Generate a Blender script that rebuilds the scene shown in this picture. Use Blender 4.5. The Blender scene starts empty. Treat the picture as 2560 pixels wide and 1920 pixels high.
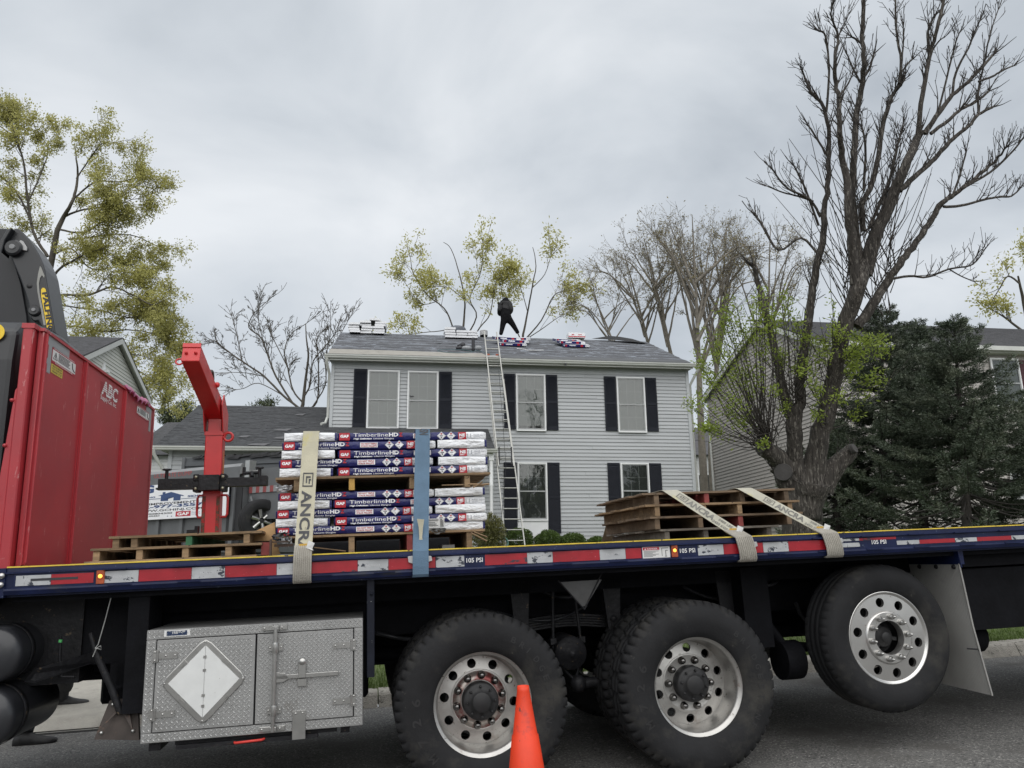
import bpy, bmesh, math, random
import numpy as np
from mathutils import Matrix, Vector, noise

scene = bpy.context.scene
COL = scene.collection
PI = math.pi
rnd = random.Random(7)

# ------------------------------------------------------------------ camera, sky, sun
CAMPOS = Vector((0, 0, 1.35))
FPX = 1880.0
cR = Vector((0.99992979, 0.00271559, -0.01153462))
cU = Vector((0.01184997, -0.22914851, 0.97331934))
cF = Vector((0.0, 0.97338768, 0.2291646))
cam = bpy.data.cameras.new('camera')
cam_ob = bpy.data.objects.new('camera', cam)
COL.objects.link(cam_ob)
cam.sensor_width = 36.0
cam.lens = 36.0 * FPX / 2560.0
cam.clip_end = 2000
cam.clip_start = 0.05
cam_ob.matrix_world = Matrix(((cR.x, cU.x, -cF.x, CAMPOS.x), (cR.y, cU.y, -cF.y, CAMPOS.y),
                              (cR.z, cU.z, -cF.z, CAMPOS.z), (0, 0, 0, 1)))
scene.camera = cam_ob

SUN_EL, SUN_AZ = math.radians(52), math.radians(176)
world = bpy.data.worlds.new('World')
scene.world = world
world.use_nodes = True
nt = world.node_tree
nt.nodes.clear()
n_out = nt.nodes.new('ShaderNodeOutputWorld')
n_bg = nt.nodes.new('ShaderNodeBackground')
n_bg.inputs['Strength'].default_value = 0.1
n_sky = nt.nodes.new('ShaderNodeTexSky')
n_sky.sky_type = 'NISHITA'
n_sky.sun_disc = False
n_sky.sun_elevation = SUN_EL
n_sky.sun_rotation = SUN_AZ
n_tc = nt.nodes.new('ShaderNodeTexCoord')
n_map = nt.nodes.new('ShaderNodeMapping')
n_map.inputs['Scale'].default_value = (1.0, 1.0, 1.7)
n_map.inputs['Location'].default_value = (0.35, 0.2, 0.1)
n_no = nt.nodes.new('ShaderNodeTexNoise')
n_no.inputs['Scale'].default_value = 2.1
n_no.inputs['Detail'].default_value = 6
n_no.inputs['Roughness'].default_value = 0.5
n_no.inputs['Distortion'].default_value = 0.35
n_cr = nt.nodes.new('ShaderNodeValToRGB')
e = n_cr.color_ramp.elements
e[0].position = 0.33; e[0].color = (0.43, 0.468, 0.51, 1)
e[1].position = 0.66; e[1].color = (0.76, 0.785, 0.81, 1)
e2 = n_cr.color_ramp.elements.new(0.48); e2.color = (0.585, 0.622, 0.66, 1)
n_mul = nt.nodes.new('ShaderNodeVectorMath'); n_mul.operation = 'SCALE'
n_mul.inputs['Scale'].default_value = 6.6
n_mix = nt.nodes.new('ShaderNodeMix'); n_mix.data_type = 'RGBA'
n_mix.inputs[0].default_value = 0.94
L = nt.links.new
L(n_tc.outputs['Generated'], n_map.inputs['Vector'])
L(n_map.outputs['Vector'], n_no.inputs['Vector'])
L(n_no.outputs['Fac'], n_cr.inputs['Fac'])
L(n_cr.outputs['Color'], n_mul.inputs[0])
L(n_sky.outputs['Color'], n_mix.inputs[6])
L(n_mul.outputs['Vector'], n_mix.inputs[7])
L(n_mix.outputs[2], n_bg.inputs['Color'])
L(n_bg.outputs['Background'], n_out.inputs['Surface'])

sun = bpy.data.lights.new('sun', 'SUN')
sun.energy = 1.5
sun.angle = math.radians(95)
sun.color = (1.0, 0.97, 0.93)
sun_ob = bpy.data.objects.new('sun', sun)
COL.objects.link(sun_ob)
sd = Vector((math.sin(SUN_AZ) * math.cos(SUN_EL), math.cos(SUN_AZ) * math.cos(SUN_EL), math.sin(SUN_EL)))
sun_ob.rotation_euler = sd.to_track_quat('Z', 'Y').to_euler()
sun_ob.location = sd * 60

scene.view_settings.view_transform = 'Standard'
scene.view_settings.look = 'None'
scene.view_settings.gamma = 1
scene.view_settings.use_curve_mapping = False
scene.view_settings.exposure = 0.78

# ------------------------------------------------------------------ frames
def frame(o, x, y, z):
    return Matrix(((x[0], y[0], z[0], o[0]), (x[1], y[1], z[1], o[1]), (x[2], y[2], z[2], o[2]), (0, 0, 0, 1)))
FT = frame((-0.175956, 4.743403, 0.023403), (0.981213, 0.190193, 0.032362), (-0.190293, 0.981727, 0.0), (-0.03177, -0.006158, 0.999476))
HY = 0.1444
FH = frame((-0.0059, 22.9892, 0.0), (math.cos(HY), math.sin(HY), 0), (-math.sin(HY), math.cos(HY), 0), (0, 0, 1))
FW = Matrix.Identity(4)
FTi, FHi = FT.inverted(), FH.inverted()

def ray(px, py):
    return cF + cR * ((px - 1280) / FPX) - cU * ((py - 960) / FPX)
def at(px, py, D):                     # a point of the place seen at a photo pixel, D metres deep
    return CAMPOS + ray(px, py) * D
def plane(Fi, px, py, ax, val):
    o = Fi @ CAMPOS; v = Fi.to_3x3() @ ray(px, py)
    return o + v * ((val - o[ax]) / v[ax])
def Tp(px, py, y): return plane(FTi, px, py, 1, y)
def Hp(px, py, y): return plane(FHi, px, py, 1, y)

def sstep(t):
    t = max(0.0, min(1.0, t)); return t * t * (3 - 2 * t)
def ground_ab(a, b):                   # height over the tilted street plane
    if b < 3.3: return 0.0
    return 0.13 + 1.32 * sstep((b - 4.0) / 10.5)
def ground(x, y):
    q = FTi @ Vector((x, y, 0.0))
    a, b = q.x, q.y
    ac = 25 * math.tanh(a / 25)
    z = 0.0234 + 0.03236 * ac
    return z + ground_ab(a, b)

# ------------------------------------------------------------------ materials
MATS = {}
def M(name, col, r=0.6, m=0.0, var=0.12, sc=6.0, bump=0.0, bs=60.0, wear=None, spec=0.5, stretch=None, emit=None, trans=0.0, coat=0.0, rv=0.0, det=4.0):
    if name in MATS: return MATS[name]
    ma = bpy.data.materials.new(name); ma.use_nodes = True
    t = ma.node_tree; p = t.nodes['Principled BSDF']; lk = t.links.new
    p.inputs['Roughness'].default_value = r
    p.inputs['Metallic'].default_value = m
    p.inputs['Specular IOR Level'].default_value = spec
    if coat: p.inputs['Coat Weight'].default_value = coat; p.inputs['Coat Roughness'].default_value = 0.15
    tc = t.nodes.new('ShaderNodeTexCoord')
    vec = tc.outputs['Object']
    if stretch:
        mp = t.nodes.new('ShaderNodeMapping'); mp.inputs['Scale'].default_value = stretch
        lk(vec, mp.inputs['Vector']); vec = mp.outputs['Vector']
    oi = t.nodes.new('ShaderNodeObjectInfo')
    nz = t.nodes.new('ShaderNodeTexNoise'); nz.noise_dimensions = '4D'
    nz.inputs['Scale'].default_value = sc; nz.inputs['Detail'].default_value = det
    nz.inputs['Roughness'].default_value = 0.6
    mw = t.nodes.new('ShaderNodeMath'); mw.operation = 'MULTIPLY'; mw.inputs[1].default_value = 20
    lk(oi.outputs['Random'], mw.inputs[0]); lk(mw.outputs[0], nz.inputs['W'])
    lk(vec, nz.inputs['Vector'])
    mr = t.nodes.new('ShaderNodeMapRange')
    mr.inputs['From Min'].default_value = 0.3; mr.inputs['From Max'].default_value = 0.7
    mr.inputs['To Min'].default_value = 1 - var; mr.inputs['To Max'].default_value = 1 + var
    lk(nz.outputs['Fac'], mr.inputs['Value'])
    val = mr.outputs[0]
    if rv:
        mr2 = t.nodes.new('ShaderNodeMapRange')
        mr2.inputs['To Min'].default_value = 1 - rv; mr2.inputs['To Max'].default_value = 1 + rv
        lk(oi.outputs['Random'], mr2.inputs['Value'])
        mm = t.nodes.new('ShaderNodeMath'); mm.operation = 'MULTIPLY'
        lk(val, mm.inputs[0]); lk(mr2.outputs[0], mm.inputs[1]); val = mm.outputs[0]
    sv = t.nodes.new('ShaderNodeVectorMath'); sv.operation = 'SCALE'
    sv.inputs[0].default_value = col[:3]
    lk(val, sv.inputs['Scale'])
    out = sv.outputs['Vector']
    for w in (wear or []):
        wc, wsc, th, soft = w[:4]
        n2 = t.nodes.new('ShaderNodeTexNoise'); n2.inputs['Scale'].default_value = wsc; n2.inputs['Detail'].default_value = 6
        n2.inputs['Roughness'].default_value = 0.65
        v2 = tc.outputs['Object']
        if len(w) > 4:
            mp = t.nodes.new('ShaderNodeMapping'); mp.inputs['Scale'].default_value = w[4]
            lk(v2, mp.inputs['Vector']); v2 = mp.outputs['Vector']
        lk(v2, n2.inputs['Vector'])
        mr3 = t.nodes.new('ShaderNodeMapRange')
        mr3.inputs['From Min'].default_value = th; mr3.inputs['From Max'].default_value = th + soft
        lk(n2.outputs['Fac'], mr3.inputs['Value'])
        mx = t.nodes.new('ShaderNodeMix'); mx.data_type = 'RGBA'
        lk(mr3.outputs[0], mx.inputs[0]); lk(out, mx.inputs[6]); mx.inputs[7].default_value = (*wc, 1)
        out = mx.outputs[2]
    lk(out, p.inputs['Base Color'])
    if bump:
        n3 = t.nodes.new('ShaderNodeTexNoise'); n3.inputs['Scale'].default_value = bs; n3.inputs['Detail'].default_value = 3
        lk(vec, n3.inputs['Vector'])
        b = t.nodes.new('ShaderNodeBump'); b.inputs['Strength'].default_value = bump; b.inputs['Distance'].default_value = 0.02
        lk(n3.outputs['Fac'], b.inputs['Height']); lk(b.outputs['Normal'], p.inputs['Normal'])
    if emit:
        p.inputs['Emission Color'].default_value = (*emit[0], 1); p.inputs['Emission Strength'].default_value = emit[1]
    if trans:
        tr = t.nodes.new('ShaderNodeBsdfTranslucent'); lk(out, tr.inputs['Color'])
        ms = t.nodes.new('ShaderNodeMixShader'); ms.inputs[0].default_value = trans
        o = t.nodes['Material Output']
        lk(p.outputs[0], ms.inputs[1]); lk(tr.outputs[0], ms.inputs[2]); lk(ms.outputs[0], o.inputs['Surface'])
    MATS[name] = ma
    return ma

def glass_mat(name, refl=0.3, tint=(0.80, 0.815, 0.805)):
    if name in MATS: return MATS[name]
    ma = bpy.data.materials.new(name); ma.use_nodes = True
    t = ma.node_tree; t.nodes.clear(); lk = t.links.new
    o = t.nodes.new('ShaderNodeOutputMaterial'); g = t.nodes.new('ShaderNodeBsdfGlossy'); tr = t.nodes.new('ShaderNodeBsdfTransparent')
    mx = t.nodes.new('ShaderNodeMixShader'); g.inputs['Roughness'].default_value = 0.03
    nz = t.nodes.new('ShaderNodeTexNoise'); nz.inputs['Scale'].default_value = 1.3
    b = t.nodes.new('ShaderNodeBump'); b.inputs['Strength'].default_value = 0.10; b.inputs['Distance'].default_value = 0.1
    tc = t.nodes.new('ShaderNodeTexCoord'); lk(tc.outputs['Object'], nz.inputs['Vector'])
    lk(nz.outputs['Fac'], b.inputs['Height']); lk(b.outputs['Normal'], g.inputs['Normal'])
    tr.inputs['Color'].default_value = (*tint, 1)
    mx.inputs[0].default_value = refl
    lk(tr.outputs[0], mx.inputs[1]); lk(g.outputs[0], mx.inputs[2]); lk(mx.outputs[0], o.inputs['Surface'])
    MATS[name] = ma
    return ma

# ------------------------------------------------------------------ mesh builder and object helpers
_tc = {}
def textgeo(s, bold=0.0):
    k = (s, bold)
    if k not in _tc:
        cu = bpy.data.curves.new('lettering', 'FONT'); cu.body = s; cu.size = 1; cu.offset = bold
        cu.resolution_u = 3
        ob = bpy.data.objects.new('lettering', cu); COL.objects.link(ob)
        dg = bpy.context.evaluated_depsgraph_get()
        me = bpy.data.meshes.new_from_object(ob.evaluated_get(dg))
        vs = np.array([v.co[:] for v in me.vertices]); fs = [tuple(p.vertices) for p in me.polygons]
        bpy.data.meshes.remove(me); bpy.data.objects.remove(ob); bpy.data.curves.remove(cu)
        _tc[k] = (vs, fs)
    return _tc[k]

class MB:
    def __init__(s): s.v = []; s.f = []; s.m = []; s.sm = []
    def add(s, vs, fs, m=0, smooth=False):
        k = len(s.v); s.v.extend([tuple(v) for v in vs])
        for f in fs: s.f.append(tuple(i + k for i in f)); s.m.append(m); s.sm.append(smooth)
        return s
    def box(s, x0, x1, y0, y1, z0, z1, m=0, R=None, c=0.0):
        if c > 0:      # chamfered long box
            vs = []
            for x, i in ((x0, c), (x0 + c, 0), (x1 - c, 0), (x1, c)):
                for (y, z) in ((y0 + i, z0 + i), (y1 - i, z0 + i), (y1 - i, z1 - i), (y0 + i, z1 - i)):
                    vs.append((x, y, z))
            fs = [(3, 2, 1, 0), (12, 13, 14, 15)]
            for k in range(3):
                for j in range(4):
                    a = k * 4 + j; b = k * 4 + (j + 1) % 4
                    fs.append((a, b, b + 4, a + 4))
        else:
            vs = [(x, y, z) for z in (z0, z1) for y in (y0, y1) for x in (x0, x1)]
            fs = [(0, 2, 3, 1), (4, 5, 7, 6), (0, 1, 5, 4), (2, 6, 7, 3), (0, 4, 6, 2), (1, 3, 7, 5)]
        if R: vs = [R @ Vector(v) for v in vs]
        return s.add(vs, fs, m)
    def quad(s, a, b, c, d, m=0): return s.add([a, b, c, d], [(0, 1, 2, 3)], m)
    def prism(s, poly, d, m=0):        # poly: 3D points; d: extrusion vector
        n = len(poly); d = Vector(d)
        vs = [tuple(p) for p in poly] + [tuple(Vector(p) + d) for p in poly]
        fs = [tuple(range(n))[::-1], tuple(range(n, 2 * n))] + [(i, (i + 1) % n, n + (i + 1) % n, n + i) for i in range(n)]
        return s.add(vs, fs, m)
    def tube(s, pts, rad, n=6, m=0, caps=True, smooth=True, ridge=0.0):
        pts = [Vector(p) for p in pts]; k = len(pts)
        if not hasattr(rad, '__len__'): rad = [rad] * k
        vs = []; up = Vector((0.13, 0.27, 0.95)); t0 = (pts[1] - pts[0]).normalized()
        u = t0.cross(up);
        if u.length < 0.1: u = t0.cross(Vector((1, 0, 0)))
        u.normalize()
        for i in range(k):
            t = (pts[min(i + 1, k - 1)] - pts[max(i - 1, 0)]).normalized()
            u = (u - t * u.dot(t)).normalized(); w = t.cross(u)
            for j in range(n):
                a = 2 * PI * j / n; q = rad[i]
                if ridge: q *= 1 + ridge * (noise.noise((math.cos(a) * 9, math.sin(a) * 9, i * .5)) * 1.3 + .5 * noise.noise((math.cos(a) * 2, math.sin(a) * 2, i * .8 + 5)))
                vs.append(pts[i] + (u * math.cos(a) + w * math.sin(a)) * q)
        fs = [(i * n + j, i * n + (j + 1) % n, (i + 1) * n + (j + 1) % n, (i + 1) * n + j) for i in range(k - 1) for j in range(n)]
        s.add(vs, fs, m, smooth)
        if caps:
            s.add(vs[:n], [tuple(range(n))[::-1]], m); s.add(vs[-n:], [tuple(range(n))], m)
        return s
    def cyl(s, p, q, r, n=16, m=0): return s.tube([p, q], r, n, m)
    def lathe(s, prof, o, ax, n=32, m=0, smooth=True, close=False):   # prof: (r, h) ; ax: axis vector
        ax = Vector(ax).normalized(); u = ax.orthogonal().normalized(); w = ax.cross(u); o = Vector(o)
        vs = []; k = len(prof)
        for (r, h) in prof:
            for j in range(n):
                a = 2 * PI * j / n
                vs.append(o + ax * h + (u * math.cos(a) + w * math.sin(a)) * r)
        fs = [(i * n + j, i * n + (j + 1) % n, (i + 1) * n + (j + 1) % n, (i + 1) * n + j) for i in range(k - 1) for j in range(n)]
        if close: fs += [((k - 1) * n + j, (k - 1) * n + (j + 1) % n, (j + 1) % n, j) for j in range(n)]
        return s.add(vs, fs, m, smooth)
    def text(s, txt, o, ax, ay, h, w=None, m=0, bold=0.0, align='L', mid=False):
        vs, fs = textgeo(txt, bold)
        if not len(vs): return s
        cap = 0.73
        x0, x1 = vs[:, 0].min(), vs[:, 0].max()
        sy = h / cap; sx = (w / (x1 - x0)) if w else sy
        o = Vector(o); ax = Vector(ax).normalized(); ay = Vector(ay).normalized()
        off = -x0 if align == 'L' else -(x0 + x1) / 2
        P = [o + ax * ((v[0] + off) * sx) + ay * (v[1] * sy) for v in vs]
        return s.add(P, fs, m)
    def ball(s, c, r, n=8, m=0, sc=(1, 1, 1)):
        c = Vector(c); vs = []; k = max(4, n // 2 + 1)
        for i in range(k):
            ph = PI * i / (k - 1)
            for j in range(n):
                a = 2 * PI * j / n
                vs.append(c + Vector((math.sin(ph) * math.cos(a) * sc[0], math.sin(ph) * math.sin(a) * sc[1], math.cos(ph) * sc[2])) * r)
        fs = [(i * n + j, i * n + (j + 1) % n, (i + 1) * n + (j + 1) % n, (i + 1) * n + j) for i in range(k - 1) for j in range(n)]
        return s.add(vs, fs, m, True)

def mesh_from(mb, name, mats, off=(0, 0, 0)):
    me = bpy.data.meshes.new(name)
    o = Vector(off)
    me.from_pydata([tuple(Vector(v) - o) for v in mb.v], [], mb.f)
    for m in mats: me.materials.append(m)
    if len(mats) > 1: me.polygons.foreach_set('material_index', mb.m)
    me.polygons.foreach_set('use_smooth', mb.sm)
    me.update()
    return me
def aslist(m): return list(m) if isinstance(m, (list, tuple)) else [m]

ORG = {}
def thing(name, label, cat, F=FW, o=(0, 0, 0), group=None, R=None):
    ob = bpy.data.objects.new(name, None); COL.objects.link(ob)
    ob.empty_display_size = 0.1
    mw = F @ Matrix.Translation(o)
    if R: mw = mw @ R
    ob.matrix_world = mw
    ob['label'] = label; ob['category'] = cat
    if group: ob['group'] = group
    ORG[ob.name] = Vector(o) if not R else Vector((0, 0, 0))
    return ob
def part(name, mb, mats, parent, bevel=0.0, kind=None, label=None, seg=1):
    o = ORG.get(parent.name, Vector((0, 0, 0)))
    ob = bpy.data.objects.new(name, mesh_from(mb, name, aslist(mats), o)); COL.objects.link(ob)
    ob.parent = parent
    ORG[ob.name] = o
    if bevel:
        b = ob.modifiers.new('bevel', 'BEVEL'); b.width = bevel; b.segments = seg; b.limit_method = 'ANGLE'
    if kind: ob['kind'] = kind
    if label: ob['label'] = label
    return ob
def inst(me, name, parent, loc=(0, 0, 0), rot=(0, 0, 0), rel=True, label=None):   # shared mesh piece; loc in frame coordinates
    ob = bpy.data.objects.new(name, me); COL.objects.link(ob)
    ob.parent = parent
    ob.location = Vector(loc) - (ORG.get(parent.name, Vector((0, 0, 0))) if rel else Vector((0, 0, 0)))
    ob.rotation_euler = rot
    if label: ob['label'] = label
    return ob
def single(name, mb, mats, label, cat, F=FW, o=(0, 0, 0), group=None, bevel=0.0, kind=None):
    ob = bpy.data.objects.new(name, mesh_from(mb, name, aslist(mats), o)); COL.objects.link(ob)
    ob.matrix_world = F @ Matrix.Translation(o)
    if kind: ob['kind'] = kind
    if label: ob['label'] = label
    if cat: ob['category'] = cat
    if group: ob['group'] = group
    if bevel:
        b = ob.modifiers.new('bevel', 'BEVEL'); b.width = bevel; b.segments = 1; b.limit_method = 'ANGLE'
    return ob
def copy_tree(ob, parent=None):
    c = ob.copy(); COL.objects.link(c)
    if parent: c.parent = parent
    ORG[c.name] = ORG.get(ob.name, Vector((0, 0, 0)))
    for ch in list(ob.children): copy_tree(ch, c)
    return c
def np_mesh(name, V, Fq, mats, smooth=False):
    me = bpy.data.meshes.new(name)
    V = np.asarray(V, dtype=np.float32); Fq = np.asarray(Fq, dtype=np.int32)
    me.vertices.add(len(V)); me.vertices.foreach_set('co', V.ravel())
    n, k = Fq.shape
    me.loops.add(n * k); me.polygons.add(n)
    me.polygons.foreach_set('loop_start', np.arange(0, n * k, k, dtype=np.int32))
    me.loops.foreach_set('vertex_index', Fq.ravel())
    if smooth: me.polygons.foreach_set('use_smooth', np.ones(n, dtype=bool))
    for m in aslist(mats): me.materials.append(m)
    me.update(calc_edges=True); me.validate()
    return me
def meshobj(name, me, parent=None, mw=None, kind=None):
    ob = bpy.data.objects.new(name, me); COL.objects.link(ob)
    if parent: ob.parent = parent
    if mw is not None: ob.matrix_world = mw
    if kind: ob['kind'] = kind
    return ob
# ------------------------------------------------------------------ ground, road, curb, lawn
m_asph = M('asphalt', (0.135, 0.132, 0.126), r=0.85, var=0.2, sc=2.2, bump=0.5, bs=110,
           wear=[((0.36, 0.35, 0.33), 60, 0.565, 0.04), ((0.04, 0.04, 0.04), 48, 0.55, 0.06), ((.09, .085, .078), .9, .52, .12)])
m_conc = M('concrete', (0.33, 0.31, 0.275), r=0.9, var=0.18, sc=9, bump=0.6, bs=70,
           wear=[((0.10, 0.095, 0.08), 18, 0.56, 0.1), ((0.45, 0.43, 0.38), 45, 0.62, 0.05)])
m_lawn = M('lawn_soil', (0.075, 0.1, 0.03), r=0.95, var=0.35, sc=3, bump=0.5, bs=40)
def gpos(a, b, dz=0.0):
    p = FT @ Vector((a, b, 0)); return Vector((p.x, p.y, ground(p.x, p.y) + dz))
def sheet(name, As, Bs, mat, dz=0.0, zf=None):
    V = []
    for b in Bs:
        for a in As:
            p = FT @ Vector((a, b, 0))
            V.append((p.x, p.y, ground(p.x, p.y) + dz + (zf(a, b) if zf else 0)))
    n = len(As)
    Fq = [(j * n + i, j * n + i + 1, (j + 1) * n + i + 1, (j + 1) * n + i) for j in range(len(Bs) - 1) for i in range(n - 1)]
    ob = meshobj(name, np_mesh(name, V, Fq, mat, True)); ob['kind'] = 'structure'
    return ob
As = [-400, -200, -100, -50, -30] + sorted([x * 1.0 for x in range(-24, 31)] + [-2.95]) + [40, 60, 120, 250, 400]
sheet('road', As, [-60, -30, -12, -6, -3, 0, 1, 2, 3.14], m_asph)
sheet('lawn', As, [3.3, 3.6, 4] + [4.5 + .75 * i for i in range(16)] + [18, 22, 30, 45, 80, 150, 300, 600], m_lawn, -0.006, lambda a, b: -.22 if -10.1 < a < -2.9 and b < 15 else 0.0)
m_apron = M('driveway_concrete', (0.36, 0.34, 0.3), r=0.9, var=0.15, sc=6, bump=0.5, bs=80, wear=[((0.2, 0.19, 0.17), 5, 0.58, 0.15), ((0.5, 0.48, 0.42), 70, 0.63, 0.05)])
sheet('driveway', [-10.5, -10.1, -9.6] + [-9.2 + .5 * i for i in range(12)] + [-3.2, -2.97], [3.12, 3.3, 3.5, 3.75, 4] + [4.5 + .75 * i for i in range(14)], m_apron, 0.004,
      lambda a, b: (0.02 - (0.0 if b < 3.3 else 0.11 * (1 - sstep((b - 3.3) / 1.2)))) if True else 0)
m_crack = M('road_seam', (0.03, 0.028, 0.026), r=0.95)
mb = MB()
xs = [-9 + i * 0.12 for i in range(52)]
for i in range(len(xs) - 1):
    w0 = 0.03 + 0.035 * noise.noise((xs[i] * 3, 1, 0)); w1 = 0.03 + 0.035 * noise.noise((xs[i + 1] * 3, 1, 0))
    p = [(xs[i], 3.11 - abs(w0), 0.005), (xs[i + 1], 3.11 - abs(w1), 0.005), (xs[i + 1], 3.14, 0.005), (xs[i], 3.14, 0.005)]
    mb.add([(a, b, z) for a, b, z in p], [(0, 1, 2, 3)])
o = single('road_seam', mb, m_crack, None, None, FT, kind='structure')
# curb: cast sections with open joints
cb = thing('curb', 'x', 'x', FT); del cb['label']; del cb['category']; cb['kind'] = 'structure'
mb = MB()
prof = [(3.10, -0.05), (3.10, 0.0), (3.145, 0.105), (3.165, 0.125), (3.2, 0.134), (3.40, 0.135), (3.40, -0.05)]
nseg = 10
for i in range(nseg):
    x0, x1 = i * 2.39 / nseg, (i + 1) * 2.39 / nseg
    j = [0.006 * noise.noise((x0 * 4, k, 3)) for k in range(7)]; j2 = [0.006 * noise.noise((x1 * 4, k, 3)) for k in range(7)]
    vs = [(x0, p[0] + d, p[1] + d) for p, d in zip(prof, j)] + [(x1, p[0] + d, p[1] + d) for p, d in zip(prof, j2)]
    fs = [(k, k + 1, k + 8, k + 7) for k in range(6)]
    if i == 0: fs.append(tuple(range(7))[::-1])
    if i == nseg - 1: fs.append(tuple(range(7, 14)))
    mb.add(vs, fs)
me = mesh_from(mb, 'curb_section', [m_conc])
for i in range(12): inst(me, 'curb_section', cb, (-2.95 + i * 2.4, 0, 0), rel=False)
# grass on the verge
def grass(name, a0, a1, b0, b1, n, h0, h1, mat):
    r = np.random.default_rng(3)
    V = []; Fq = []
    A = r.uniform(a0, a1, n); B = b0 + (b1 - b0) * r.uniform(0, 1, n) ** 1.5
    for i in range(n):
        p = gpos(A[i], B[i], -0.01); h = r.uniform(h0, h1) * (0.7 + 0.6 * noise.noise((A[i] * 1.5, B[i] * 1.5, 0)) ** 2)
        th = r.uniform(0, 2 * PI); lean = r.uniform(0.1, 0.9) * h
        t = Vector((math.cos(th), math.sin(th), 0)); sdir = Vector((-t.y, t.x, 0)) * 0.0045
        k = len(V)
        mid = p + t * lean * 0.3 + Vector((0, 0, h * 0.65)); tip = p + t * lean + Vector((0, 0, h))
        V += [p - sdir, p + sdir, mid + sdir * 0.8, mid - sdir * 0.8, tip]
        Fq.append((k, k + 1, k + 2, k + 3)); Fq.append((k + 3, k + 2, k + 4, k + 4))
    mb = MB(); mb.add(V, [f if f[2] != f[3] else f[:3] for f in Fq])
    return single(name, mb, mat, None, None, kind='stuff')
m_grass = M('grass_blades', (0.10, 0.15, 0.035), r=0.6, var=0.45, sc=2.5, trans=0.3)
g_ = grass('grass', -2.9, 10.5, 3.36, 7.2, 30000, 0.05, 0.13, m_grass)
g_['label'] = 'short green lawn grass growing behind the concrete curb'

# ------------------------------------------------------------------ truck
m_blue = M('navy_paint', (0.008, 0.0135, 0.050), r=0.42, spec=.25, var=0.3, sc=7, wear=[((0.09, 0.11, 0.16), 55, 0.665, 0.02), ((0.03, 0.032, 0.04), 9, 0.6, 0.12, (0.3, 1, 1))], coat=0.05)
m_black = M('chassis_black', (0.006, 0.0062, 0.008), r=0.7, var=0.4, sc=5, bump=0.2, bs=30, spec=.12)
m_blk2 = M('black_steel', (0.014, 0.014, 0.016), r=0.5, spec=.25, var=0.4, sc=12, wear=[((0.10, 0.075, 0.05), 26, 0.63, 0.04)], bump=0.2, bs=40)
m_yel = M('yellow_edge', (0.68, 0.50, 0.06), r=0.6, var=0.15, sc=15, wear=[((0.05, 0.04, 0.03), 30, 0.625, 0.02, (0.6, 1, 1))])
m_white = M('white_print', (0.78, 0.78, 0.78), r=0.5, var=0.03)
m_tred = M('reflector_red', (0.33, 0.012, 0.022), r=0.35, var=0.15, sc=14, wear=[((0.05, 0.035, 0.05), 14, 0.60, 0.03, (0.5, 1, 1)), ((0.5, 0.25, 0.25), 60, 0.67, 0.02)])
m_tgry = M('reflector_silver', (0.42, 0.43, 0.44), r=0.35, var=0.12, sc=14, wear=[((0.03, 0.035, 0.05), 22, 0.585, 0.02, (0.7, 1, 1))])
m_tgry2 = M('reflector_print', (0.56, 0.57, 0.58), r=0.4, var=0.05)
m_orange = M('marker_orange', (0.36, 0.07, 0.02), r=0.5, var=0.2, sc=30)
m_amb = M('marker_lamp', (0.9, 0.4, 0.05), r=0.2, emit=((1.0, 0.42, 0.06), 1.6))
m_wood_deck = M('deck_board', (0.12, 0.08, 0.05), r=0.8, var=0.3, sc=8)
m_tyre = M('tyre_rubber', (0.015, 0.0152, 0.0165), r=0.8, var=0.25, sc=7, bump=0.1, bs=60, spec=.3, wear=[((0.042, 0.040, 0.036), 3.5, 0.50, 0.18), ((0.06, 0.056, 0.05), 30, .66, .06)])
m_tlet = M('tyre_lettering', (0.027, 0.027, 0.028), r=0.7, spec=.3)
m_alu = M('rim_aluminium', (0.47, 0.46, 0.44), r=0.4, m=0.85, var=0.12, sc=8, wear=[((0.14, 0.12, 0.1), 45, 0.62, 0.06), ((0.25, 0.2, 0.17), 7, 0.6, 0.15)], bump=0.03, bs=80)
m_alu2 = M('rim_polished', (0.60, 0.59, 0.57), r=0.3, m=0.9, var=0.06, sc=6, wear=[((0.28, 0.22, 0.18), 32, 0.66, 0.04)])
m_chrome = M('chrome_nut', (0.17, 0.165, 0.16), r=0.22, m=1.0, var=0.15, sc=20)
m_hub = M('hub_black', (0.016, 0.016, 0.017), r=0.55, var=0.3, sc=20)
m_rust = M('hub_red_dust', (0.40, 0.36, 0.33), r=0.4, m=0.7, var=0.2, sc=18, wear=[((0.24, 0.07, 0.065), 7, 0.45, 0.12)])
m_dplate = M('diamond_plate', (0.33, 0.33, 0.325), r=0.45, m=0.55, var=0.12, sc=5, bump=0.05, bs=120, wear=[((0.2, 0.19, 0.175), 7, 0.6, 0.15)])
m_tread = M('plate_lozenge', (0.55, 0.55, 0.54), r=0.32, m=0.7, var=0.1, sc=30)
m_steel = M('stainless', (0.46, 0.455, 0.44), r=0.28, m=0.9, var=0.12, sc=14)
m_wplate = M('white_placard', (0.66, 0.67, 0.66), r=0.5, var=0.06, sc=9, wear=[((0.3, 0.29, 0.27), 40, 0.68, 0.03)])
m_flap = M('mud_flap', (0.31, 0.305, 0.29), r=0.6, var=0.1, sc=4, wear=[((0.02, 0.02, 0.02), 16, 0.68, 0.02, (1, 1, 0.5)), ((0.1, 0.095, 0.09), 3, 0.58, 0.2)])
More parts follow.
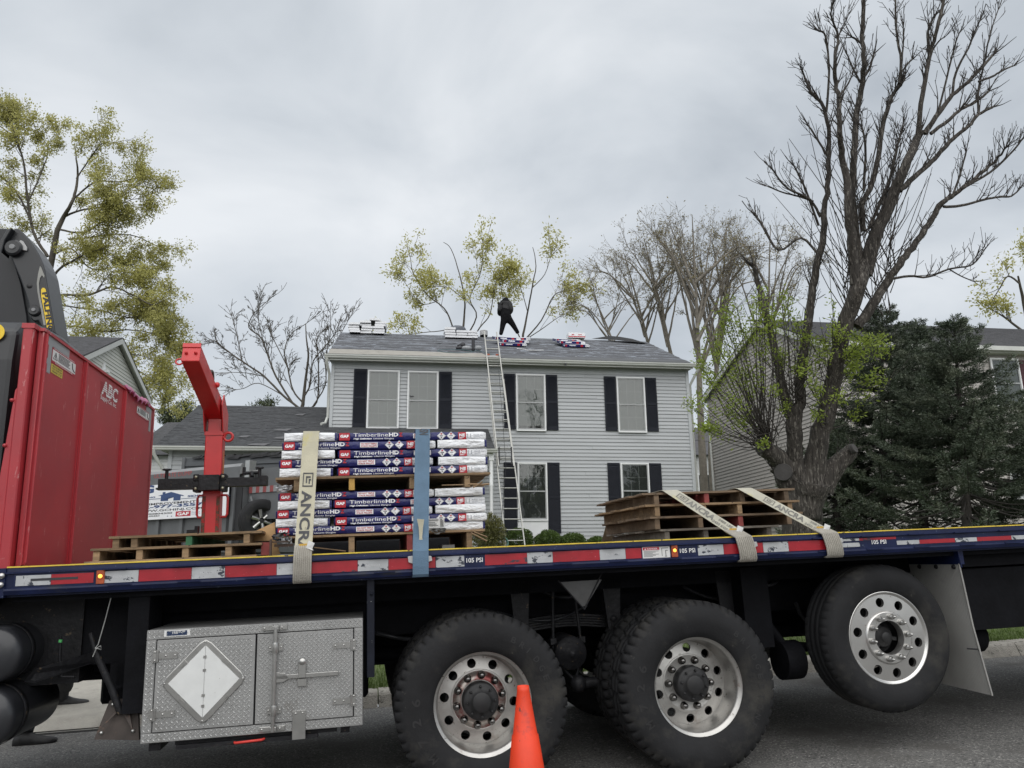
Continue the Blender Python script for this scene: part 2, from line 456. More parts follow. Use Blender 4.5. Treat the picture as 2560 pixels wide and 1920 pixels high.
m_red = M('headboard_red', (0.38, 0.028, 0.037), r=0.42, var=0.12, sc=2.2, bump=0.05, bs=3, coat=0.06, wear=[((0.50, 0.19, 0.19), 22, 0.645, 0.015, (1, 1, 0.22)), ((0.42, 0.10, 0.11), 34, 0.66, 0.02, (1, .3, 1.4)), ((0.32, 0.028, 0.038), 1.4, 0.52, 0.2)])
m_red2 = M('lifter_red', (0.52, 0.016, 0.018), r=0.38, var=0.12, sc=5, coat=0.3, wear=[((0.2, 0.015, 0.015), 6, 0.62, 0.1), ((0.06, 0.04, 0.03), 40, 0.7, 0.02)])
m_grytape = M('grey_tape', (0.30, 0.31, 0.32), r=0.4, var=0.08)
m_stwhite = M('sticker_white', (0.68, 0.68, 0.67), r=0.5, var=0.04)
m_stred = M('sticker_red', (0.40, 0.02, 0.04), r=0.5, var=0.05)
m_styel = M('sticker_yellow', (0.62, 0.48, 0.08), r=0.5, var=0.06)
m_ink = M('dark_print', (0.03, 0.03, 0.035), r=0.6, var=0.05)
m_crane = M('crane_charcoal', (0.013, 0.0142, 0.017), r=0.42, var=0.15, sc=3, coat=0.1)
m_crey = M('crane_grey_stripe', (0.28, 0.28, 0.26), r=0.5)
m_pyel = M('decal_yellow', (0.80, 0.55, 0.02), r=0.4, var=0.04)
m_navydec = M('decal_navy', (0.012, 0.03, 0.08), r=0.4)
m_cable = M('steel_cable', (0.35, 0.35, 0.34), r=0.4, m=0.7)
m_redline = M('red_grip', (0.6, 0.04, 0.03), r=0.5)

truck = thing('flatbed_truck', 'long navy blue flatbed truck with red headboard, silver tool box and three wheels in view', 'truck', FT, (0, 0, 0))
DX0, DX1 = -2.585, 7.2
mb = MB()
for i in range(9): mb.box(DX0, DX1, -0.03 + i * 0.274, -0.03 + i * 0.274 + 0.27, 1.365, 1.4 + 0.001 * (i % 2))
part('deck', mb, m_wood_deck, truck)
mb = MB()
for ys in (1, -1):
    prof = [(-0.045, 1.405), (-0.060, 1.403), (-0.062, 1.383), (-0.074, 1.379), (-0.074, 1.373), (-0.062, 1.369), (-0.062, 1.299), (-0.076, 1.295), (-0.078, 1.285), (-0.066, 1.262), (-0.03, 1.258), (-0.03, 1.25), (0.03, 1.25), (0.03, 1.364), (-0.045, 1.364)]
    pp = [(DX0, (y if ys > 0 else 2.45 - y), z) for y, z in prof]
    if ys < 0: pp = pp[::-1]
    mb.prism(pp, (DX1 - DX0, 0, 0))
rail = part('side_rail', mb, m_blue, truck)
me_tab = mesh_from(MB().box(0, .12, -.012, 0, 0, .007), 'rail_tab', [m_blue])
for k in range(26):          # tabs along the ledge
    x = -2.1 + k * 0.36
    inst(me_tab, 'rail_tab', rail, (x, -.074, 1.374)); inst(me_tab, 'rail_tab', rail, (x + .03, -.073, 1.288))
mb = MB()
xs = [DX0 + i * 0.06 for i in range(int((DX1 - DX0) / 0.06) + 1)]
for i in range(len(xs) - 1):
    h0 = 1.4125 + 0.001 * noise.noise((xs[i] * 6, 0, 0)); h1 = 1.4125 + 0.001 * noise.noise((xs[i + 1] * 6, 0, 0))
    mb.add([(xs[i], -0.063, 1.4055), (xs[i + 1], -0.063, 1.4055), (xs[i + 1], -0.063, h1), (xs[i], -0.063, h0), (xs[i + 1], -0.02, h1), (xs[i], -0.02, h0)], [(0, 1, 2, 3), (3, 2, 4, 5)])
part('edge_strip', mb, m_yel, truck)
# reflective tape
def tape(x0, x1, red, z0=1.3025, z1=1.3655, y=-0.0645):
    mb = MB().box(x0 + .001, x1 - .001, y, y + 0.0025, z0, z1)
    o = part('reflective_strip', mb, m_tred if red else m_tgry, rail)
    if not red and z1 - z0 > 0.05 and x1 - x0 > 0.12:
        mb = MB().text('PALFINGER', ((x0 + x1) / 2, y - 0.001, z0 + 0.024), (1, 0, 0), (0, 0, 1), 0.015, 0.085, 0, align='C')
        part('strip_print', mb, m_tgry2, rail)
TX = [(-1.918, -1.641, 1), (-1.641, -1.463, 0), (-1.463, -1.181, 1), (-1.181, -1.03, 0), (-1.03, -0.725, 1), (-0.725, -0.547, 0), (-0.547, -0.269, 1), (-0.267, -0.095, 0),
      (0.03, 0.292, 1), (0.292, 0.453, 0), (0.453, 0.755, 1), (0.755, 0.925, 0), (0.925, 1.03, 1), (1.411, 1.589, 0), (1.589, 1.868, 1), (1.868, 2.05, 0), (2.05, 2.36, 1)]
tape(-2.093, -1.918, 0)
for a, b, c in TX: tape(a, b, c)
xx = 2.4
k = 0
while xx < 7.0:
    w = 0.28 if k % 2 else 0.175
    if not (2.62 < xx + w / 2 < 2.8): tape(xx, xx + w, k % 2, 1.3115, 1.3385)
    if xx < 2.7: tape(xx, xx + w, k % 2, 1.351, 1.3655)
    xx += w; k += 1
mb = MB().box(-2.545, -2.12, -0.0655, -0.062, 1.294, 1.372)
part('panel_cover', mb, m_blue, rail, 0.001)
tape(-2.534, -2.36, 0, 1.308, 1.362, -0.068); tape(-2.36, -2.146, 1, 1.308, 1.362, -0.068)
part('slot', MB().box(-2.46, -2.225, -0.0695, -0.066, 1.331, 1.344), m_ink, rail)
for x0, x1, s in ((-0.083, 0.017, '105 PSI'), (1.289, 1.393, '105 PSI'), (2.665, 2.775, '105 PSI')):
    part('pressure_marking', MB().text(s, (x0, -0.0645, 1.324), (1, 0, 0), (0, 0, 1), 0.027, x1 - x0, 0, 0.012), m_white, rail)
mb = MB().box(1.037, 1.221, -0.0655, -0.062, 1.3, 1.369, 0)
mb.box(1.04, 1.15, -0.0665, -0.0655, 1.349, 1.367, 1)
mb.text('DANGER', (1.068, -0.067, 1.3525), (1, 0, 0), (0, 0, 1), 0.0095, 0.07, 0, 0.02)
mb.prism([(1.05, -0.067, 1.352), (1.062, -0.067, 1.352), (1.056, -0.067, 1.363)], (0, .0005, 0), 0)
for k in range(6):
    mb.box(1.045, 1.145 - 0.02 * (k % 3), -0.0662, -0.0655, 1.341 - k * 0.0065, 1.3435 - k * 0.0065, 2)
for q in ((1.165, 1.31, 1.168, 1.36), (1.165, 1.357, 1.21, 1.36), (1.185, 1.306, 1.2, 1.309), (1.19, 1.309, 1.194, 1.345), (1.194, 1.342, 1.207, 1.345)):
    mb.box(q[0], q[2], -0.0662, -0.0655, q[1], q[3], 2)
part('danger_sticker', mb, [m_stwhite, m_stred, m_ink], rail)
for x in (-2.133, 1.23):
    mk = part('marker_light', MB().box(x, x + 0.042, -0.072, -0.062, 1.299, 1.376), m_orange, truck, 0.002)
    part('marker_bezel', MB().lathe([(0.0, -0.004), (0.015, -0.003), (0.017, 0.002)], (x + 0.021, -0.072, 1.341), (0, -1, 0), 14), m_hub, mk)
    part('marker_lamp', MB().lathe([(0.0, 0.008), (0.006, 0.0065), (0.0105, 0.001), (0.0105, -0.004)], (x + 0.021, -0.0745, 1.341), (0, -1, 0), 14), m_amb, mk)
# chassis
mb = MB()
mb.box(-4.2, 7.2, 0.78, 0.86, 0.86, 1.16, c=0.005); mb.box(-4.2, 7.2, 1.58, 1.66, 0.86, 1.16, c=0.005)
part('frame_rail', mb, m_black, truck)
mb = MB()
mb.box(-2.58, 7.2, 0.70, 1.74, 1.165, 1.36)
for k in range(20): mb.box(-2.5 + k * 0.5, -2.44 + k * 0.5, -0.02, 2.46, 1.265, 1.362)
mb.box(-2.58, 7.2, 0.03, 0.1, 1.22, 1.36); mb.box(-2.58, 7.2, 2.33, 2.4, 1.0, 1.36)
mb.box(-2.58, 7.2, 0.5, 0.56, 1.1, 1.36)
mb.box(-0.62, 4.2, 1.2, 1.26, 0.62, 1.16)
part('subframe', mb, m_black, truck)  # subframe plus unseen long panels added to block light under the deck
mb = MB()
for k in range(4): mb.box(-0.1 + k * 1.2, 0.02 + k * 1.2, 0.86, 1.58, 0.9, 1.1)
mb.cyl((-4, 1.22, 0.72), (4, 1.22, 0.66), 0.06, 12)
part('cross_member', mb, m_black, truck)
for q in ((-2.2, -0.66, 0.62, 0.775, 0.5, 1.16), (-2.6, -0.7, 1.7, 2.32, 0.42, 1.15), (0.45, 0.95, 1.75, 2.3, 0.7, 1.2), (3.5, 6.4, 0.16, 0.69, 0.70, 1.12), (3.6, 6.6, 0.9, 2.3, 0.62, .85)):
    part('undercarriage_box', MB().box(*q, c=0.02), m_black, truck)  # the unseen far-side boxes are added to stop light leaking through
part('tail_beam', MB().box(3.5, 6.4, 0.12, 0.68, 1.135, 1.215), m_black, truck)
part('reservoir', MB().cyl((3.55, 0.42, 0.64), (3.78, 0.42, 0.62), 0.11, 14), m_black, truck)
mb = MB()
for xc in (0.68,):        # leaf spring pack bowed over the tandem
    for i in range(5):
        L2 = 0.72 - i * 0.1
        pts = [(xc - L2 + 2 * L2 * j / 10, 0.0, 0.86 + i * 0.017 - 0.14 * ((j - 5) / 5) ** 2 * (L2 / 0.72) ** 2) for j in range(11)]
        for y in (0.6,):
            for j in range(10):
                p, q = pts[j], pts[j + 1]
                mb.add([(p[0], y, p[2]), (q[0], y, q[2]), (q[0], y, q[2] + .013), (p[0], y, p[2] + .013), (p[0], y + .09, p[2]), (q[0], y + .09, q[2]), (q[0], y + .09, q[2] + .013), (p[0], y + .09, p[2] + .013)],
                       [(0, 1, 2, 3), (3, 2, 6, 7), (0, 4, 5, 1)])
part('leaf_spring', mb, m_blk2, truck)
mb = MB()
mb.lathe([(0.0, 0.07), (0.02, 0.07), (0.022, 0.055), (0.05, 0.055), (0.055, 0.04), (0.075, 0.04), (0.08, 0.03), (0.105, 0.03), (0.11, 0.0), (0.11, -0.25)], (0.665, 0.45, 0.705), (0, -1, 0), 28)
part('trunnion_hub', mb, m_blk2, truck)
mb = MB()
for s in (-1, 1):
    mb.tube([(0.66 + s * 0.075, 0.52, 1.12), (0.66 + s * 0.1, 0.5, 0.72)], 0.011, 8); mb.box(0.64 + s * 0.1, 0.68 + s * 0.1, 0.47, 0.52, 0.76, 0.80)
    mb.tube([(0.66 + s * 0.09, 0.5, 0.66), (0.70, 0.5, 0.52)], 0.012, 8)
mb.ball((0.72, 0.5, 0.5), 0.06, 10); mb.cyl((0.7, 0.5, 0.5), (0.9, 0.5, 0.5), 0.035, 10)
part('u_bolt', mb, m_blk2, truck)
m_tri = M('bracket_grey', (0.06, 0.06, 0.06), r=0.5, var=0.25, sc=14)
mb = MB().prism([(0.535, 0.12, 1.175), (0.815, 0.12, 1.178), (0.70, 0.12, 1.02), (0.672, 0.12, 1.02)], (0, 0.02, 0), 0)
tri = part('hanger_bracket', mb, m_tri, truck)
mb = MB()
for a, b in (((0.525, 0.115, 1.185), (0.686, 0.115, 1.0)), ((0.686, 0.115, 1.0), (0.83, 0.115, 1.24))): mb.tube([a, b], 0.005, 5)
part('bracket_edge', mb, m_blk2, tri)
# wheels ----------------------------------------------------------
def tyre_mesh(w, lug=True, name='tyre'):
    ANG = [(q + t) / 54 * 2 * PI for q in range(54) for t in (0.0, .17, .23, .6, .94)]
    n = len(ANG)
    R0 = 0.515
    prof = [(0.292, -0.02), (0.30, -0.035), (0.33, -0.052), (0.37, -0.066), (0.40, -0.070), (0.432, -0.068), (0.455, -0.060), (0.462, -0.058), (0.480, -0.045), (0.497, -0.030), (0.507, -0.016)]
    half = [(r, y) for r, y in prof]
    hw = w / 2
    P = [(r, -hw + 0.02 + (y + 0.02) * 0.9) for r, y in half]
    gd = .012 if lug else .006
    tread = [(R0, -hw + 0.035), (R0, -hw + 0.075), (R0 - gd, -hw + 0.082), (R0 - gd, -hw + 0.088), (R0, -hw + 0.092), (R0, -0.016), (R0 - gd, -0.011), (R0 - gd, 0.0)]
    P = P + tread
    if not lug: P = [(.292 + (r - .292) * .83, y) for r, y in P]
    P = P + [(r, -y) for r, y in P[::-1][1:]]
    k = len(P); vs = []
    for i, (r, y) in enumerate(P):
        edge = min(i, k - 1 - i)
        for j in range(n):
            a = ANG[j]; rr = r
            ph = j % 5
            if lug and 9 <= edge <= 12 and ph in (0, 1): rr -= (0.015 if edge > 9 else 0.008)
            if not lug and 10 <= edge <= 11 and ph in (0, 1): rr -= 0.004
            if lug and edge in (15, 16) and (j % 10) in (2, 3): rr -= 0.01
            vs.append((rr * math.cos(a), y, rr * math.sin(a)))
    fs = [(i * n + j, (i + 1) * n + j, (i + 1) * n + (j + 1) % n, i * n + (j + 1) % n) for i in range(k - 1) for j in range(n)]
    mb = MB(); mb.add(vs, fs, 0, True)
    me = mesh_from(mb, name, [m_tyre])
    return me
def arc_text(mb, s, r, a0, a1, h, y, m=0):
    n = len(s)
    for i, ch in enumerate(s):
        if ch == ' ': continue
        a = a0 + (a1 - a0) * (i + 0.5) / n
        ax = Vector((math.sin(a), 0, math.cos(a)))       # outward
        tx = Vector((math.cos(a), 0, -math.sin(a)))
        mb.text(ch, ax * (r - h / 2) - tx * h * 0.4 + Vector((0, y, 0)), tx, ax, h, h * (0.85 if ch not in 'I1' else .22), m, 0.02)
def holed_disc(mb, r0, r1, y0, y1, rc, rh, nh, depth, m=0, a_off=0.0):
    # dished annulus with nh round hand holes, each hole has a wall
    K = 20
    def yy(r): return y0 + (y1 - y0) * (r - r0) / (r1 - r0)
    for h in range(nh):
        ac = 2 * PI * h / nh + a_off; dl = PI / nh
        bound = []; hole = []
        for k in range(K):
            ph = 2 * PI * k / K
            cx, cz = rc * math.cos(ac), rc * math.sin(ac)
            ux, uz = math.cos(ac + ph), math.sin(ac + ph)
            hole.append((cx + ux * rh, cz + uz * rh))
            lo, hi = rh, 1.0
            for _ in range(24):
                mid = (lo + hi) / 2; x = cx + ux * mid; z = cz + uz * mid
                r = math.hypot(x, z); a = (math.atan2(z, x) - ac + PI) % (2 * PI) - PI
                if r0 < r < r1 and abs(a) < dl: lo = mid
                else: hi = mid
            bound.append((cx + ux * lo, cz + uz * lo))
        # add sector corner points for a clean border
        vs = [(x, yy(math.hypot(x, z)), z) for x, z in bound] + [(x, yy(math.hypot(x, z)), z) for x, z in hole] + [(x, yy(math.hypot(x, z)) + depth, z) for x, z in hole]
        fs = [(k, (k + 1) % K, K + (k + 1) % K, K + k) for k in range(K)] + [(K + k, K + (k + 1) % K, 2 * K + (k + 1) % K, 2 * K + k) for k in range(K)]
        mb.add(vs, fs, m, False)
        for s1 in (-1, 1):      # fill the corners
            for rr in (r0, r1):
                ca = ac + s1 * dl; cp = (rr * math.cos(ca), yy(rr), rr * math.sin(ca))
                best = sorted(range(K), key=lambda k: (bound[k][0] - cp[0]) ** 2 + (bound[k][1] - cp[2]) ** 2)[:2]
                b = [vs[i] for i in best]
                mb.add([b[0], b[1], cp], [(0, 1, 2)], m)
    return mb
me_tyre = tyre_mesh(0.285); me_tyre2 = tyre_mesh(0.275, False)
mb = MB(); mb.lathe([(0.294, 0.0), (0.300, -0.004), (0.299, 0.006), (0.292, 0.012), (0.279, 0.016), (0.272, 0.024), (0.268, 0.04), (0.266, 0.10), (0.262, 0.150), (0.252, 0.163)], (0, 0, 0), (0, 1, 0), 64)
holed_disc(mb, 0.175, 0.253, 0.152, 0.164, 0.214, 0.0275, 10, 0.02, 0)
mb.lathe([(0.176, 0.152), (0.172, 0.147), (0.166, 0.149), (0.10, 0.149)], (0, 0, 0), (0, 1, 0), 64)
me_rim = mesh_from(mb, 'rim', [m_alu])
mb = MB(); mb.lathe([(0.294, 0.002), (0.300, -0.003), (0.298, -0.007), (0.290, -0.006), (0.284, 0.004), (0.278, 0.006)], (0, 0, 0), (0, 1, 0), 64)
holed_disc(mb, 0.172, 0.279, 0.0, 0.006, 0.228, 0.031, 10, 0.025, 0)
mb.lathe([(0.173, 0.0), (0.168, -0.009), (0.162, -0.012)], (0, 0, 0), (0, 1, 0), 64); mb.lathe([(0.162, -0.012), (0.110, -0.012)], (0, 0, 0), (0, 1, 0), 64, smooth=False); mb.lathe([(0.110, -0.012), (0.108, -0.008), (0.108, 0.05)], (0, 0, 0), (0, 1, 0), 64)
me_rim2 = mesh_from(mb, 'rim', [m_alu2])
mb = MB(); mb.lathe([(0.0, -0.040), (0.009, -0.0395), (0.017, -0.033), (0.0205, -0.022), (0.0205, -0.008), (0.024, -0.004), (0.025, 0.002)], (0, 0, 0), (0, 1, 0), 14)
me_nut = mesh_from(mb, 'lug_nut', [m_chrome])
mb = MB(); mb.lathe([(0.0, -0.052), (0.005, -0.05), (0.012, -0.036), (0.016, -0.022), (0.0185, -0.02), (0.020, -0.01), (0.020, 0.002)], (0, 0, 0), (0, 1, 0), 12)
me_nut2 = mesh_from(mb, 'lug_nut', [m_steel])
mb = MB(); mb.lathe([(0.0, 0.045), (0.05, 0.045), (0.058, 0.05), (0.06, 0.068), (0.085, 0.072), (0.103, 0.078), (0.108, 0.085), (0.110, 0.150)], (0, 0, 0), (0, 1, 0), 40)
me_hub = mesh_from(mb, 'hub', [m_hub])
mb = MB(); mb.lathe([(0.0, -0.014), (0.006, -0.012), (0.0085, -0.004), (0.0085, 0.01)], (0, 0, 0), (0, 1, 0), 8)
me_hb = mesh_from(mb, 'hub_bolt', [m_hub])
mb = MB(); mb.lathe([(0.0, 0.02), (0.03, 0.02), (0.034, 0.024), (0.036, 0.04), (0.06, 0.045), (0.07, 0.06), (0.072, 0.11), (0.108, 0.11)], (0, 0, 0), (0, 1, 0), 32)
for k in range(3): mb.box(0.05, 0.1, 0.055, 0.075, -0.012, 0.012, 0, Matrix.Rotation(k * 2.1, 3, 'Y'))
me_hub2 = mesh_from(mb, 'hub', [m_hub])
mb = MB(); mb.lathe([(0.264, 0.16), (0.264, 0.3), (0.30, 0.3)], (0, 0, 0), (0, 1, 0), 40); mb.lathe([(0.0, 0.17), (0.205, 0.17), (0.205, 0.32), (0.0, 0.32)], (0, 0, 0), (0, 1, 0), 32)
me_drum = mesh_from(mb, 'wheel', [m_hub])
mb = MB(); mb.lathe([(0.16, 0.152), (0.163, 0.1485), (0.115, 0.1475)], (0, 0, 0), (0, 1, 0), 40)
me_dust = mesh_from(mb, 'hub_ring', [m_rust])
def wheel(x, y, z, rot, tail=False, far=False, full=True, rust=False):
    w = inst(me_drum, 'wheel', truck, (x, y, z), (0, rot, PI if far else 0))
    def p(me, name, loc, r=(0, 0, 0)): return inst(me, name, w, loc, r, rel=False)
    if tail:
        p(me_tyre2, 'tyre', (0, 0.125, 0)); p(me_rim2, 'rim', (0, 0, 0))
        if full:
            p(me_hub2, 'hub', (0, 0, 0))
            for k in range(10):
                a = 2 * PI * (k + .5) / 10; p(me_nut2, 'lug_nut', (0.137 * math.cos(a), -0.015, 0.137 * math.sin(a)))
            mb = MB(); mb.lathe([(0.275, 0.02), (0.275, 0.25), (0.25, 0.3)], (0, 0, 0), (0, 1, 0), 40)
            part('rim_barrel', mb, m_hub, w)
    else:
        p(me_tyre, 'tyre', (0, 0.118, 0))
        p(me_tyre, 'tyre', (0, 0.455, 0)).rotation_euler = (0, 0.05, 0)
        p(me_rim, 'rim', (0, 0, 0))
        if full:
            p(me_hub, 'hub', (0, 0, 0))
            if rust: p(me_dust, 'hub_ring', (0, 0, 0))
            for k in range(10):
                a = 2 * PI * (k + .5) / 10; p(me_nut, 'lug_nut', (0.1425 * math.cos(a), 0.148, 0.1425 * math.sin(a)))
            for k in range(8):
                a = 2 * PI * (k + .2) / 8; p(me_hb, 'hub_bolt', (0.085 * math.cos(a), 0.071, 0.085 * math.sin(a)))
            mb = MB(); arc_text(mb, 'BRIDGESTONE', 0.40, 0.30, 1.95, 0.036, -0.0502); arc_text(mb, 'M726', 0.40, -2.55, -1.45, 0.05, -0.0502)
            part('tyre_lettering', mb, m_tlet, w)
    return w
wheel(0.0, 0.0, 0.51, 0.12, rust=True)
wheel(1.36, 0.0, 0.51, 0.35)
wheel(2.7756, 0.0576, 0.708, 0.2, tail=True)
for x, z, tl in ((0.0, 0.51, False), (1.36, 0.51, False), (2.7756, 0.708, True)): wheel(x, 2.42, z, 0.5, tail=tl, far=True, full=False)
for x, z in ((0.0, 0.51), (1.36, 0.51), (2.7756, 0.708)):
    mb = MB(); mb.cyl((x, 0.3, z), (x, 2.1, z), 0.075, 14)
    if z < 0.6: mb.ball((x, 1.22, z), 0.22, 14, 0, (1, .9, 1))
    part('axle', mb, m_black, truck)
mb = MB()                       # lift-axle air bags and arms seen between the last two wheels
mb.cyl((2.16, 0.42, 0.56), (2.30, 0.42, 0.56), 0.13, 18); mb.tube([(2.05, .45, .9), (2.2, .42, .66), (2.5, .4, .62)], 0.035, 8); mb.box(1.9, 2.1, 0.35, 0.7, 0.66, 1.2)
part('air_spring', mb, m_black, truck)
m_hose = M('rubber_hose', (.02, .021, .024), r=.45, var=.3)
rh = random.Random(9)
for k in range(12):           # air lines and cables looped along the frame
    x0 = -.6 + k * .42 + rh.uniform(-.15, .15); x1 = x0 + rh.uniform(.3, .8); z = rh.uniform(.85, 1.15); y = rh.uniform(.42, .66); sg = rh.uniform(.05, .22)
    part('air_line', MB().tube([(x0 + (x1 - x0) * t / 8, y + .05 * math.sin(t), z - sg * math.sin(PI * t / 8)) for t in range(9)], rh.choice([.008, .011, .014]), 6), m_hose, truck)
for x, z in ((.35, .95), (1.0, .98), (1.85, .9), (2.1, 1.0)):
    part('spring_hanger', MB().prism([(x - .07, .5, 1.18), (x + .07, .5, 1.18), (x + .04, .5, z - .15), (x - .04, .5, z - .15)], (0, .03, 0)).lathe([(0, -.015), (.02, -.012), (.025, 0)], (x, .5, z - .08), (0, 1, 0), 10), m_blk2, truck)
# mud flap behind the last wheel
mb = MB()
n = 44
for i in range(n):
    y0, y1 = 0.0 + i * 0.62 / n, 0.0 + (i + 1) * 0.62 / n
    def yx(y, z): return y + 0.0
    ym = (y0 + y1) / 2
    xs_ = [(3.365, 1.165), (3.39, 0.75), (3.447, 0.30 + 0.02 * ym)]
    for (xa, za), (xb, zb) in zip(xs_[:-1], xs_[1:]):
        mb.add([(xa, y0, za), (xa - 0.003, ym, za), (xa, y1, za), (xb, y0, zb), (xb - 0.003, ym, zb), (xb, y1, zb)], [(0, 1, 4, 3), (1, 2, 5, 4)])
mb.add([(3.365, 0, 1.165), (3.39, 0, .75), (3.447, 0, .3), (3.373, 0, 1.165), (3.398, 0, .75), (3.455, 0, .3)], [(0, 1, 4, 3), (1, 2, 5, 4)])
mb.tube([(3.362, -0.002, 1.165), (3.387, -0.002, .75), (3.445, -0.002, .3)], 0.006, 6)
fl = part('mud_flap', mb, m_flap, truck)
me_fb = mesh_from(MB().lathe([(0.0, -0.012), (0.013, -0.01), (0.017, 0.0)], (0, 0, 0), (1, 0, 0), 10), 'flap_bolt', [m_blk2])
for k in range(4): inst(me_fb, 'flap_bolt', fl, (3.362, 0.05 + k * 0.17, 1.143), rel=False)
part('flap_pin', MB().cyl((3.385, -0.01, 0.60), (3.33, 0.02, 0.605), 0.005, 6), m_blk2, fl)
mb = MB(); mb.box(3.36, 3.4, -0.01, 0.66, 1.16, 1.26); mb.tube([(3.36, -0.012, 1.26), (3.37, -.012, 1.14)], .006, 5)
part('flap_hanger', mb, m_blue, truck)
# bracket beside the tool box
mb = MB(); mb.box(-0.672, -0.628, -0.01, 0.03, 0.705, 1.26, c=0.003); mb.lathe([(0, -.014), (0.009, -.012), (.011, 0)], (-0.645, -0.01, 1.17), (0, 1, 0), 10)
part('side_guard_bracket', mb, M('bracket_navy', (0.010, 0.012, 0.02), r=0.5, spec=.2, var=0.3, sc=10, wear=[((0.3, 0.3, 0.3), 60, 0.68, 0.02)]), truck)
# ------------------------------------------------------------------ tool box
def tread(mb, x0, x1, z0, z1, y, skip=None, p=0.0265, m=0):
    i = 0; z = z0 + p * .5
    while z < z1 - 0.006:
        x = x0 + p * (0.5 + 0.5 * (i % 2)); k = i
        while x < x1 - 0.006:
            if not (skip and skip(x, z)):
                a = PI / 4 if (i % 2) else -PI / 4
                ux, uz = math.cos(a), math.sin(a); l, w, h = 0.0118, 0.0034, 0.0036
                mb.add([(x - ux * l, y, z - uz * l), (x + uz * w, y, z - ux * w), (x + ux * l, y, z + uz * l), (x - uz * w, y, z + ux * w), (x - ux * l * .4, y - h, z - uz * l * .4), (x + ux * l * .4, y - h, z + uz * l * .4)],
                       [(0, 1, 4), (1, 5, 4), (1, 2, 5), (2, 3, 5), (3, 4, 5), (3, 0, 4)], m)
            x += p
        z += p * 0.5; i += 1
BX0, BX1, BZ0, BZ1 = -1.865, -0.695, 0.455, 1.036
mb = MB().box(BX0, BX1, -0.02, 0.60, BZ0, BZ1)
mb.box(BX0, BX1, -0.03, -0.02, 0.985, BZ1); mb.box(BX0, BX1, -0.03, -0.02, BZ0, 0.503)
mb.box(BX0, -1.813, -0.03, -0.02, 0.504, 0.984); mb.box(-0.745, BX1, -0.03, -0.02, 0.504, 0.984)
tb = part('tool_box', mb, m_dplate, truck, 0.003)
mb = MB()
tread(mb, BX0, BX1, 0.985, BZ1, -0.0302); tread(mb, BX0, BX1, BZ0, 0.503, -0.0302); tread(mb, BX0, -1.813, 0.505, 0.984, -0.0302); tread(mb, -0.745, BX1, 0.505, 0.984, -0.0302)
part('tread_pattern', mb, m_tread, tb, kind='stuff')
part('door_gap_backing', MB().box(-1.813, -.745, -.0225, -.0205, .504, .985), m_black, tb)  # black plate puts the shade of the door gaps into colour
CXD, CZD = -1.553, 0.7535
def dia(r, y, rr=0.0, n=4):
    pts = []
    for k in range(4):
        a = PI / 2 + k * PI / 2
        for q in (-1, 0, 1):
            aa = a + q * 0.16; r2 = r * (1.0 if q == 0 else 0.93) if rr else r
            if rr or q == 0: pts.append((CXD + math.cos(aa) * r2 * 0.98, y, CZD + math.sin(aa) * r2))
    return pts
for x0, x1, nm in ((-1.808, -1.289, 'left'), (-1.280, -0.750, 'right')):
    d = part('door', MB().box(x0, x1, -0.034, -0.021, 0.508, 0.981), m_dplate, tb, 0.002)
    mb = MB(); tread(mb, x0 + .006, x1 - .006, 0.512, 0.979, -0.0342, (lambda x, z: abs(x - CXD) + abs(z - CZD) < 0.215) if nm == 'left' else (lambda x, z: abs(x + 1.178) < .02))
    part('tread_pattern', mb, m_tread, tb, kind='stuff')
part('placard_frame', MB().prism(dia(0.218, -0.034, 1), (0, -0.009, 0)), m_steel, tb, 0.004, seg=2)
h1 = [(CXD, -0.0435, CZD + .187), (CXD - .185, -0.0435, CZD), (CXD, -0.0435, CZD - .187)]
h2 = [(CXD + .002, -0.0435, CZD + .187), (CXD + .002, -0.0435, CZD - .187), (CXD + .185, -0.0435, CZD)]
part('placard', MB().prism(h1, (0, -0.0025, 0)), m_wplate, tb); part('placard', MB().prism(h2, (0, -0.0018, 0)), m_wplate, tb)
me_clip = mesh_from(MB().box(-.013, .013, -.006, 0, -.009, .009).box(-.006, .006, -.008, -.004, -.03, .006), 'placard_clip', [m_steel])
for sx, sz in ((-1, 1), (1, 1), (-1, -1), (1, -1)):
    inst(me_clip, 'placard_clip', tb, (CXD + sx * .103, -0.043, CZD + sz * .103), (0, -sx * PI / 4 if sz > 0 else PI + sx * PI / 4, 0))
mb = MB()
for dz in (.12, .05, -.08, -.135): mb.box(CXD - .008, CXD + .008, -.0485, -.046, CZD + dz, CZD + dz + .014)
part('placard_hinge', mb, m_steel, tb)
mb = MB()
for k in range(4):
    a = k * PI / 2; mb.lathe([(0, -.004), (.004, -.003), (.0055, 0)], (CXD + math.cos(a) * .203, -.043, CZD + math.sin(a) * .205), (0, 1, 0), 8)
part('frame_rivet', mb, m_steel, tb)
mbs = MB(); mbs.box(-.022, .0, -.004, 0, -.032, .032); mbs.box(0, .105, -.004, 0, -.016, .016); mbs.cyl((0.003, -.005, -.03), (0.003, -.005, .03), .006, 8)
for q in ((-.012, -.022), (-.012, .022), (.045, 0), (.092, 0)): mbs.lathe([(0, -.004), (.0045, -.003), (.006, 0)], (q[0], -.004, q[1]), (0, 1, 0), 8)
me_hinge = mesh_from(mbs, 'hinge', [m_steel])
for x, z, f in ((-1.803, .899, 0), (-1.803, .598, 0), (-0.757, .894, PI), (-0.757, .594, PI)):
    o = inst(me_hinge, 'hinge', tb, (x, -0.036, z)); o.scale = (-1 if f else 1, 1, 1)
mb = MB(); mb.tube([(-1.179, -.055, 1.015), (-1.182, -.055, .465)], .0115, 12)
part('lock_rod', mb, m_steel, tb)
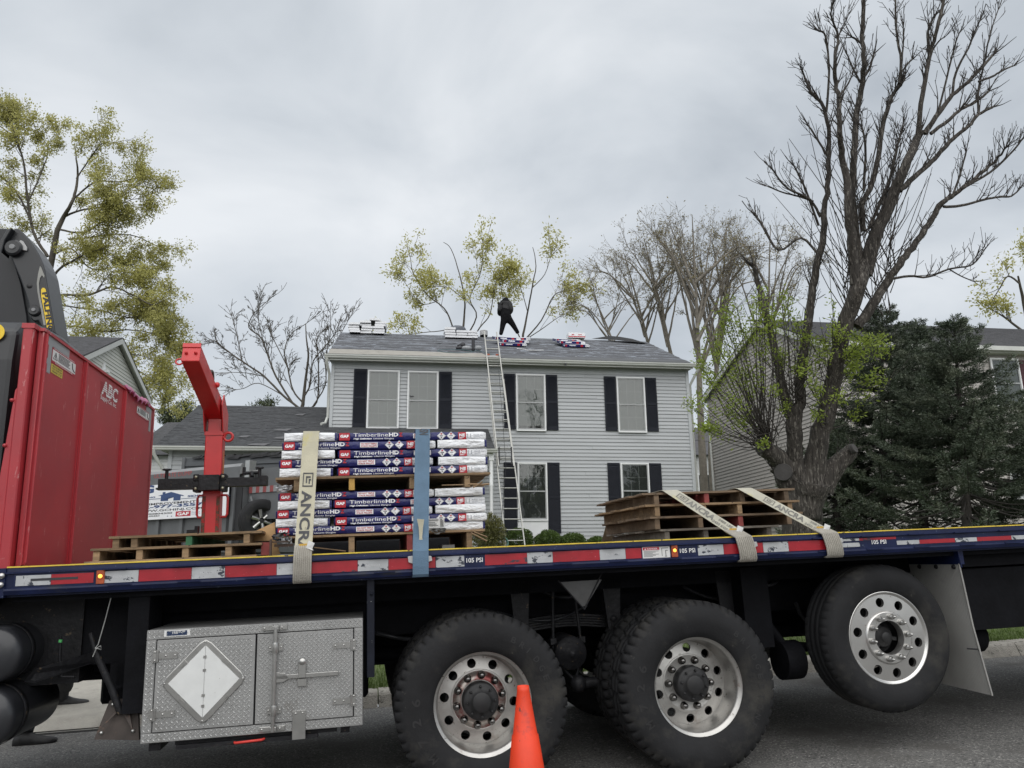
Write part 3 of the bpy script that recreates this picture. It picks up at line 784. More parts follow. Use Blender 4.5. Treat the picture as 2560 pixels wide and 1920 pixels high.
for z in (.906, .575):
    mb = MB(); mb.box(-1.215, -1.14, -.046, -.036, z - .018, z + .018); mb.lathe([(.0165, -.028), (.018, -.02), (.018, .02), (.0165, .028)], (-1.179, -.055, z), (0, 0, 1), 14)
    for sx in (-1, 1): mb.lathe([(0, -.004), (.005, -.003), (.006, 0)], (-1.178 + sx * .03, -.046, z), (0, 1, 0), 8)
    part('rod_guide', mb, m_steel, tb)
for z in (1.012, .478):
    mb = MB()
    for x0, x1 in ((-1.255, -1.195), (-1.16, -1.118)):
        mb.box(x0, x1, -.042, -.031, z - .013, z + .013); mb.lathe([(0, -.004), (.006, -.003), (.007, 0)], (x0 + .014, -.042, z), (0, 1, 0), 8)
    mb.box(-1.198, -1.162, -.062, -.05, z - .01, z + .012)
    part('rod_keeper', mb, m_steel, tb, .002)
mb = MB(); mb.box(-1.17, -.83, -.052, -.044, .735, .757); mb.prism([(-1.19, -.052, .715), (-1.13, -.052, .72), (-1.1, -.052, .737), (-1.12, -.052, .765), (-1.185, -.052, .775)], (0, .01, 0))
part('handle', mb, m_steel, tb, .002)
mb = MB(); mb.box(-1.05, -1.01, -.056, -.04, .735, .82); mb.lathe([(0, -.004), (.006, -.003), (.02, 0), (.02, .014)], (-1.03, -.056, .82), (0, 1, 0), 14); mb.box(-1.055, -1.005, -.05, -.036, .69, .73)
part('hasp', mb, m_steel, tb, .002)
mb = MB(); mb.box(-1.079, -1.008, -.040, -.035, .412, .562)
for sx in (-1.062, -1.025): mb.lathe([(0, -.004), (.005, -.003), (.006, 0)], (sx, -.04, .548), (0, 1, 0), 8)
part('catch_plate', mb, m_steel, tb, .001)
mb = MB(); mb.box(-1.775, -1.64, -.0325, -.030, .998, 1.031, 0); mb.box(-1.762, -1.655, -.033, -.0325, 1.002, 1.027, 1); mb.text('TREITOR', (-1.735, -.0335, 1.010), (1, 0, .12), (0, 0, 1), .013, .07, 0, .02)
part('maker_plate', mb, [m_stwhite, m_navydec], tb)
mb = MB(); mb.box(-1.70, -.84, .02, .5, .425, .454); mb.box(-1.69, -.94, -.01, .01, .408, .43, c=.004); mb.box(-1.84, -1.78, .05, .5, .40, .455); mb.box(-.82, -.77, .05, .5, .41, .455)
part('box_tray', mb, m_blk2, truck)
part('tray_grip', MB().tube([(-1.385, -.012, .420), (-1.38, -.03, .42), (-1.24, -.03, .425), (-1.23, -.012, .426)], .007, 8), m_redline, truck)
# tanks at the front, pad, wire
m_tank = M('tank_black', (0.022, 0.023, 0.027), r=0.38, var=0.25, sc=4, coat=0.2)
for cx, cz, r in ((-2.645, 0.955, 0.150), (-2.66, 0.635, 0.158)):
    mb = MB(); mb.lathe([(0, -.035), (r * .5, -.03), (r * .85, -.012), (r * .97, .006), (r, .03), (r, .62), (r * .9, .65), (0, .66)], (cx, 0, cz), (0, 1, 0), 40)
    tk = part('air_tank', mb, m_tank, truck)
    mb = MB(); mb.lathe([(r + .003, .12), (r + .005, .12), (r + .005, .17), (r + .003, .17)], (cx, 0, cz), (0, 1, 0), 40)
    part('tank_strap', mb, m_blk2, tk)
mb = MB(); mb.prism([(-2.50, .08, .80), (-2.46, .08, .86), (-2.2, .35, .92), (-2.2, .35, .86), (-2.45, .08, .79)], (0, .02, 0)); mb.tube([(-2.38, .2, 1.02), (-2.375, .2, .90), (-2.36, .2, .80), (-2.29, .2, .795)], .008, 6); mb.box(-2.8, -2.3, .3, .8, .75, 1.25)
part('tank_bracket', mb, m_blk2, truck)
part('hose_fitting', MB().cyl((-2.38, .2, .985), (-2.378, .2, 1.0), .010, 8), M('green_cap', (.1, .5, .15), r=.5), truck)
mb = MB(); mb.box(-2.46, -2.07, .32, .36, .842, 1.36); mb.box(-2.10, -1.88, .30, .34, .72, 1.3); mb.prism([(-2.135, .3, .845), (-2.01, .3, .845), (-2.01, .3, .735), (-2.14, .3, .68)], (0, .02, 0)); mb.box(-3.6, -2.1, .55, .62, .78, 1.36); mb.box(-1.99, -1.88, .05, .3, .6, 1.3)
part('inner_skirt', mb, m_black, truck)
m_pad = M('rusty_pad', (0.045, 0.035, 0.03), r=.7, var=.4, sc=10, wear=[((.13, .075, .05), 12, .58, .1)])
mb = MB(); mb.prism([(-2.075, .12, .665), (-1.93, .12, .672), (-1.90, .08, .455), (-2.128, .08, .478)], (0, .03, 0))
mb.prism([(-2.02, .115, .63), (-2.0, .115, .63), (-2.095, .02, .53)], (0, .012, 0)); mb.prism([(-2.02, .115, .63), (-1.98, .115, .65), (-1.92, .02, .52)], (0, .012, 0))
pad = part('outrigger_pad', mb, m_pad, truck)
part('pad_handle', MB().tube([(-2.155, .07, .94), (-2.06, .08, .74), (-2.005, .09, .60)], .019, 10).tube([(-2.185, .07, 1.035), (-2.15, .07, .93)], .012, 8), m_blk2, pad)
me_pb = mesh_from(MB().lathe([(0, -.01), (.008, -.008), (.011, 0)], (0, 0, 0), (0, 1, 0), 10), 'pad_bolt', [m_steel])
for x, z, y in ((-2.055, .645, .115), (-2.095, .508, .085), (-1.935, .505, .085)): inst(me_pb, 'pad_bolt', pad, (x, y, z))
part('pad_cable', MB().tube([(-2.083, .06, 1.25), (-2.11, .06, 1.1), (-2.135, .055, .972), (-2.148, .05, .955), (-2.115, .05, .945), (-2.12, .05, .965), (-2.14, .05, .955), (-2.155, .045, .91)], .0035, 5), m_cable, truck)
# ------------------------------------------------------------------ headboard
HB = -2.55
mb = MB().box(HB - .028, HB, 0.02, 2.44, 1.405, 2.775)
hb = part('headboard', mb, m_red, truck)
mb = MB(); mb.box(-2.642, -2.586, -.035, .05, 1.405, 2.795, c=.006); mb.box(-2.648, -2.58, -.04, .10, 2.77, 2.80)
part('corner_post', mb, m_red, hb)
part('corner_post', MB().box(-2.62, -2.55, 2.40, 2.49, 1.405, 2.775, c=.006), m_red, hb)
mb = MB().prism([(-2.64, -.03, 2.42), (-2.652, -.03, 2.40), (-2.715, -.03, 1.41), (-2.64, -.03, 1.41)], (0, .03, 0)); mb.box(-2.725, -2.64, -.03, .2, 1.28, 1.41)
part('gusset', mb, m_red, hb, .003)
me_hbolt = mesh_from(MB().lathe([(0, -.015), (.009, -.013), (.012, 0)], (0, 0, 0), (0, 1, 0), 10), 'bolt', [m_red])
for x, z in ((-2.66, 2.34), (-2.672, 2.08), (-2.685, 1.80), (-2.7, 1.50)): inst(me_hbolt, 'bolt', hb, (x, -.03, z))
me_hs = mesh_from(MB().lathe([(0, -.015), (.014, -.012), (.017, 0)], (0, 0, 0), (0, 1, 0), 10), 'bolt', [m_steel])
for z in (1.365, 1.318): inst(me_hs, 'bolt', hb, (-2.60, -.078, z))
mb = MB().box(-2.72, -2.585, -.07, -.03, 1.25, 1.405); part('end_plate', mb, m_blue, truck)
ribs = [0.03, 0.70, 1.58]
for y in ribs:
    mb = MB(); mb.box(HB, HB + .016, y, y + .012, 1.42, 2.76); mb.box(HB, HB + .006, y - .022, y, 1.42, 2.76); mb.cyl((HB + .016, y + .006, 1.43), (HB + .016, y + .006, 2.75), .006, 8)
    part('rib', mb, m_red, hb)
    me_lp = mesh_from(MB().box(0, .012, 0, .012, -.04, .04).box(0.001, .003, .012, .022, .034, .044, 1), 'slot_loop', [m_red, m_ink])
    for k in range(11): inst(me_lp, 'slot_loop', hb, (HB + .001, y + .03, 2.66 - k * .116))
mb = MB(); mb.box(HB - .02, HB + .012, .0, 2.44, 2.765, 2.783)
part('top_rail', mb, m_red, hb)
X = HB + .0015
def hbq(mb, y0, y1, z0, z1, m, dx=0.0): mb.box(X + dx, X + dx + .0008, y0, y1, z0, z1, m)
mb = MB(); hbq(mb, .085, .42, 2.71, 2.765, 0); hbq(mb, .085, .15, 2.54, 2.71, 0); part('grey_tape', mb, m_grytape, hb)
mb = MB(); hbq(mb, 2.20, 2.37, 2.705, 2.765, 0); hbq(mb, 2.31, 2.37, 2.56, 2.705, 0); part('grey_tape', mb, m_grytape, hb)
def sticker(y, z, w, h, yel=True):
    mb = MB(); hbq(mb, y, y + w, z, z + h, 1); hbq(mb, y + .004, y + w - .004, z + h * .16, z + h * .84, 0, .001)
    mb.text('DANGER ELECTROCUTION HAZARD', (X + .003, y + .02, z + h * .88), (0, 1, 0), (0, 0, 1), h * .075, w - .05, 0, .02)
    mb.text('ELECTROCUTION HAZARD', (X + .003, y + .05, z + h * .05), (0, 1, 0), (0, 0, 1), h * .075, w - .1, 0, .02)
    for k in range(7): hbq(mb, y + w * .25, y + w * (.74 - .03 * (k % 3)), z + h * (.75 - k * .075), z + h * (.78 - k * .075), 2, .002)
    T3 = [(X + .003, y + w * .05, z + h * .3), (X + .003, y + w * .2, z + h * .3), (X + .003, y + w * .125, z + h * .72)]
    mb.tube(T3 + [T3[0]], .0016, 4, 2); mb.tube([(X + .003, y + w * .125, z + h * .36), (X + .003, y + w * .125, z + h * .58)], .002, 4, 2)
    mb.tube([(X + .003, y + w * .82, z + h * .75), (X + .003, y + w * .86, z + h * .4), (X + .003, y + w * .95, z + h * .25)], .003, 4, 2)
    part('warning_sticker', mb, [m_stwhite, m_stred, m_ink], hb)
sticker(.158, 2.615, .385, .10); sticker(1.93, 2.635, .37, .085)
mb = MB(); hbq(mb, .16, .34, 2.555, 2.61, 0)
for k, s in enumerate(('TRUCK HEIGHT', 'TO TOP OF', "CRANE 12' 6\"")): mb.text(s, (X + .002, .175, 2.594 - k * .016), (0, 1, 0), (0, 0, 1), .0105, .15, 1, .015)
part('height_sticker', mb, [m_styel, m_ink], hb)
mb = MB(); mb.text('ABC', (X + .001, 1.06, 2.628), (0, 1, 0), (0, .12, 1), .098, .36, 0, .045)
mb.text('Supply Co. Inc.', (X + .001, 1.05, 2.582), (0, 1, 0), (0, 0, 1), .034, .36, 0, .01)
for k in range(5): mb.box(X + .0014, X + .002, 1.03, 1.46, 2.640 + k * .016, 2.6435 + k * .016, 1)
part('company_logo', mb, [m_white, m_red], hb)
# pink wrap hanging on the headboard
m_pink = M('pink_plastic', (0.55, 0.16, 0.30), r=.35, var=.25, sc=14, trans=.3, bump=.4, bs=25)
mb = MB(); ny = 18
for j in range(ny + 1):
    y = 1.58 + j * .66 / ny; wv = .008 * math.sin(j * 2.1) + .004
    for (dx, z) in ((-.06, 2.70), (-.035, 2.785), (.0, 2.80), (.022, 2.775), (.024 + wv, 2.765 - .012 * (j % 3))): mb.v.append((HB + dx + wv * .3, y, z + wv + .012 * math.sin(j * .5)))
for j in range(ny):
    for i in range(4): mb.f.append((j * 5 + i, j * 5 + i + 1, j * 5 + 6 + i, j * 5 + 5 + i)); mb.m.append(0); mb.sm.append(True)
single('pink_plastic_sheet', mb, m_pink, 'strip of pink plastic draped over the far top edge of the red headboard', 'plastic sheet', FT, (HB, 1.9, 2.78))
# ------------------------------------------------------------------ crane
cx0 = -3.45
mb = MB()
prof = [(0.02, 1.42), (0.02, 2.60), (0.04, 2.78), (0.12, 2.86), (.35, 2.92), (.70, 2.95), (1.0, 2.94), (1.35, 2.90), (1.62, 2.80), (1.74, 2.62), (1.76, 2.3), (1.76, 1.42)]
mb.prism([(-2.70, y, z - .005) for y, z in prof], (-0.75, 0, 0))
cr = part('crane', mb, m_crane, truck, .03, seg=2)
mb = MB(); mb.box(-3.9, -2.75, .05, 2.3, 1.2, 1.45); mb.box(-4.4, -2.66, -.02, .06, 1.18, 1.55); mb.box(-3.1, -2.78, -.03, .06, 1.55, 1.9, c=.01)
part('crane_base', mb, m_black, truck)
mb = MB(); mb.text('PALFINGER', (-3.03, .016, 2.72), (1, 0, 0), (0, 0, 1), .06, .31, 1, .04)
pts = [(-2.775 - .04 + math.cos(a) * (.055 if math.cos(a) > 0 else .44), .017, 2.758 + math.sin(a) * .055) for a in [2 * PI * k / 28 for k in range(28)]]
mb2 = MB().prism(pts, (0, .004, 0)); mb2.v.extend([]);
part('brand_decal', mb2, m_pyel, cr)
mb = MB(); mb.text('PALFINGER', (-3.19, .0155, 2.742), (1, 0, 0), (0, 0, 1), .045, .405, 0, .045); part('brand_lettering', mb, m_ink, cr)
mb = MB(); mb.box(-3.1, -2.825, .012, .018, 2.45, 2.66, 0); mb.box(-3.1, -2.825, .010, .012, 2.62, 2.655, 1); mb.box(-3.1, -2.825, .010, .012, 2.50, 2.515, 1); part('warning_sticker', mb, [m_stwhite, m_stred], cr)
mb = MB(); mb.box(-2.698, -2.69, 1.50, 1.64, 2.70, 2.84, 0); mb.box(-2.69, -2.687, 1.52, 1.58, 2.72, 2.81, 1); part('function_decal', mb, [m_pyel, m_ink], cr)
mb = MB().cyl((-2.69, 1.63, 2.76), (-2.60, 1.66, 2.775), .035, 12); part('beacon', mb, M('beacon_amber', (.32, .12, .05), r=.4, var=.2, sc=20), cr)
# boom knuckle plate
YB = 0.8
def cp(u, v, y=YB): return Tp(u / 3.607, 540 + v / 3.607, y)
outer = [(118, 118), (140, 108), (170, 114), (200, 140), (260, 210), (300, 262), (350, 345), (385, 420), (402, 475), (440, 700), (492, 1010), (500, 1060), (390, 1030), (345, 945), (300, 950), (275, 920), (262, 860), (255, 790), (225, 690), (180, 565), (140, 470), (105, 390), (85, 320), (80, 240), (88, 200), (110, 165)]
P_ = [cp(*q) for q in outer]
bm_ = part('boom', MB().prism(P_, (0, .26, 0)), m_crane, cr, .012, seg=2)
P2 = [cp(u - 62, v + 5, YB - .03) for u, v in [(118, 118), (150, 112), (185, 150), (190, 200), (150, 190), (120, 215), (118, 300), (150, 350), (190, 330), (210, 600), (260, 850), (200, 1010), (-260, 1010), (-260, 130), (-60, 120)]]
part('boom', MB().prism([Vector((p.x, YB + .12, p.z)) for p in [cp(u, v, YB + .12) for u, v in [(-160, 110), (60, 108), (120, 150), (140, 420), (200, 620), (250, 900), (260, 1060), (-160, 1060)]]], (0, .3, 0)), M('crane_black', (.014, .015, .018), r=.5, var=.2, sc=4), cr, .01)
part('boom_rib', MB().prism([cp(u, v, YB - .05) for u, v in [(-20, 260), (60, 120), (110, 105), (40, 220), (10, 330)]], (0, .12, 0)), m_crane, cr, .004)
m_lg0 = M('pin_grey', (.22, .225, .23), r=.5, var=.2, sc=30)
def disc(name, u, v, r, mat, mat2, y=YB):
    c = cp(u, v, y)
    o = part(name, MB().lathe([(0, -.022), (r * .8, -.022), (r, -.012), (r, .03)], c, (0, 1, 0), 24, smooth=False), mat, cr)
    part(name + '_cap', MB().lathe([(0, -.03), (r * .3, -.03), (r * .36, -.02)], c, (0, 1, 0), 14, smooth=False), mat2, cr)
disc('pivot_pin', 122, 288, .058, m_crane, m_lg0, YB - .02); disc('pivot_pin', 315, 855, .04, m_crane, m_lg0)
m_lg = M('light_grey_paint', (.42, .42, .42), r=.4, var=.1, sc=10)
part('pin_plate', MB().prism([cp(u, v, YB - .004) for u, v in [(175, 240), (190, 222), (215, 235), (250, 290), (245, 318), (205, 310), (178, 275)]], (0, -.012, 0)), m_lg, cr, .002)
part('grease_port', MB().lathe([(0, -.008), (.012, -.008), (.02, 0)], cp(267, 630), (0, 1, 0), 12), m_hub, cr)
part('boom_stripe', MB().prism([cp(u, v, YB - .002) for u, v in [(362, 452), (375, 470), (402, 540), (400, 560), (380, 535), (362, 560), (352, 610), (358, 690), (415, 985), (395, 985), (340, 690), (333, 610), (345, 520)]], (0, -.003, 0)), m_crey, cr)
q = [(372, 665), (382, 650), (398, 648), (412, 660), (430, 740), (474, 1010), (425, 1010), (372, 720)]
part('brand_decal', MB().prism([cp(u, v, YB - .003) for u, v in q], (0, -.003, 0)), m_pyel, cr)
a0 = cp(397, 690, YB - .008); a1 = cp(452, 1045, YB - .008)
dv = (a1 - a0); ayv = Vector((dv.z, 0, -dv.x)) * -1
mb = MB(); mb.text('PALFINGER', a0 + Vector((-.012, 0, 0)), dv, ayv, .034, dv.length * 1.35, 0, .04)
part('brand_lettering', mb, m_ink, cr)
# ------------------------------------------------------------------ pallets on the deck
m_pal = M('pallet_wood', (0.26, 0.175, 0.10), r=.85, var=.4, sc=5, stretch=(.6, 7, 7), rv=.3, bump=.3, bs=50, wear=[((.10, .07, .045), 5, .52, .2), ((.05, .035, .03), 26, .64, .04)])
m_pald = M('pallet_wood_weathered', (0.15, 0.105, 0.068), r=.85, var=.3, sc=4, stretch=(.5, 6, 6), rv=.3, bump=.25, bs=50, wear=[((.05, .04, .03), 5, .56, .15)])
m_palg = M('pallet_wood_grey', (0.17, 0.15, 0.125), r=.85, var=.3, sc=4, stretch=(.5, 6, 6), rv=.25, bump=.25, bs=50, wear=[((.05, .045, .04), 6, .58, .15)])
m_pgreen = M('green_paint', (.03, .13, .06), r=.7, var=.3, sc=14)
m_pred = M('pallet_red_paint', (.23, .045, .04), r=.7, var=.3, sc=14)
m_pyw = M('yellow_wood', (.42, .25, .06), r=.7, var=.15, sc=14)
def pallet(label, x0, x1, y0, y1, z0, h, strs, mat, group, nb=8, bottom=0, rz=0.0, colors={}, flip=False, seed=0, bt=.014, jag=.02):
    r = random.Random(seed)
    cx, cy = (x0 + x1) / 2, (y0 + y1) / 2
    p = thing('pallet', label, 'pallet', FT, (0, 0, 0), group, R=Matrix.Translation((cx, cy, z0)) @ Matrix.Rotation(rz, 4, 'Z'))
    w, d = x1 - x0, y1 - y0
    sh = h - bt * (2 if bottom else 1)
    zb = (bt if bottom else 0.0)
    deckz, sz = (h - bt, zb) if not flip else (0.0, bt)
    me_s = mesh_from(MB().box(-.018, .018, -d / 2 + .01, d / 2 - .01, 0, sh - .0005, c=.002), 'stringer', [mat])
    for i, sx in enumerate(strs):
        m2 = me_s
        if i in colors: m2 = me_s.copy(); m2.materials[0] = colors[i]
        inst(m2, 'stringer', p, (sx - cx, 0, sz), rel=False)
    pitch = d / nb
    for b in range(nb):
        bw = pitch * r.uniform(.82, .95)
        me_b = mesh_from(MB().box(-w / 2, w / 2, 0, bw, 0, bt, c=.0015), 'deck_board', [mat])
        inst(me_b, 'deck_board', p, (r.uniform(-jag, jag), -d / 2 + b * pitch, deckz + r.uniform(0, .0015)), (r.uniform(-.006, .006), r.uniform(-.004, .004), r.uniform(-.006, .006)), rel=False)
    if bottom:
        for b in range(bottom):
            me_b = mesh_from(MB().box(-w / 2, w / 2, 0, .09, 0, bt - .001, c=.0015), 'bottom_board', [mat])
            inst(me_b, 'bottom_board', p, (r.uniform(-jag, jag), -d / 2 + b * (d - .09) / max(1, bottom - 1), 0), rel=False)
    return p
GP = 'empty pallets strapped on the truck deck'
pallet('weathered grey empty pallet at the bottom of the strapped right pile', 1.27, 2.16, .24, 1.36, 1.412, .071, (1.335, 1.62, 1.88, 2.1), m_palg, GP, seed=1, rz=.01)
pallet('dark brown empty pallet second from bottom of the strapped pile', 1.20, 2.345, .24, 1.38, 1.486, .084, (1.285, 1.60, 1.90, 2.27), m_pald, GP, colors={2: m_pred}, seed=2, rz=-.008, jag=.035)
pallet('warm brown empty pallet third from bottom of the strapped pile', 1.185, 2.35, .235, 1.36, 1.572, .080, (1.275, 1.62, 1.89, 2.28), m_pal, GP, seed=3, rz=.012)
pallet('topmost reddish brown empty pallet under both diagonal straps', 1.20, 2.35, .24, 1.37, 1.654, .080, (1.29, 1.66, 1.93, 2.27), m_pald, GP, colors={1: m_pred}, seed=4, rz=-.004)
GL = 'low pallets beside the red headboard'
pallet('lower tan pallet lying on the deck beside the red headboard', -2.24, -1.30, .10, 1.2, 1.412, .082, (-2.20, -1.97, -1.72, -1.48), m_pal, GL, bottom=4, seed=5, rz=.004)
pallet('upper tan pallet with a green painted block beside the headboard', -2.15, -1.30, .11, 1.2, 1.496, .067, (-2.1, -2.0, -1.70, -1.375), m_pal, GL, colors={2: m_pgreen}, seed=6, rz=-.006)
GS = 'pallets under the shingle bundles'
pallet('lower pallet carrying the bottom tier of shingle bundles', -1.22, .09, .19, 1.24, 1.412, .116, (-1.08, -.765, -.405, -.025), m_pal, GS, seed=7, colors={2: m_pred})
pallet('upper pallet between the two tiers of shingle bundles', -1.235, .115, .17, 1.25, 1.800, .089, (-1.10, -.765, -.385, -.03), m_pal, GS, seed=8, colors={1: m_pyw}, jag=.008)
# ------------------------------------------------------------------ shingle bundles
m_wn = M('wrap_navy', (0.013, 0.015, 0.105), r=.32, var=.15, sc=20, coat=.15, spec=.4, bump=.4, bs=40)
m_ww = M('wrap_white', (0.76, 0.77, 0.79), r=.28, var=.05, sc=14, coat=.3, bump=.7, bs=34, stretch=(1, 1, 2.2))
m_wt = M('wrap_print_white', (0.80, 0.80, 0.82), r=.4, var=.02)
m_wr = M('wrap_print_red', (0.42, 0.015, 0.028), r=.35, var=.06)
m_wg = M('wrap_print_grey', (0.25, 0.26, 0.30), r=.5, var=.1, sc=60)
LB, HBN, DB = 0.965, 0.0545, 0.325
def wrink(x, z, s):
    return 0.0045 * noise.noise((x * 5 + s, z * 55, s)) + 0.0038 * noise.noise((x * 22, z * 30 + x * 14, s * 2)) + 0.0015 * noise.noise((x * 60, z * 60, s * 3))
def bundle_body(seed, white_from=0.862, L=LB, D=DB, H=HBN, mirror=False):
    mb = MB(); nx = 56; per = []
    for k in range(28):
        a = 2 * PI * k / 28 - PI
        c, s_ = math.cos(a), math.sin(a)
        ex = .22
        per.append((math.copysign(abs(c) ** ex, c), math.copysign(abs(s_) ** ex, s_)))
    n = len(per)
    for i in range(nx + 1):
        t = i / nx; x = t * L; endf = min(1, min(t, 1 - t) * L / .02); sc = .84 + .16 * endf ** .5
        for (cy, cz) in per:
            y = D / 2 + cy * D / 2 * (1 - (1 - sc) * .2); z = H / 2 + cz * H / 2 * sc
            w = wrink(x, z if cy < 0 else y, seed)
            mb.v.append((x, y + (w if cy < -.5 else 0) - (0.002 if cy < -.5 else 0), z + (w * .6 if abs(cz) > .8 else 0) * (1 if cz > 0 else .3)))
    for i in range(nx):
        for j in range(n):
            mb.f.append((i * n + j, (i + 1) * n + j, (i + 1) * n + (j + 1) % n, i * n + (j + 1) % n)); mb.m.append(1 if (i + .5) / nx > white_from else 0); mb.sm.append(True)
    mb.f.append(tuple(range(n))); mb.m.append(1); mb.sm.append(False)
    mb.f.append(tuple(range(nx * n, nx * n + n))[::-1]); mb.m.append(1); mb.sm.append(False)
    return mesh_from(mb, 'wrapper', [m_wn, m_ww])
def surf(mb, seed, off=.0022):       # press flat print on to the wrinkled front face
    out = MB(); out.f, out.m, out.sm = mb.f, mb.m, mb.sm
    out.v = [(x, -.0035 - off + wrink(x, min(max(z, .004), HBN - .004), seed) * .8 + y, z) for x, y, z in mb.v]
    return out
def gridbox(mb, x0, x1, z0, z1, m, y=0.0, n=6):
    k = len(mb.v); nz = 3
    for j in range(nz + 1):
        for i in range(n + 1): mb.v.append((x0 + (x1 - x0) * i / n, y, z0 + (z1 - z0) * j / nz))
    for j in range(nz):
        for i in range(n): mb.f.append((k + j * (n + 1) + i, k + j * (n + 1) + i + 1, k + (j + 1) * (n + 1) + i + 1, k + (j + 1) * (n + 1) + i)); mb.m.append(m); mb.sm.append(True)
X1, Z1 = (1, 0, 0), (0, 0, 1)
def bundle_print(seed, dz=0.0):
    Lk = lambda f: f * LB
    lg = MB(); gridbox(lg, Lk(.011), Lk(.08), .003, HBN - .004, 1); lg.text('GAF', (Lk(.0185), -.0012, .018 + dz), X1, Z1, .0175, Lk(.054), 0, .05)
    nm = MB(); nm.text('Timberline', (Lk(.104), 0, .0235 + dz), X1, Z1, .0235, Lk(.228), 0, .0)
    nm.text('HD', (Lk(.337), 0, .0235 + dz), X1, Z1, .0235, Lk(.062), 0, .045); nm.text('Z', (Lk(.403), 0, .0235 + dz), X1, Z1, .0235, Lk(.026), 1, .045)
    nm.text('High Definition', (Lk(.106), 0, .0075 + dz * .6), X1, Z1, .0095, Lk(.118), 0, .03); nm.text('Lifetime Shingles', (Lk(.235), 0, .0075 + dz * .6), X1, Z1, .0095, Lk(.135), 0, .0)
    wn = MB(); gridbox(wn, Lk(.499), Lk(.614), .013, .043, 0)
    wn.text('DO NOT TRIPLE', (Lk(.506), -.0012, .0305), X1, Z1, .0095, Lk(.101), 1, .03); wn.text('STACK PALLETS', (Lk(.506), -.0012, .0165), X1, Z1, .0095, Lk(.101), 1, .03)
    dm = MB()
    for c in (.6905, .7565):
        x, z, r = Lk(c), HBN / 2, .0265
        for rr, m, y in ((r, 0, 0), ):
            dm.add([(x - rr * 1.1, y, z), (x, y, z - rr), (x + rr * 1.1, y, z), (x, y, z + rr)], [(0, 1, 2, 3)], m)
        e_ = r * .86
        for p, q in (((-1, 0), (0, -1)), ((0, -1), (1, 0)), ((1, 0), (0, 1)), ((0, 1), (-1, 0))):
            dm.tube([(x + p[0] * e_ * 1.1, -.0012, z + p[1] * e_), (x + q[0] * e_ * 1.1, -.0012, z + q[1] * e_)], .0005, 3, 2)
        dm.box(x - .005, x + .005, -.0014, -.001, z + .008, z + .017, 1); dm.box(x - .012, x + .012, -.0014, -.001, z - .002, z + .002, 2)
        dm.add([(x - .006, -.0014, z - .007), (x + .006, -.0014, z - .007), (x, -.0014, z - .018)], [(0, 1, 2)], 2)
    rg = MB(); gridbox(rg, Lk(.806), Lk(.860), .003, HBN - .004, 1); rg.text('NE', (Lk(.812), -.0012, .022), X1, Z1, .018, Lk(.04), 0, .05)
    for k in range(2): rg.box(Lk(.812), Lk(.845 - .01 * k), -.0014, -.001, .014 - k * .005, .0165 - k * .005, 0)
    rg.text('11', (Lk(.868), -.0005, .014), X1, Z1, .028, Lk(.026), 2, -.004); rg.text('PEWTER GRAY', (Lk(.91), -.0005, .028), X1, Z1, .010, Lk(.075), 2, -.002); rg.box(Lk(.91), Lk(.95), -.0008, -.0004, .018, .020, 2)
    return [('logo_patch', mesh_from(surf(lg, seed), 'logo_patch', [m_wt, m_wr])), ('product_name', mesh_from(surf(nm, seed), 'product_name', [m_wt, m_wr])),
            ('stacking_notice', mesh_from(surf(wn, seed), 'stacking_notice', [m_wt, m_wr])), ('hazard_diamonds', mesh_from(surf(dm, seed), 'hazard_diamonds', [m_wt, m_wr, m_ink])),
            ('region_patch', mesh_from(surf(rg, seed), 'region_patch', [m_wt, m_wr, m_wg]))]
variants = [(bundle_body(s), bundle_print(s, d)) for s, d in ((1.3, 0), (7.7, .003), (4.1, -.002))]
# short-end bundles: lie across the pallet, white folded end towards the street
def end_mesh(seed, navy_side):
    mb = MB(); W_, H, D = .325, HBN, .96
    nx, nz = 22, 8
    for j in range(nz + 1):
        for i in range(nx + 1):
            u, v = i / nx, j / nz
            px_, pz_ = (u - .5) * 2, (v - .5) * 2
            bul = (1 - abs(px_) ** 5) * (1 - abs(pz_) ** 4)
            w = .010 * noise.noise((u * 4 + seed, v * 3 + u * 3, seed)) + .007 * noise.noise((u * 14, v * 9 + u * 10, seed))
            mb.v.append((u * W_, -.012 * bul + .004 + w * bul, v * H * (1 - .12 * abs(px_) ** 4) + .06 * H * abs(px_) ** 4))
    for j in range(nz):
        for i in range(nx):
            a = j * (nx + 1) + i
            mb.f.append((a, a + 1, a + nx + 2, a + nx + 1)); mb.m.append(0 if not (navy_side and i >= nx - 1) else 1); mb.sm.append(True)
    mb.box(.0015, W_ - .0015, .006, D, .0015, H - .0015, 0)
    return mesh_from(mb, 'wrapper', [m_ww, m_wn])
ends = [end_mesh(s, s > 2) for s in (1.1, 2.5, 3.7)]
GB = 'shingle bundles stacked on the truck deck'
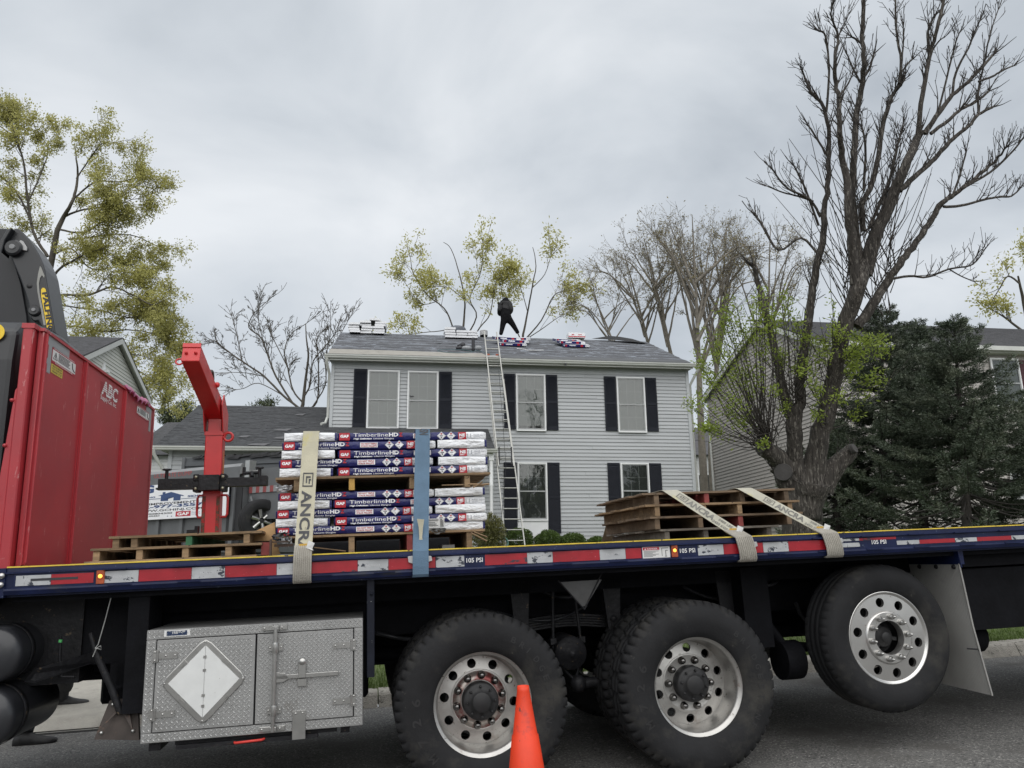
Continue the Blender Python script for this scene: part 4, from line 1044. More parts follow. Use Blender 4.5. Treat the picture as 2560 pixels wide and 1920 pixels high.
def tier(base, dz, start_short, names, xl, xr):
    for i in range(5):
        z = base + i * dz
        r = random.Random(i + int(base * 100))
        short_left = (i % 2 == 0) == start_short
        jx, jy = r.uniform(-.008, .008), r.uniform(-.006, .006)
        xL = xl + .006 * (i - 2) * (1 if base > 1.7 else .6)
        pos, tname = names[i]
        if short_left: sx, lx = xL, xL + .335
        else: lx, sx = xL - .004, xr - .325
        if short_left: lx = xr - LB
        t = thing('shingle_bundle', 'navy printed shingle bundle, long side out, %s, %s tier' % (pos, tname), 'shingle bundle', FT, (0, 0, 0), GB, R=Matrix.Translation((lx + jx, .20 + jy, z)) @ Matrix.Rotation(r.uniform(-.012, .012), 4, 'Z') @ Matrix.Rotation(r.uniform(-.003, .003), 4, 'Y'))
        body, prints = variants[(i + (0 if base > 1.7 else 1)) % 3]
        bo = inst(body, 'wrapper', t, (0, 0, 0), rel=False); bo.scale = (1, 1, dz / HBN)
        for nm, me in prints:
            o = inst(me, nm, bo, (0, 0, 0), rel=False)
        s = thing('shingle_bundle', 'white shingle bundle, short end out at %s, %s, %s tier' % ('left' if short_left else 'right', pos, tname), 'shingle bundle', FT, (0, 0, 0), GB, R=Matrix.Translation((sx - jx * .5, .20 - jy, z)) @ Matrix.Rotation(r.uniform(-.03, .03), 4, 'Z') @ Matrix.Rotation(r.uniform(-.008, .008), 4, 'Y'))
        o = inst(ends[(i + int(base)) % 3], 'wrapper', s, (0, 0, 0), rel=False); o.scale = (1, 1, dz / HBN)
        for k in (1, 2):
            h = thing('shingle_bundle', 'shingle bundle hidden behind the front row of the stack', 'shingle bundle', FT, (lx, .20 + k * .33, z), GB + ', rear rows')
            o = inst(body, 'wrapper', h, (0, 0, 0), rel=False); o.scale = (1, 1, dz / HBN)
pn = ['bottom row', 'second row from bottom', 'middle row', 'second row from top', 'top row']
tier(1.8905, .0562, True, [(p, 'upper') for p in pn], -1.195, .108)
tier(1.5295, .0535, False, [(p, 'lower') for p in pn], -1.215, .085)
# torn wrap scraps, packing slip, splinters
m_film = M('clear_film', (.62, .63, .65), r=.2, var=.15, sc=20, trans=.4, coat=.4)
def crumple(name, label, c, rx, ry, rz, mat, seed, cat='plastic scrap', F=FT, n=9):
    mb = MB()
    for j in range(n + 1):
        for i in range(n + 1):
            u, v = i / n - .5, j / n - .5
            p = Vector((u * 2 * rx, 0, v * 2 * rz))
            d = Vector((noise.noise((u * 4, v * 4, seed)), noise.noise((u * 5, v * 5, seed + 9)), noise.noise((u * 4, v * 5, seed + 20))))
            mb.v.append(Vector(c) + p + Vector((d.x * rx * .6, d.y * ry * 2, d.z * rz * .8)))
    for j in range(n):
        for i in range(n):
            if noise.noise((i * .7, j * .7, seed + 40)) > -.25: mb.f.append((j * (n + 1) + i, j * (n + 1) + i + 1, (j + 1) * (n + 1) + i + 1, (j + 1) * (n + 1) + i)); mb.m.append(0); mb.sm.append(True)
    return single(name, mb, mat, label, cat, F, c)
crumple('torn_film', 'crumpled clear film poking out under the left end of the upper pallet', (-1.175, .18, 1.822), .045, .02, .018, m_film, 3)
crumple('torn_wrap', 'torn black and white wrap hanging at the lower left stack corner', (-1.185, .17, 1.525), .05, .015, .022, M('torn_dark_wrap', (.03, .03, .035), r=.3, var=.3, sc=30), 5)
crumple('torn_film', 'crumpled white film below the red torn logo at the lower left corner', (-1.15, .165, 1.497), .03, .015, .025, m_film, 8)
crumple('torn_label', 'shredded black and white edge below the packing slip', (-.225, .165, 1.527), .045, .01, .014, M('torn_label_dark', (.12, .12, .12), r=.5, var=.6, sc=60), 12)
mb = MB(); gridbox(mb, -.30, -.185, 1.545, 1.605, 0)
mb.v = [(x, .183 + .003 * noise.noise((x * 30, z * 30, 2)), z) for x, y, z in mb.v]
for k in range(26):
    x = -.215 + 0.0; 
    if k < 12: mb.box(-.213, -.190, .178, .1785, 1.553 + k * .0035, 1.5545 + k * .0035, 1)
    else: mb.box(-.292 + (k - 12) * .005, -.2895 + (k - 12) * .005, .178, .1785, 1.590, 1.601, 1)
for k in range(3): mb.box(-.29, -.225 - .01 * k, .178, .1785, 1.56 + k * .009, 1.563 + k * .009, 1)
single('packing_slip', mb, [m_stwhite, m_ink], 'white packing slip with bar codes stuck on the lower right bundles', 'paper label', FT, (-.24, .18, 1.57))
mb = MB().tube([(-.03, .15, 1.815), (.06, .12, 1.806), (.105, .13, 1.810)], .007, 5).tube([(.0, .13, 1.79), (.045, .12, 1.815), (.06, .12, 1.825)], .005, 4).tube([(.0, .14, 1.80), (.07, .12, 1.80)], .006, 4).tube([(-.2, .15, 1.812), (-.06, .15, 1.812)], .004, 4)
single('wood_splinters', mb, m_pal, 'splintered pale wood sticking out at the right end of the upper pallet', 'wood splinters', FT, (.04, .14, 1.8))
mb = MB().tube([(-.02, .15, 1.505), (.075, .12, 1.45)], .006, 4).tube([(.0, .15, 1.51), (.08, .13, 1.475)], .005, 4).tube([(-.99, .2, 1.455), (-.80, .2, 1.425)], .004, 4)
single('wood_splinters', mb, m_pal, 'broken wood slivers leaning at the right end of the lower pallet', 'wood splinters', FT, (.04, .14, 1.47))
mb = MB().box(-.19, -.11, .3, .5, 1.41, 1.44, 0)
single('white_box', mb, M('carton_grey', (.3, .3, .29), r=.8), 'pale carton in the gap under the right end of the lower pallet', 'carton', FT, (-.6, .6, 1.41))
m_ply = M('plywood', (.46, .29, .14), r=.75, var=.2, sc=5, stretch=(1, 1, 4), wear=[((.3, .17, .08), 8, .6, .1)])
pl = [Tp(340 + u / 5.82, 1280 + v / 5.82, .30) for u, v in [(1690, 300), (2015, 148), (2035, 420), (2100, 615), (1960, 640), (1945, 420), (1700, 420)]]
single('plywood_offcut', MB().prism(pl, (0, .012, 0)), m_ply, 'bare plywood offcut standing between low pallets and shingle stack', 'plywood', FT, pl[0])
mb = MB(); a = Tp(340 + 1960 / 5.82, 1280 + 400 / 5.82, .14)
mb.box(a.x - .004, a.x + .008, .12, .15, 1.414, a.z, 0); mb.box(a.x, a.x + .1, .13, .15, a.z - .02, a.z - .012, 0); mb.box(a.x + .02, a.x + .13, .15, .17, a.z - .045, a.z - .03, 0); mb.box(a.x - .055, a.x - .004, .15, .16, 1.42, a.z - .015, 1)
single('steel_bracket', mb, [M('rusty_bracket', (.06, .035, .025), r=.7, var=.3, sc=20), m_pred], 'rusty upright bracket with red tab between pallets and shingles', 'bracket', FT, a)
# ------------------------------------------------------------------ cargo straps
mb = MB(); nn = 14
for j in range(7):
    for i in range(nn + 1):
        u, v = i / nn, j / 6; mb.v.append((-1.12 + u * 1.15, 1.35 + v * .5, 1.412 + (.125 + .02 * noise.noise((u * 9, v * 4, 1))) * math.sin(PI * min(1, max(0, v))) ** .4))
for j in range(6):
    for i in range(nn): mb.f.append((j * (nn + 1) + i, j * (nn + 1) + i + 1, (j + 1) * (nn + 1) + i + 1, (j + 1) * (nn + 1) + i)); mb.m.append(0); mb.sm.append(True)
single('gap_darkener', mb, m_black, 'black sheet added to darken the gap behind the lower shingle pallet', 'gap_darkener', FT, (-.5, 1.6, 1.412))  # added to darken the gap, hides the bright house wall beyond
m_stc = M('strap_cream', (.47, .44, .33), r=.8, var=.12, sc=10, bump=.3, bs=200, wear=[((.25, .23, .18), 30, .64, .1), ((.50, .44, .16), 3, .56, .1)])
m_stg = M('strap_grey', (.33, .31, .27), r=.85, var=.15, sc=12, bump=.3, bs=160)
m_stb = M('strap_blue', (.10, .165, .24), r=.85, var=.15, sc=8, bump=.3, bs=200, wear=[((.06, .11, .16), 5, .6, .15)])
m_stc2 = M('strap_cream_worn', (.41, .395, .325), r=.85, var=.14, sc=9, bump=.3, bs=200, wear=[((.24, .23, .19), 22, .6, .1), ((.50, .45, .16), 1.3, .58, .06)])
m_sti2 = M('strap_print_worn', (.17, .165, .15), r=.85, var=.35, sc=30)
m_sti = M('strap_print', (.07, .07, .075), r=.8, var=.3, sc=40)
GST = 'webbing straps over the deck load'
def strap(label, top, bot, w, ztop, yfront, mat, mat_low, prints, zlow=1.262, low_from=.9, back=True):
    # top: x at the load's upper edge, bot: x at the deck edge
    t = thing('cargo_strap', label, 'strap', FT, (top, yfront, ztop), GST)
    A = Vector((top, yfront - .012, ztop)); B = Vector((bot, -.078, 1.405))
    mb = MB(); n = 10
    path = []
    bx = top + (.25 if top > 1 else .02)
    if back: path += [Vector((bx, 2.53, 1.30)), Vector((bx, 2.52, 1.42)), Vector((top + .0, 1.34, ztop + .006))]
    path += [Vector((top, yfront + .02, ztop + .006))]
    path += [A.lerp(B, k / n) for k in range(n + 1)]
    C0 = path[-1]; sl = (B - A).normalized(); 
    def ribbon(pts, wd, mat_, name, thick=.0025, ribs=0):
        mbb = MB(); wv = Vector((1, 0, 0))
        P = []
        for p in pts: P += [p - wv * wd / 2, p + wv * wd / 2]
        nn = len(pts)
        fs = [(2 * i, 2 * i + 1, 2 * i + 3, 2 * i + 2) for i in range(nn - 1)]
        mbb.add(P, fs, 0, False)
        if ribs:
            for k in range(ribs):
                xx = -wd / 2 + wd * (k + .5) / ribs
                mbb.tube([p + wv * xx + Vector((0, -.001, 0)) for p in pts], wd / ribs * .42, 6, 0)
        o = part(name, mbb, mat_, t)
        s = o.modifiers.new('thick', 'SOLIDIFY'); s.thickness = thick; s.offset = 0
        return o
    ribbon(path, w, mat, 'webbing')
    low = [A.lerp(B, low_from), A.lerp(B, .95) + Vector((0, -.006, 0)), B + Vector((0, -.012, 0)), B + Vector(((bot - top) * .02, -.017, -.04)), B + Vector(((bot - top) * .04, -.020, -.09)), B + Vector(((bot - top) * .05, -.016, -.135)), B + Vector(((bot - top) * .05, -.004, -.150)), B + Vector(((bot - top) * .05, .03, -.150))]
    if mat_low: ribbon(low, w * 1.04, mat_low, 'strap_end', .004, 9)
    else: ribbon(low, w, mat, 'webbing')
    d = (B - A); ln = d.length; d.normalize()
    nrm = Vector((1, 0, 0)).cross(d).normalized()
    if nrm.y > 0: nrm = -nrm
    ax = d; ay = nrm.cross(ax)                        # reading downwards
    pm = MB()
    for s, f0, f1, hfrac, bold, yo in prints:
        o = A + d * (ln * f0) + nrm * .0035 - ay * (w * hfrac / 2) + ay * (w * yo)
        if s == '#':
            a0 = A + d * (ln * f0) + nrm * .0035; s2 = ln * (f1 - f0)
            for q in ((0, 0, 1, .09), (0, .91, 1, 1), (0, 0, .09, 1), (.91, 0, 1, 1), (.25, .3, .75, .42), (.25, .3, .37, .75), (.45, .58, .8, .7), (.45, .58, .56, .8)):
                x0_, y0_, x1_, y1_ = q
                pts = [a0 + d * (s2 * x) + ay * ((y - .5) * w * hfrac) for x, y in ((x0_, y0_), (x1_, y0_), (x1_, y1_), (x0_, y1_))]
                pm.add(pts, [(0, 1, 2, 3)])
        else: pm.text(s, o, ax, ay, w * hfrac, ln * (f1 - f0), 0, bold)
    part('strap_print', pm, m_sti2 if top > 1 else m_sti, t)
    return t, A, B, d, ln, nrm
s1 = strap('cream webbing strap with grey lettering over the left of the shingle stack', -1.018, -1.036, .098, 2.178, .2, m_stc, m_stg, [('#', .355, .47, .62, 0, 0), ('ANCRA', .50, .995, .60, .03, 0)], low_from=.925)
s2 = strap('faded blue webbing strap over the middle of the shingle stack', -.312, -.358, .094, 2.182, .2, m_stb, None, [('SN', .0, .05, .6, .03, .1)])
s3 = strap('left diagonal cream strap over the empty pallet pile', 1.385, 1.725, .115, 1.742, .235, m_stc2, m_stg, [('#', .10, .24, .45, 0, 0), ('ANCRA', .25, .62, .46, .04, 0), ('5400 LBS', .66, .84, .2, .02, .17), ('2450 KGS', .62, .82, .2, .02, -.2)], low_from=.86)
s4 = strap('right diagonal cream strap with a yellow top over the pallet pile', 1.94, 2.345, .115, 1.742, .235, m_stc2, m_stg, [('#', .24, .36, .45, 0, 0), ('ANCRA', .38, .72, .46, .04, 0), ('5400 LBS', .78, .92, .2, .02, .17), ('2450 KGS', .74, .92, .2, .02, -.2)], low_from=.90)
m_ytag = M('strap_tag_yellow', (.55, .33, .05), r=.6, var=.15, sc=30)
for (t, A, B, d, ln, nrm), f, col in ((s1, .93, 1), (s3, .87, 1), (s4, .9, 1)):
    p = A + d * (ln * f) + nrm * .006
    mb = MB().box(p.x - .025, p.x + .025, p.y - .001, p.y + .001, p.z - .008, p.z + .012)
    part('strap_tag', mb, m_ytag, t)
    mb = MB(); q = p + Vector((.03, -.01, .0))
    mb.add([q + Vector(v) for v in ((-.015, 0, -.012), (.02, -.004, -.02), (.035, -.012, .012), (.0, -.002, .03), (.03, -.02, -.03))], [(0, 1, 2, 3), (0, 4, 1)])
    part('torn_tag', mb, m_stwhite, t)
t, A, B, d, ln, nrm = s2
p = A + d * (ln * .90) + nrm * .005
mb = MB(); prf = [(-.022, .11), (.022, .105), (.014, .06), (.008, 0), (.018, -.07), (.014, -.082), (.005, -.073), (-.006, -.085), (-.016, -.075), (-.02, -.06), (-.009, 0), (-.012, .06)]
mb.prism([p + Vector((x, 0, z)) + d * 0 for x, z in prf], (0, -.003, 0)); part('torn_tag', mb, m_stc, t)
mb = MB()
for bx in (1.80, 2.42, -.31, ): mb.prism([(bx - .045, -.084, 1.375), (bx + .015, -.084, 1.372), (bx + .02, -.084, 1.345), (bx - .01, -.084, 1.335)], (0, -.004, 0))
mb.prism([(-.435, -.084, 1.375), (-.40, -.084, 1.378), (-.40, -.084, 1.33), (-.43, -.084, 1.34)], (0, -.004, 0))
part('strap_hook', mb, m_lg, truck, .002)
# ------------------------------------------------------------------ red crane lifting frame standing on the deck
lf = thing('pallet_lifter', 'bright red steel crane fork frame with black cross bar standing on the deck', 'lifting frame', FT, (-1.8, 1.3, 1.405))
cA = Vector((-1.796, 1.3, 1.405)); cB = Vector((-1.80, 1.3, 2.46))
mb = MB(); mb.box(-1.862, -1.738, 1.24, 1.36, 1.405, 2.36, c=.004)
part('column', mb, m_red2, lf, .003)
mb = MB(); mb.box(-1.848, -1.752, 1.25, 1.35, 2.36, 2.50)
part('inner_column', mb, m_red2, lf, .003)
mb = MB(); mb.box(-1.868, -1.732, 1.232, 1.368, 2.335, 2.365, c=.003); part('collar', mb, m_red2, lf)
tip = Tp(340 + 408 / 2.9625, 840 + 128 / 2.9625, .5)
mb = MB(); base = Vector((-1.80, 1.33, 2.50)); dirv = (tip - base); upv = Vector((0, .46, .89)).normalized()
wv = Vector((.058, 0, 0)); hv = dirv.cross(Vector((1, 0, 0))).normalized() * .062
if hv.z < 0: hv = -hv
vs = [p + s1_ * wv + s2_ * hv for p in (base, tip) for s1_, s2_ in ((-1, -1), (1, -1), (1, 1), (-1, 1))]
mb.add(vs, [(3, 2, 1, 0), (4, 5, 6, 7), (0, 1, 5, 4), (1, 2, 6, 5), (2, 3, 7, 6), (3, 0, 4, 7)])
arm = part('arm', mb, m_red2, lf, .006, seg=2)
mb = MB()
for sx in (-1, 1): mb.prism([(-1.80 + sx * .062, 1.40, 2.36), (-1.80 + sx * .062, 1.22, 2.36), (-1.80 + sx * .062, 1.13, 2.55), (-1.80 + sx * .062, 1.2, 2.64), (-1.80 + sx * .062, 1.40, 2.52)], (sx * .008, 0, 0))
part('gusset', mb, m_red2, lf, .002)
en = dirv.normalized()
mb = MB()
for sx in (-1, 1): mb.lathe([(0, .014), (.009, .012), (.011, 0)], tip + Vector((sx * .03, 0, 0)) + en * .004, en, 10)
mb.prism([tip - wv * 1.0 + hv * .75 + en * .001, tip + wv * 1.0 + hv * .75 + en * .001, tip + wv + hv * 1.25 + en * .001, tip - wv + hv * 1.25 + en * .001], en * .006)
part('end_cap', mb, m_red2, lf)
def ring(mb, c, R_, r, u, w, n=16, m=0, a0=0, a1=2 * PI):
    c, u, w = Vector(c), Vector(u).normalized(), Vector(w).normalized()
    mb.tube([c + (u * math.cos(a0 + (a1 - a0) * k / n) + w * math.sin(a0 + (a1 - a0) * k / n)) * R_ for k in range(n + 1)], r, 8, m)
mb = MB(); ring(mb, tip - wv * 1.25 - hv * .9 - en * .02, .022, .006, (1, 0, 0), hv)
part('lashing_ring', mb, m_red2, lf); mb = MB(); ring(mb, (-1.70, 1.26, 2.325), .032, .010, (1, 0, 0), (0, 0, 1)); mb.cyl((-1.745, 1.26, 2.322), (-1.728, 1.26, 2.322), .014, 8)
part('lifting_eye', mb, m_red2, lf)
mid = base.lerp(tip, .48) + hv * 1.0 + wv * .55
mb = MB(); ring(mb, mid + hv * .5, .045, .011, hv, en, 14, 0, -1.6, 1.6); part('shackle', mb, M('shackle_grey', (.1, .07, .06), r=.5, m=.5, var=.3, sc=20), lf)
mb = MB(); mb.ball(mid - en * .06 + wv * .5, .022, 8)
for k in range(9): mb.lathe([(0, .014), (.006, .012), (.008, 0)], base.lerp(tip, .35 + k * .07) + hv + wv * .8, hv, 6)
part('arm_bolt', mb, m_red2, lf)
zb = 1.97
mb = MB(); mb.box(-2.155, -1.86, 1.16, 1.22, zb - .036, zb + .036, c=.003); mb.box(-2.165, -1.86, 1.15, 1.24, zb - .04, zb - .028); mb.box(-1.74, -1.435, 1.16, 1.22, zb - .025, zb + .035, c=.003); mb.box(-1.74, -1.435, 1.15, 1.24, zb - .028, zb - .018); mb.box(-1.45, -1.40, 1.16, 1.26, zb - .025, zb + .045)
part('cross_bar', mb, m_blk2, lf)
mb = MB(); mb.box(-1.872, -1.728, 1.12, 1.235, zb - .055, zb + .055, c=.004)
for sx, x in ((-1, -1.893), (1, -1.707)):
    for dz in (-.042, .042): mb.box(x - .022, x + .022, 1.15, 1.25, zb + dz - .022, zb + dz + .022, c=.006)
part('clamp', mb, m_blk2, lf)
mb = MB()
for x in (-1.893, -1.707):
    for dz in (-.042, .042): mb.lathe([(0, -.012), (.011, -.012), (.012, 0)], (x, 1.15, zb + dz), (0, 1, 0), 6)
part('clamp_bolt', mb, M('zinc_bolt', (.3, .29, .22), r=.4, m=.7, var=.2, sc=20), lf)
for x, z0 in ((-2.105, zb + .03), (-1.455, zb + .03)):
    mb = MB(); mb.cyl((x, 1.19, z0), (x, 1.19, z0 + .075), .012, 10); mb.lathe([(.026, 0), (.026, .012), (0, .014)], (x, 1.19, z0 + .07), (0, 0, 1), 10); mb.box(x - .03, x + .03, 1.182, 1.198, z0 + .072, z0 + .082); part('screw_jack', mb, m_blk2, lf)
mb = MB(); mb.cyl((-1.58, 1.25, zb + .075), (-1.47, 1.25, zb + .078), .014, 8); mb.cyl((-1.51, 1.2, zb + .04), (-1.52, 1.25, zb + .08), .015, 8); mb.cyl((-1.575, 1.25, zb + .06), (-1.575, 1.25, zb + .12), .012, 8)
part('crank', mb, m_blk2, lf)
mb = MB()
for s_, x in ((-1, -1.862), (1, -1.738)): mb.tube([(x, 1.3, 1.89), (x + s_ * .035, 1.3, 1.89), (x + s_ * .045, 1.3, 1.87), (x + s_ * .045, 1.3, 1.75), (x + s_ * .035, 1.3, 1.73), (x, 1.3, 1.73)], .009, 8)
part('handle', mb, m_red2, lf)
mb = MB()
for s_ in (-1, 1): mb.box(-1.80 + s_ * .05 - .012, -1.80 + s_ * .05 + .012, 1.236, 1.24, 1.42, 1.88)
part('worn_edge', mb, M('worn_rust', (.10, .06, .04), r=.8, var=.5, sc=40, wear=[((.35, .02, .02), 25, .5, .1)]), lf)
mb = MB(); mb.text('PALFINGER', (-1.7375, 1.33, 2.22), (0, 0, -1), (0, -1, 0), .028, .17, 0, .02); part('maker_lettering', mb, m_styel, lf)
mb = MB(); mb.box(-2.1, -2.02, .5, 1.3, 1.41, 1.44); mb.box(-1.55, -1.47, .5, 1.3, 1.41, 1.44); part('fork', mb, m_blk2, lf)
mb = MB(); mb.box(-1.94, -1.87, 1.15, 1.2, 1.6, 1.635); mb.box(-1.885, -1.862, 1.14, 1.2, 1.6, 1.66); part('latch_box', mb, m_blk2, lf)
# ------------------------------------------------------------------ grey house
m_sid = M('vinyl_siding', (0.385, 0.40, 0.41), r=.5, var=.06, sc=2.0, stretch=(.4, 1, 5), rv=.045, wear=[((.27, .275, .27), .9, .56, .25, (.5, 1, 1.6)), ((.24, .24, .23), 5, .66, .08, (1.6, 1, .35))])
m_trim = M('trim_grey', (0.42, 0.44, 0.45), r=.5, var=.05)
m_soff = M('soffit', (0.30, 0.30, 0.275), r=.6, var=.08)
m_gut = M('gutter_white', (0.52, 0.53, 0.50), r=.4, var=.08, sc=3, wear=[((.25, .24, .2), 9, .64, .1, (1, 1, 4))])
m_wfr = M('window_white', (0.74, 0.75, 0.75), r=.4, var=.03)
m_shut = M('shutter_navy', (0.014, 0.016, 0.023), r=.6, spec=.2, var=.12, sc=6)
m_blind = M('blind_slat', (0.19, 0.205, 0.198), r=.6, var=.06)
m_dark = M('room_dark', (0.03, 0.03, 0.03), r=.9)
m_glass = glass_mat('pane_glass', .06)
m_sash = M('sash_grey', (0.33, 0.34, 0.34), r=.5, var=.04)
m_felt = M('roof_felt', (0.075, 0.078, 0.086), r=.75, var=.22, sc=2.5, stretch=(.3, 1, 1), rv=.12, bump=.35, bs=5, wear=[((.30, .33, .38), 9, .555, .05, (.2, 2.6, 2.6)), ((.035, .035, .04), 4, .62, .1, (.3, 1, 1))])
m_starter = M('starter_strip', (0.30, 0.285, 0.255), r=.9, var=.12, sc=4, wear=[((.12, .1, .09), 3, .66, .05)])
m_shing = M('asphalt_shingle', (0.050, 0.052, 0.056), r=.9, var=.35, sc=9, bump=.4, bs=60, wear=[((.10, .10, .105), 26, .6, .1)])
house = thing('grey_house', 'two storey grey vinyl sided house with navy shutters being reroofed', 'house', FH, (0, 0, 0))
WX0, WX1, WZ1 = -5.53, 5.80, 7.34
SB, DEP = 0.1149, 8.6
mb = MB(); mb.box(WX0 + .02, WX1 - .02, .012, DEP, 1.1, WZ1); 
gx0, gx1 = WX0 + .02, WX1 - .02
mb.prism([(gx0, .0, WZ1), (gx0, DEP, WZ1), (gx0, DEP / 2, 9.3)], (.05, 0, 0)); mb.prism([(gx1 - .05, .0, WZ1), (gx1 - .05, DEP, WZ1), (gx1 - .05, DEP / 2, 9.3)], (.05, 0, 0))
wall = part('wall', mb, m_sid, house)
# window openings are trimmed over the courses; each course is its own board
def board_me(L, h=SB): return mesh_from(MB().add([(0, .012, 0), (L, .012, 0), (0, -.014, 0), (L, -.014, 0), (0, -.012, .012), (L, -.012, .012), (0, .010, h), (L, .010, h)], [(0, 1, 3, 2), (2, 3, 5, 4), (4, 5, 7, 6), (0, 2, 4, 6), (1, 7, 5, 3)]), 'siding_board', [m_sid])
rr = random.Random(5)
z = 7.021 + SB
joint = {}
k = 0
while z > 1.2:
    z -= SB; k += 1
    xs_ = [WX0 + .03]
    if k % 3 == 0: xs_.append(rr.uniform(-1, 4.6))
    elif k % 3 == 1: xs_.append(rr.choice([-3.0, .9, 2.6]) + rr.uniform(-.5, .5))
    xs_.append(WX1 - .03)
    for a, b in zip(xs_[:-1], xs_[1:]):
        o = inst(board_me(b - a - .006), 'siding_board', wall, (a, rr.uniform(-.003, .001), z + rr.uniform(-.003, .003)), (0, rr.uniform(-.0006, .0006), 0), rel=False)
mb = MB().box(WX0 + .03, WX1 - .03, -.012, .012, 7.14, 7.34); part('frieze_board', mb, m_trim, house)
for x0, x1 in ((WX0 - .02, WX0 + .075), (WX1 - .085, WX1 + .02)): part('corner_trim', MB().box(x0, x1, -.03, .1, 1.1, 7.34, c=.004), m_trim, house)
mb = MB()
zz = 1.1; 
while zz < 7.3:
    for xw, s_ in ((WX0 + .02, -1), (WX1 - .02, 1)):
        mb.add([(xw + s_ * .014, .1, zz), (xw + s_ * .014, DEP, zz), (xw + s_ * .002, DEP, zz + SB), (xw + s_ * .002, .1, zz + SB), (xw, .1, zz), (xw, DEP, zz)], [(0, 1, 2, 3), (4, 5, 1, 0)])
    zz += SB
part('side_siding', mb, m_sid, house, kind='stuff')
def window(x0, x1, z0, z1, rail, par, mode='blind', muntin=True, blindtop=None, seed=0, y=-0.03):
    f = .042
    w = MB(); w.box(x0, x1, y - .045, y + .0, z1 - f, z1, c=.003); w.box(x0, x1, y - .05, y + .0, z0, z0 + f, c=.003); w.box(x0, x0 + f, y - .045, y, z0 + f, z1 - f, c=.003); w.box(x1 - f, x1, y - .045, y, z0 + f, z1 - f, c=.003)
    wo = part('window', w, m_wfr, par)
    a, b, c, d = x0 + f, x1 - f, z0 + f, z1 - f
    s = MB(); q = .03
    s.box(a, b, y - .036, y - .012, rail - .02, rail + .02)
    for (za, zb, yy) in ((c, rail - .02, -.026), (rail + .02, d, -.034)):
        s.box(a, a + q, y + yy, y + yy + .02, za, zb); s.box(b - q, b, y + yy, y + yy + .02, za, zb)
    s.box(a + q, b - q, y - .026, y - .006, c, c + .045); s.box(a + q, b - q, y - .034, y - .014, d - .03, d)
    part('sash', s, m_sash, wo)
    for (za, zb, yy) in ((c + .045, rail - .02, -.012), (rail + .02, d - .03, -.02)):
        part('pane', MB().box(a + q, b - q, y + yy, y + yy + .003, za, zb), m_glass, wo)
    if muntin:
        m = MB()
        for (za, zb) in ((c + .045, rail - .02), (rail + .02, d - .03)):
            if mode == 'open' and za < rail: continue
            for t in (1 / 3, 2 / 3): xx = a + q + (b - a - 2 * q) * t; m.box(xx - .008, xx + .008, y - .008, y - .002, za, zb)
            zz = (za + zb) / 2; m.box(a + q, b - q, y - .007, y - .003, zz - .007, zz + .007)
        part('muntin', m, M('muntin_grey', (.27, .28, .275), r=.5), wo)
    sl = MB(); zt = d - .03; zl = c + .05 if not blindtop else blindtop
    zz = zt
    r = random.Random(seed)
    while zz > zl:
        sl.add([(a + q, y + .0055, zz - .0215), (b - q, y + .0055, zz - .0215), (b - q, y + .0012, zz), (a + q, y + .0012, zz)], [(0, 1, 2, 3)]); zz -= .021
    part('blind', sl, m_blind if mode == 'blind' else M('blind_dim', (.075, .08, .078), r=.6, var=.06), wo, kind='stuff')
    part('interior', MB().box(a, b, y + .008, y + .011, c, d), m_dark, wo)
    return wo
UZ0, UZ1 = 5.268, 7.098
window(-4.449, -3.484, UZ0, UZ1, 6.17, house, seed=1); w2 = window(-3.244, -2.298, UZ0, UZ1, 6.165, house, seed=2)
part('window_latch', MB().box(-3.17, -3.05, -.07, -.062, 6.27, 6.31), m_ink, w2)
window(.126, 1.059, UZ0 - .005, UZ1 - .015, 6.165, house, seed=3, blindtop=5.44); window(3.372, 4.305, UZ0 - .012, UZ1 - .035, 6.155, house, seed=4)
window(.135, 1.055, 2.52, 4.287, 3.41, house, mode='open', seed=5); window(3.38, 4.30, 2.5, 4.297, 3.425, house, mode='mid', seed=6)
mb = MB().box(.135, 1.055, -.04, .0, 2.0, 2.515); mb.box(.18, 1.01, -.046, -.04, 2.06, 2.44, c=.002); part('window_panel', mb, m_wfr, house)
def shutter(x0, x1, z0, z1):
    m = MB(); m.box(x0, x1, -.025, -.012, z0, z1); st = .045
    for a, b, c, d in ((x0, x0 + st, z0, z1), (x1 - st, x1, z0, z1), (x0 + st, x1 - st, z0, z0 + .11), (x0 + st, x1 - st, z1 - .06, z1), (x0 + st, x1 - st, (z0 + z1) / 2 - .035, (z0 + z1) / 2 + .035)):
        m.box(a, b, -.048, -.025, c, d, c=.002)
    o = part('shutter', m, m_shut, house)
    m = MB(); w = x1 - x0 - 2 * st
    m.prism([(x0 + st + w * t, -.046, z1 - .06 - .035 * (1 - math.sin(PI * t)) - .0) for t in [k / 10 for k in range(11)]] + [(x1 - st, -.046, z1 - .055), (x0 + st, -.046, z1 - .055)], (0, .02, 0))
    part('shutter_arch', m, m_shut, o)
    m = MB()
    for za, zb in ((z0 + .115, (z0 + z1) / 2 - .04), ((z0 + z1) / 2 + .04, z1 - .08)):
        zz = za
        while zz < zb - .02:
            m.add([(x0 + st, -.044, zz), (x1 - st, -.044, zz), (x1 - st, -.028, zz + .030), (x0 + st, -.028, zz + .030), (x0 + st, -.026, zz), (x1 - st, -.026, zz)], [(0, 1, 2, 3), (4, 5, 1, 0)]); zz += .0335
    part('louvres', m, m_shut, o, kind='stuff')
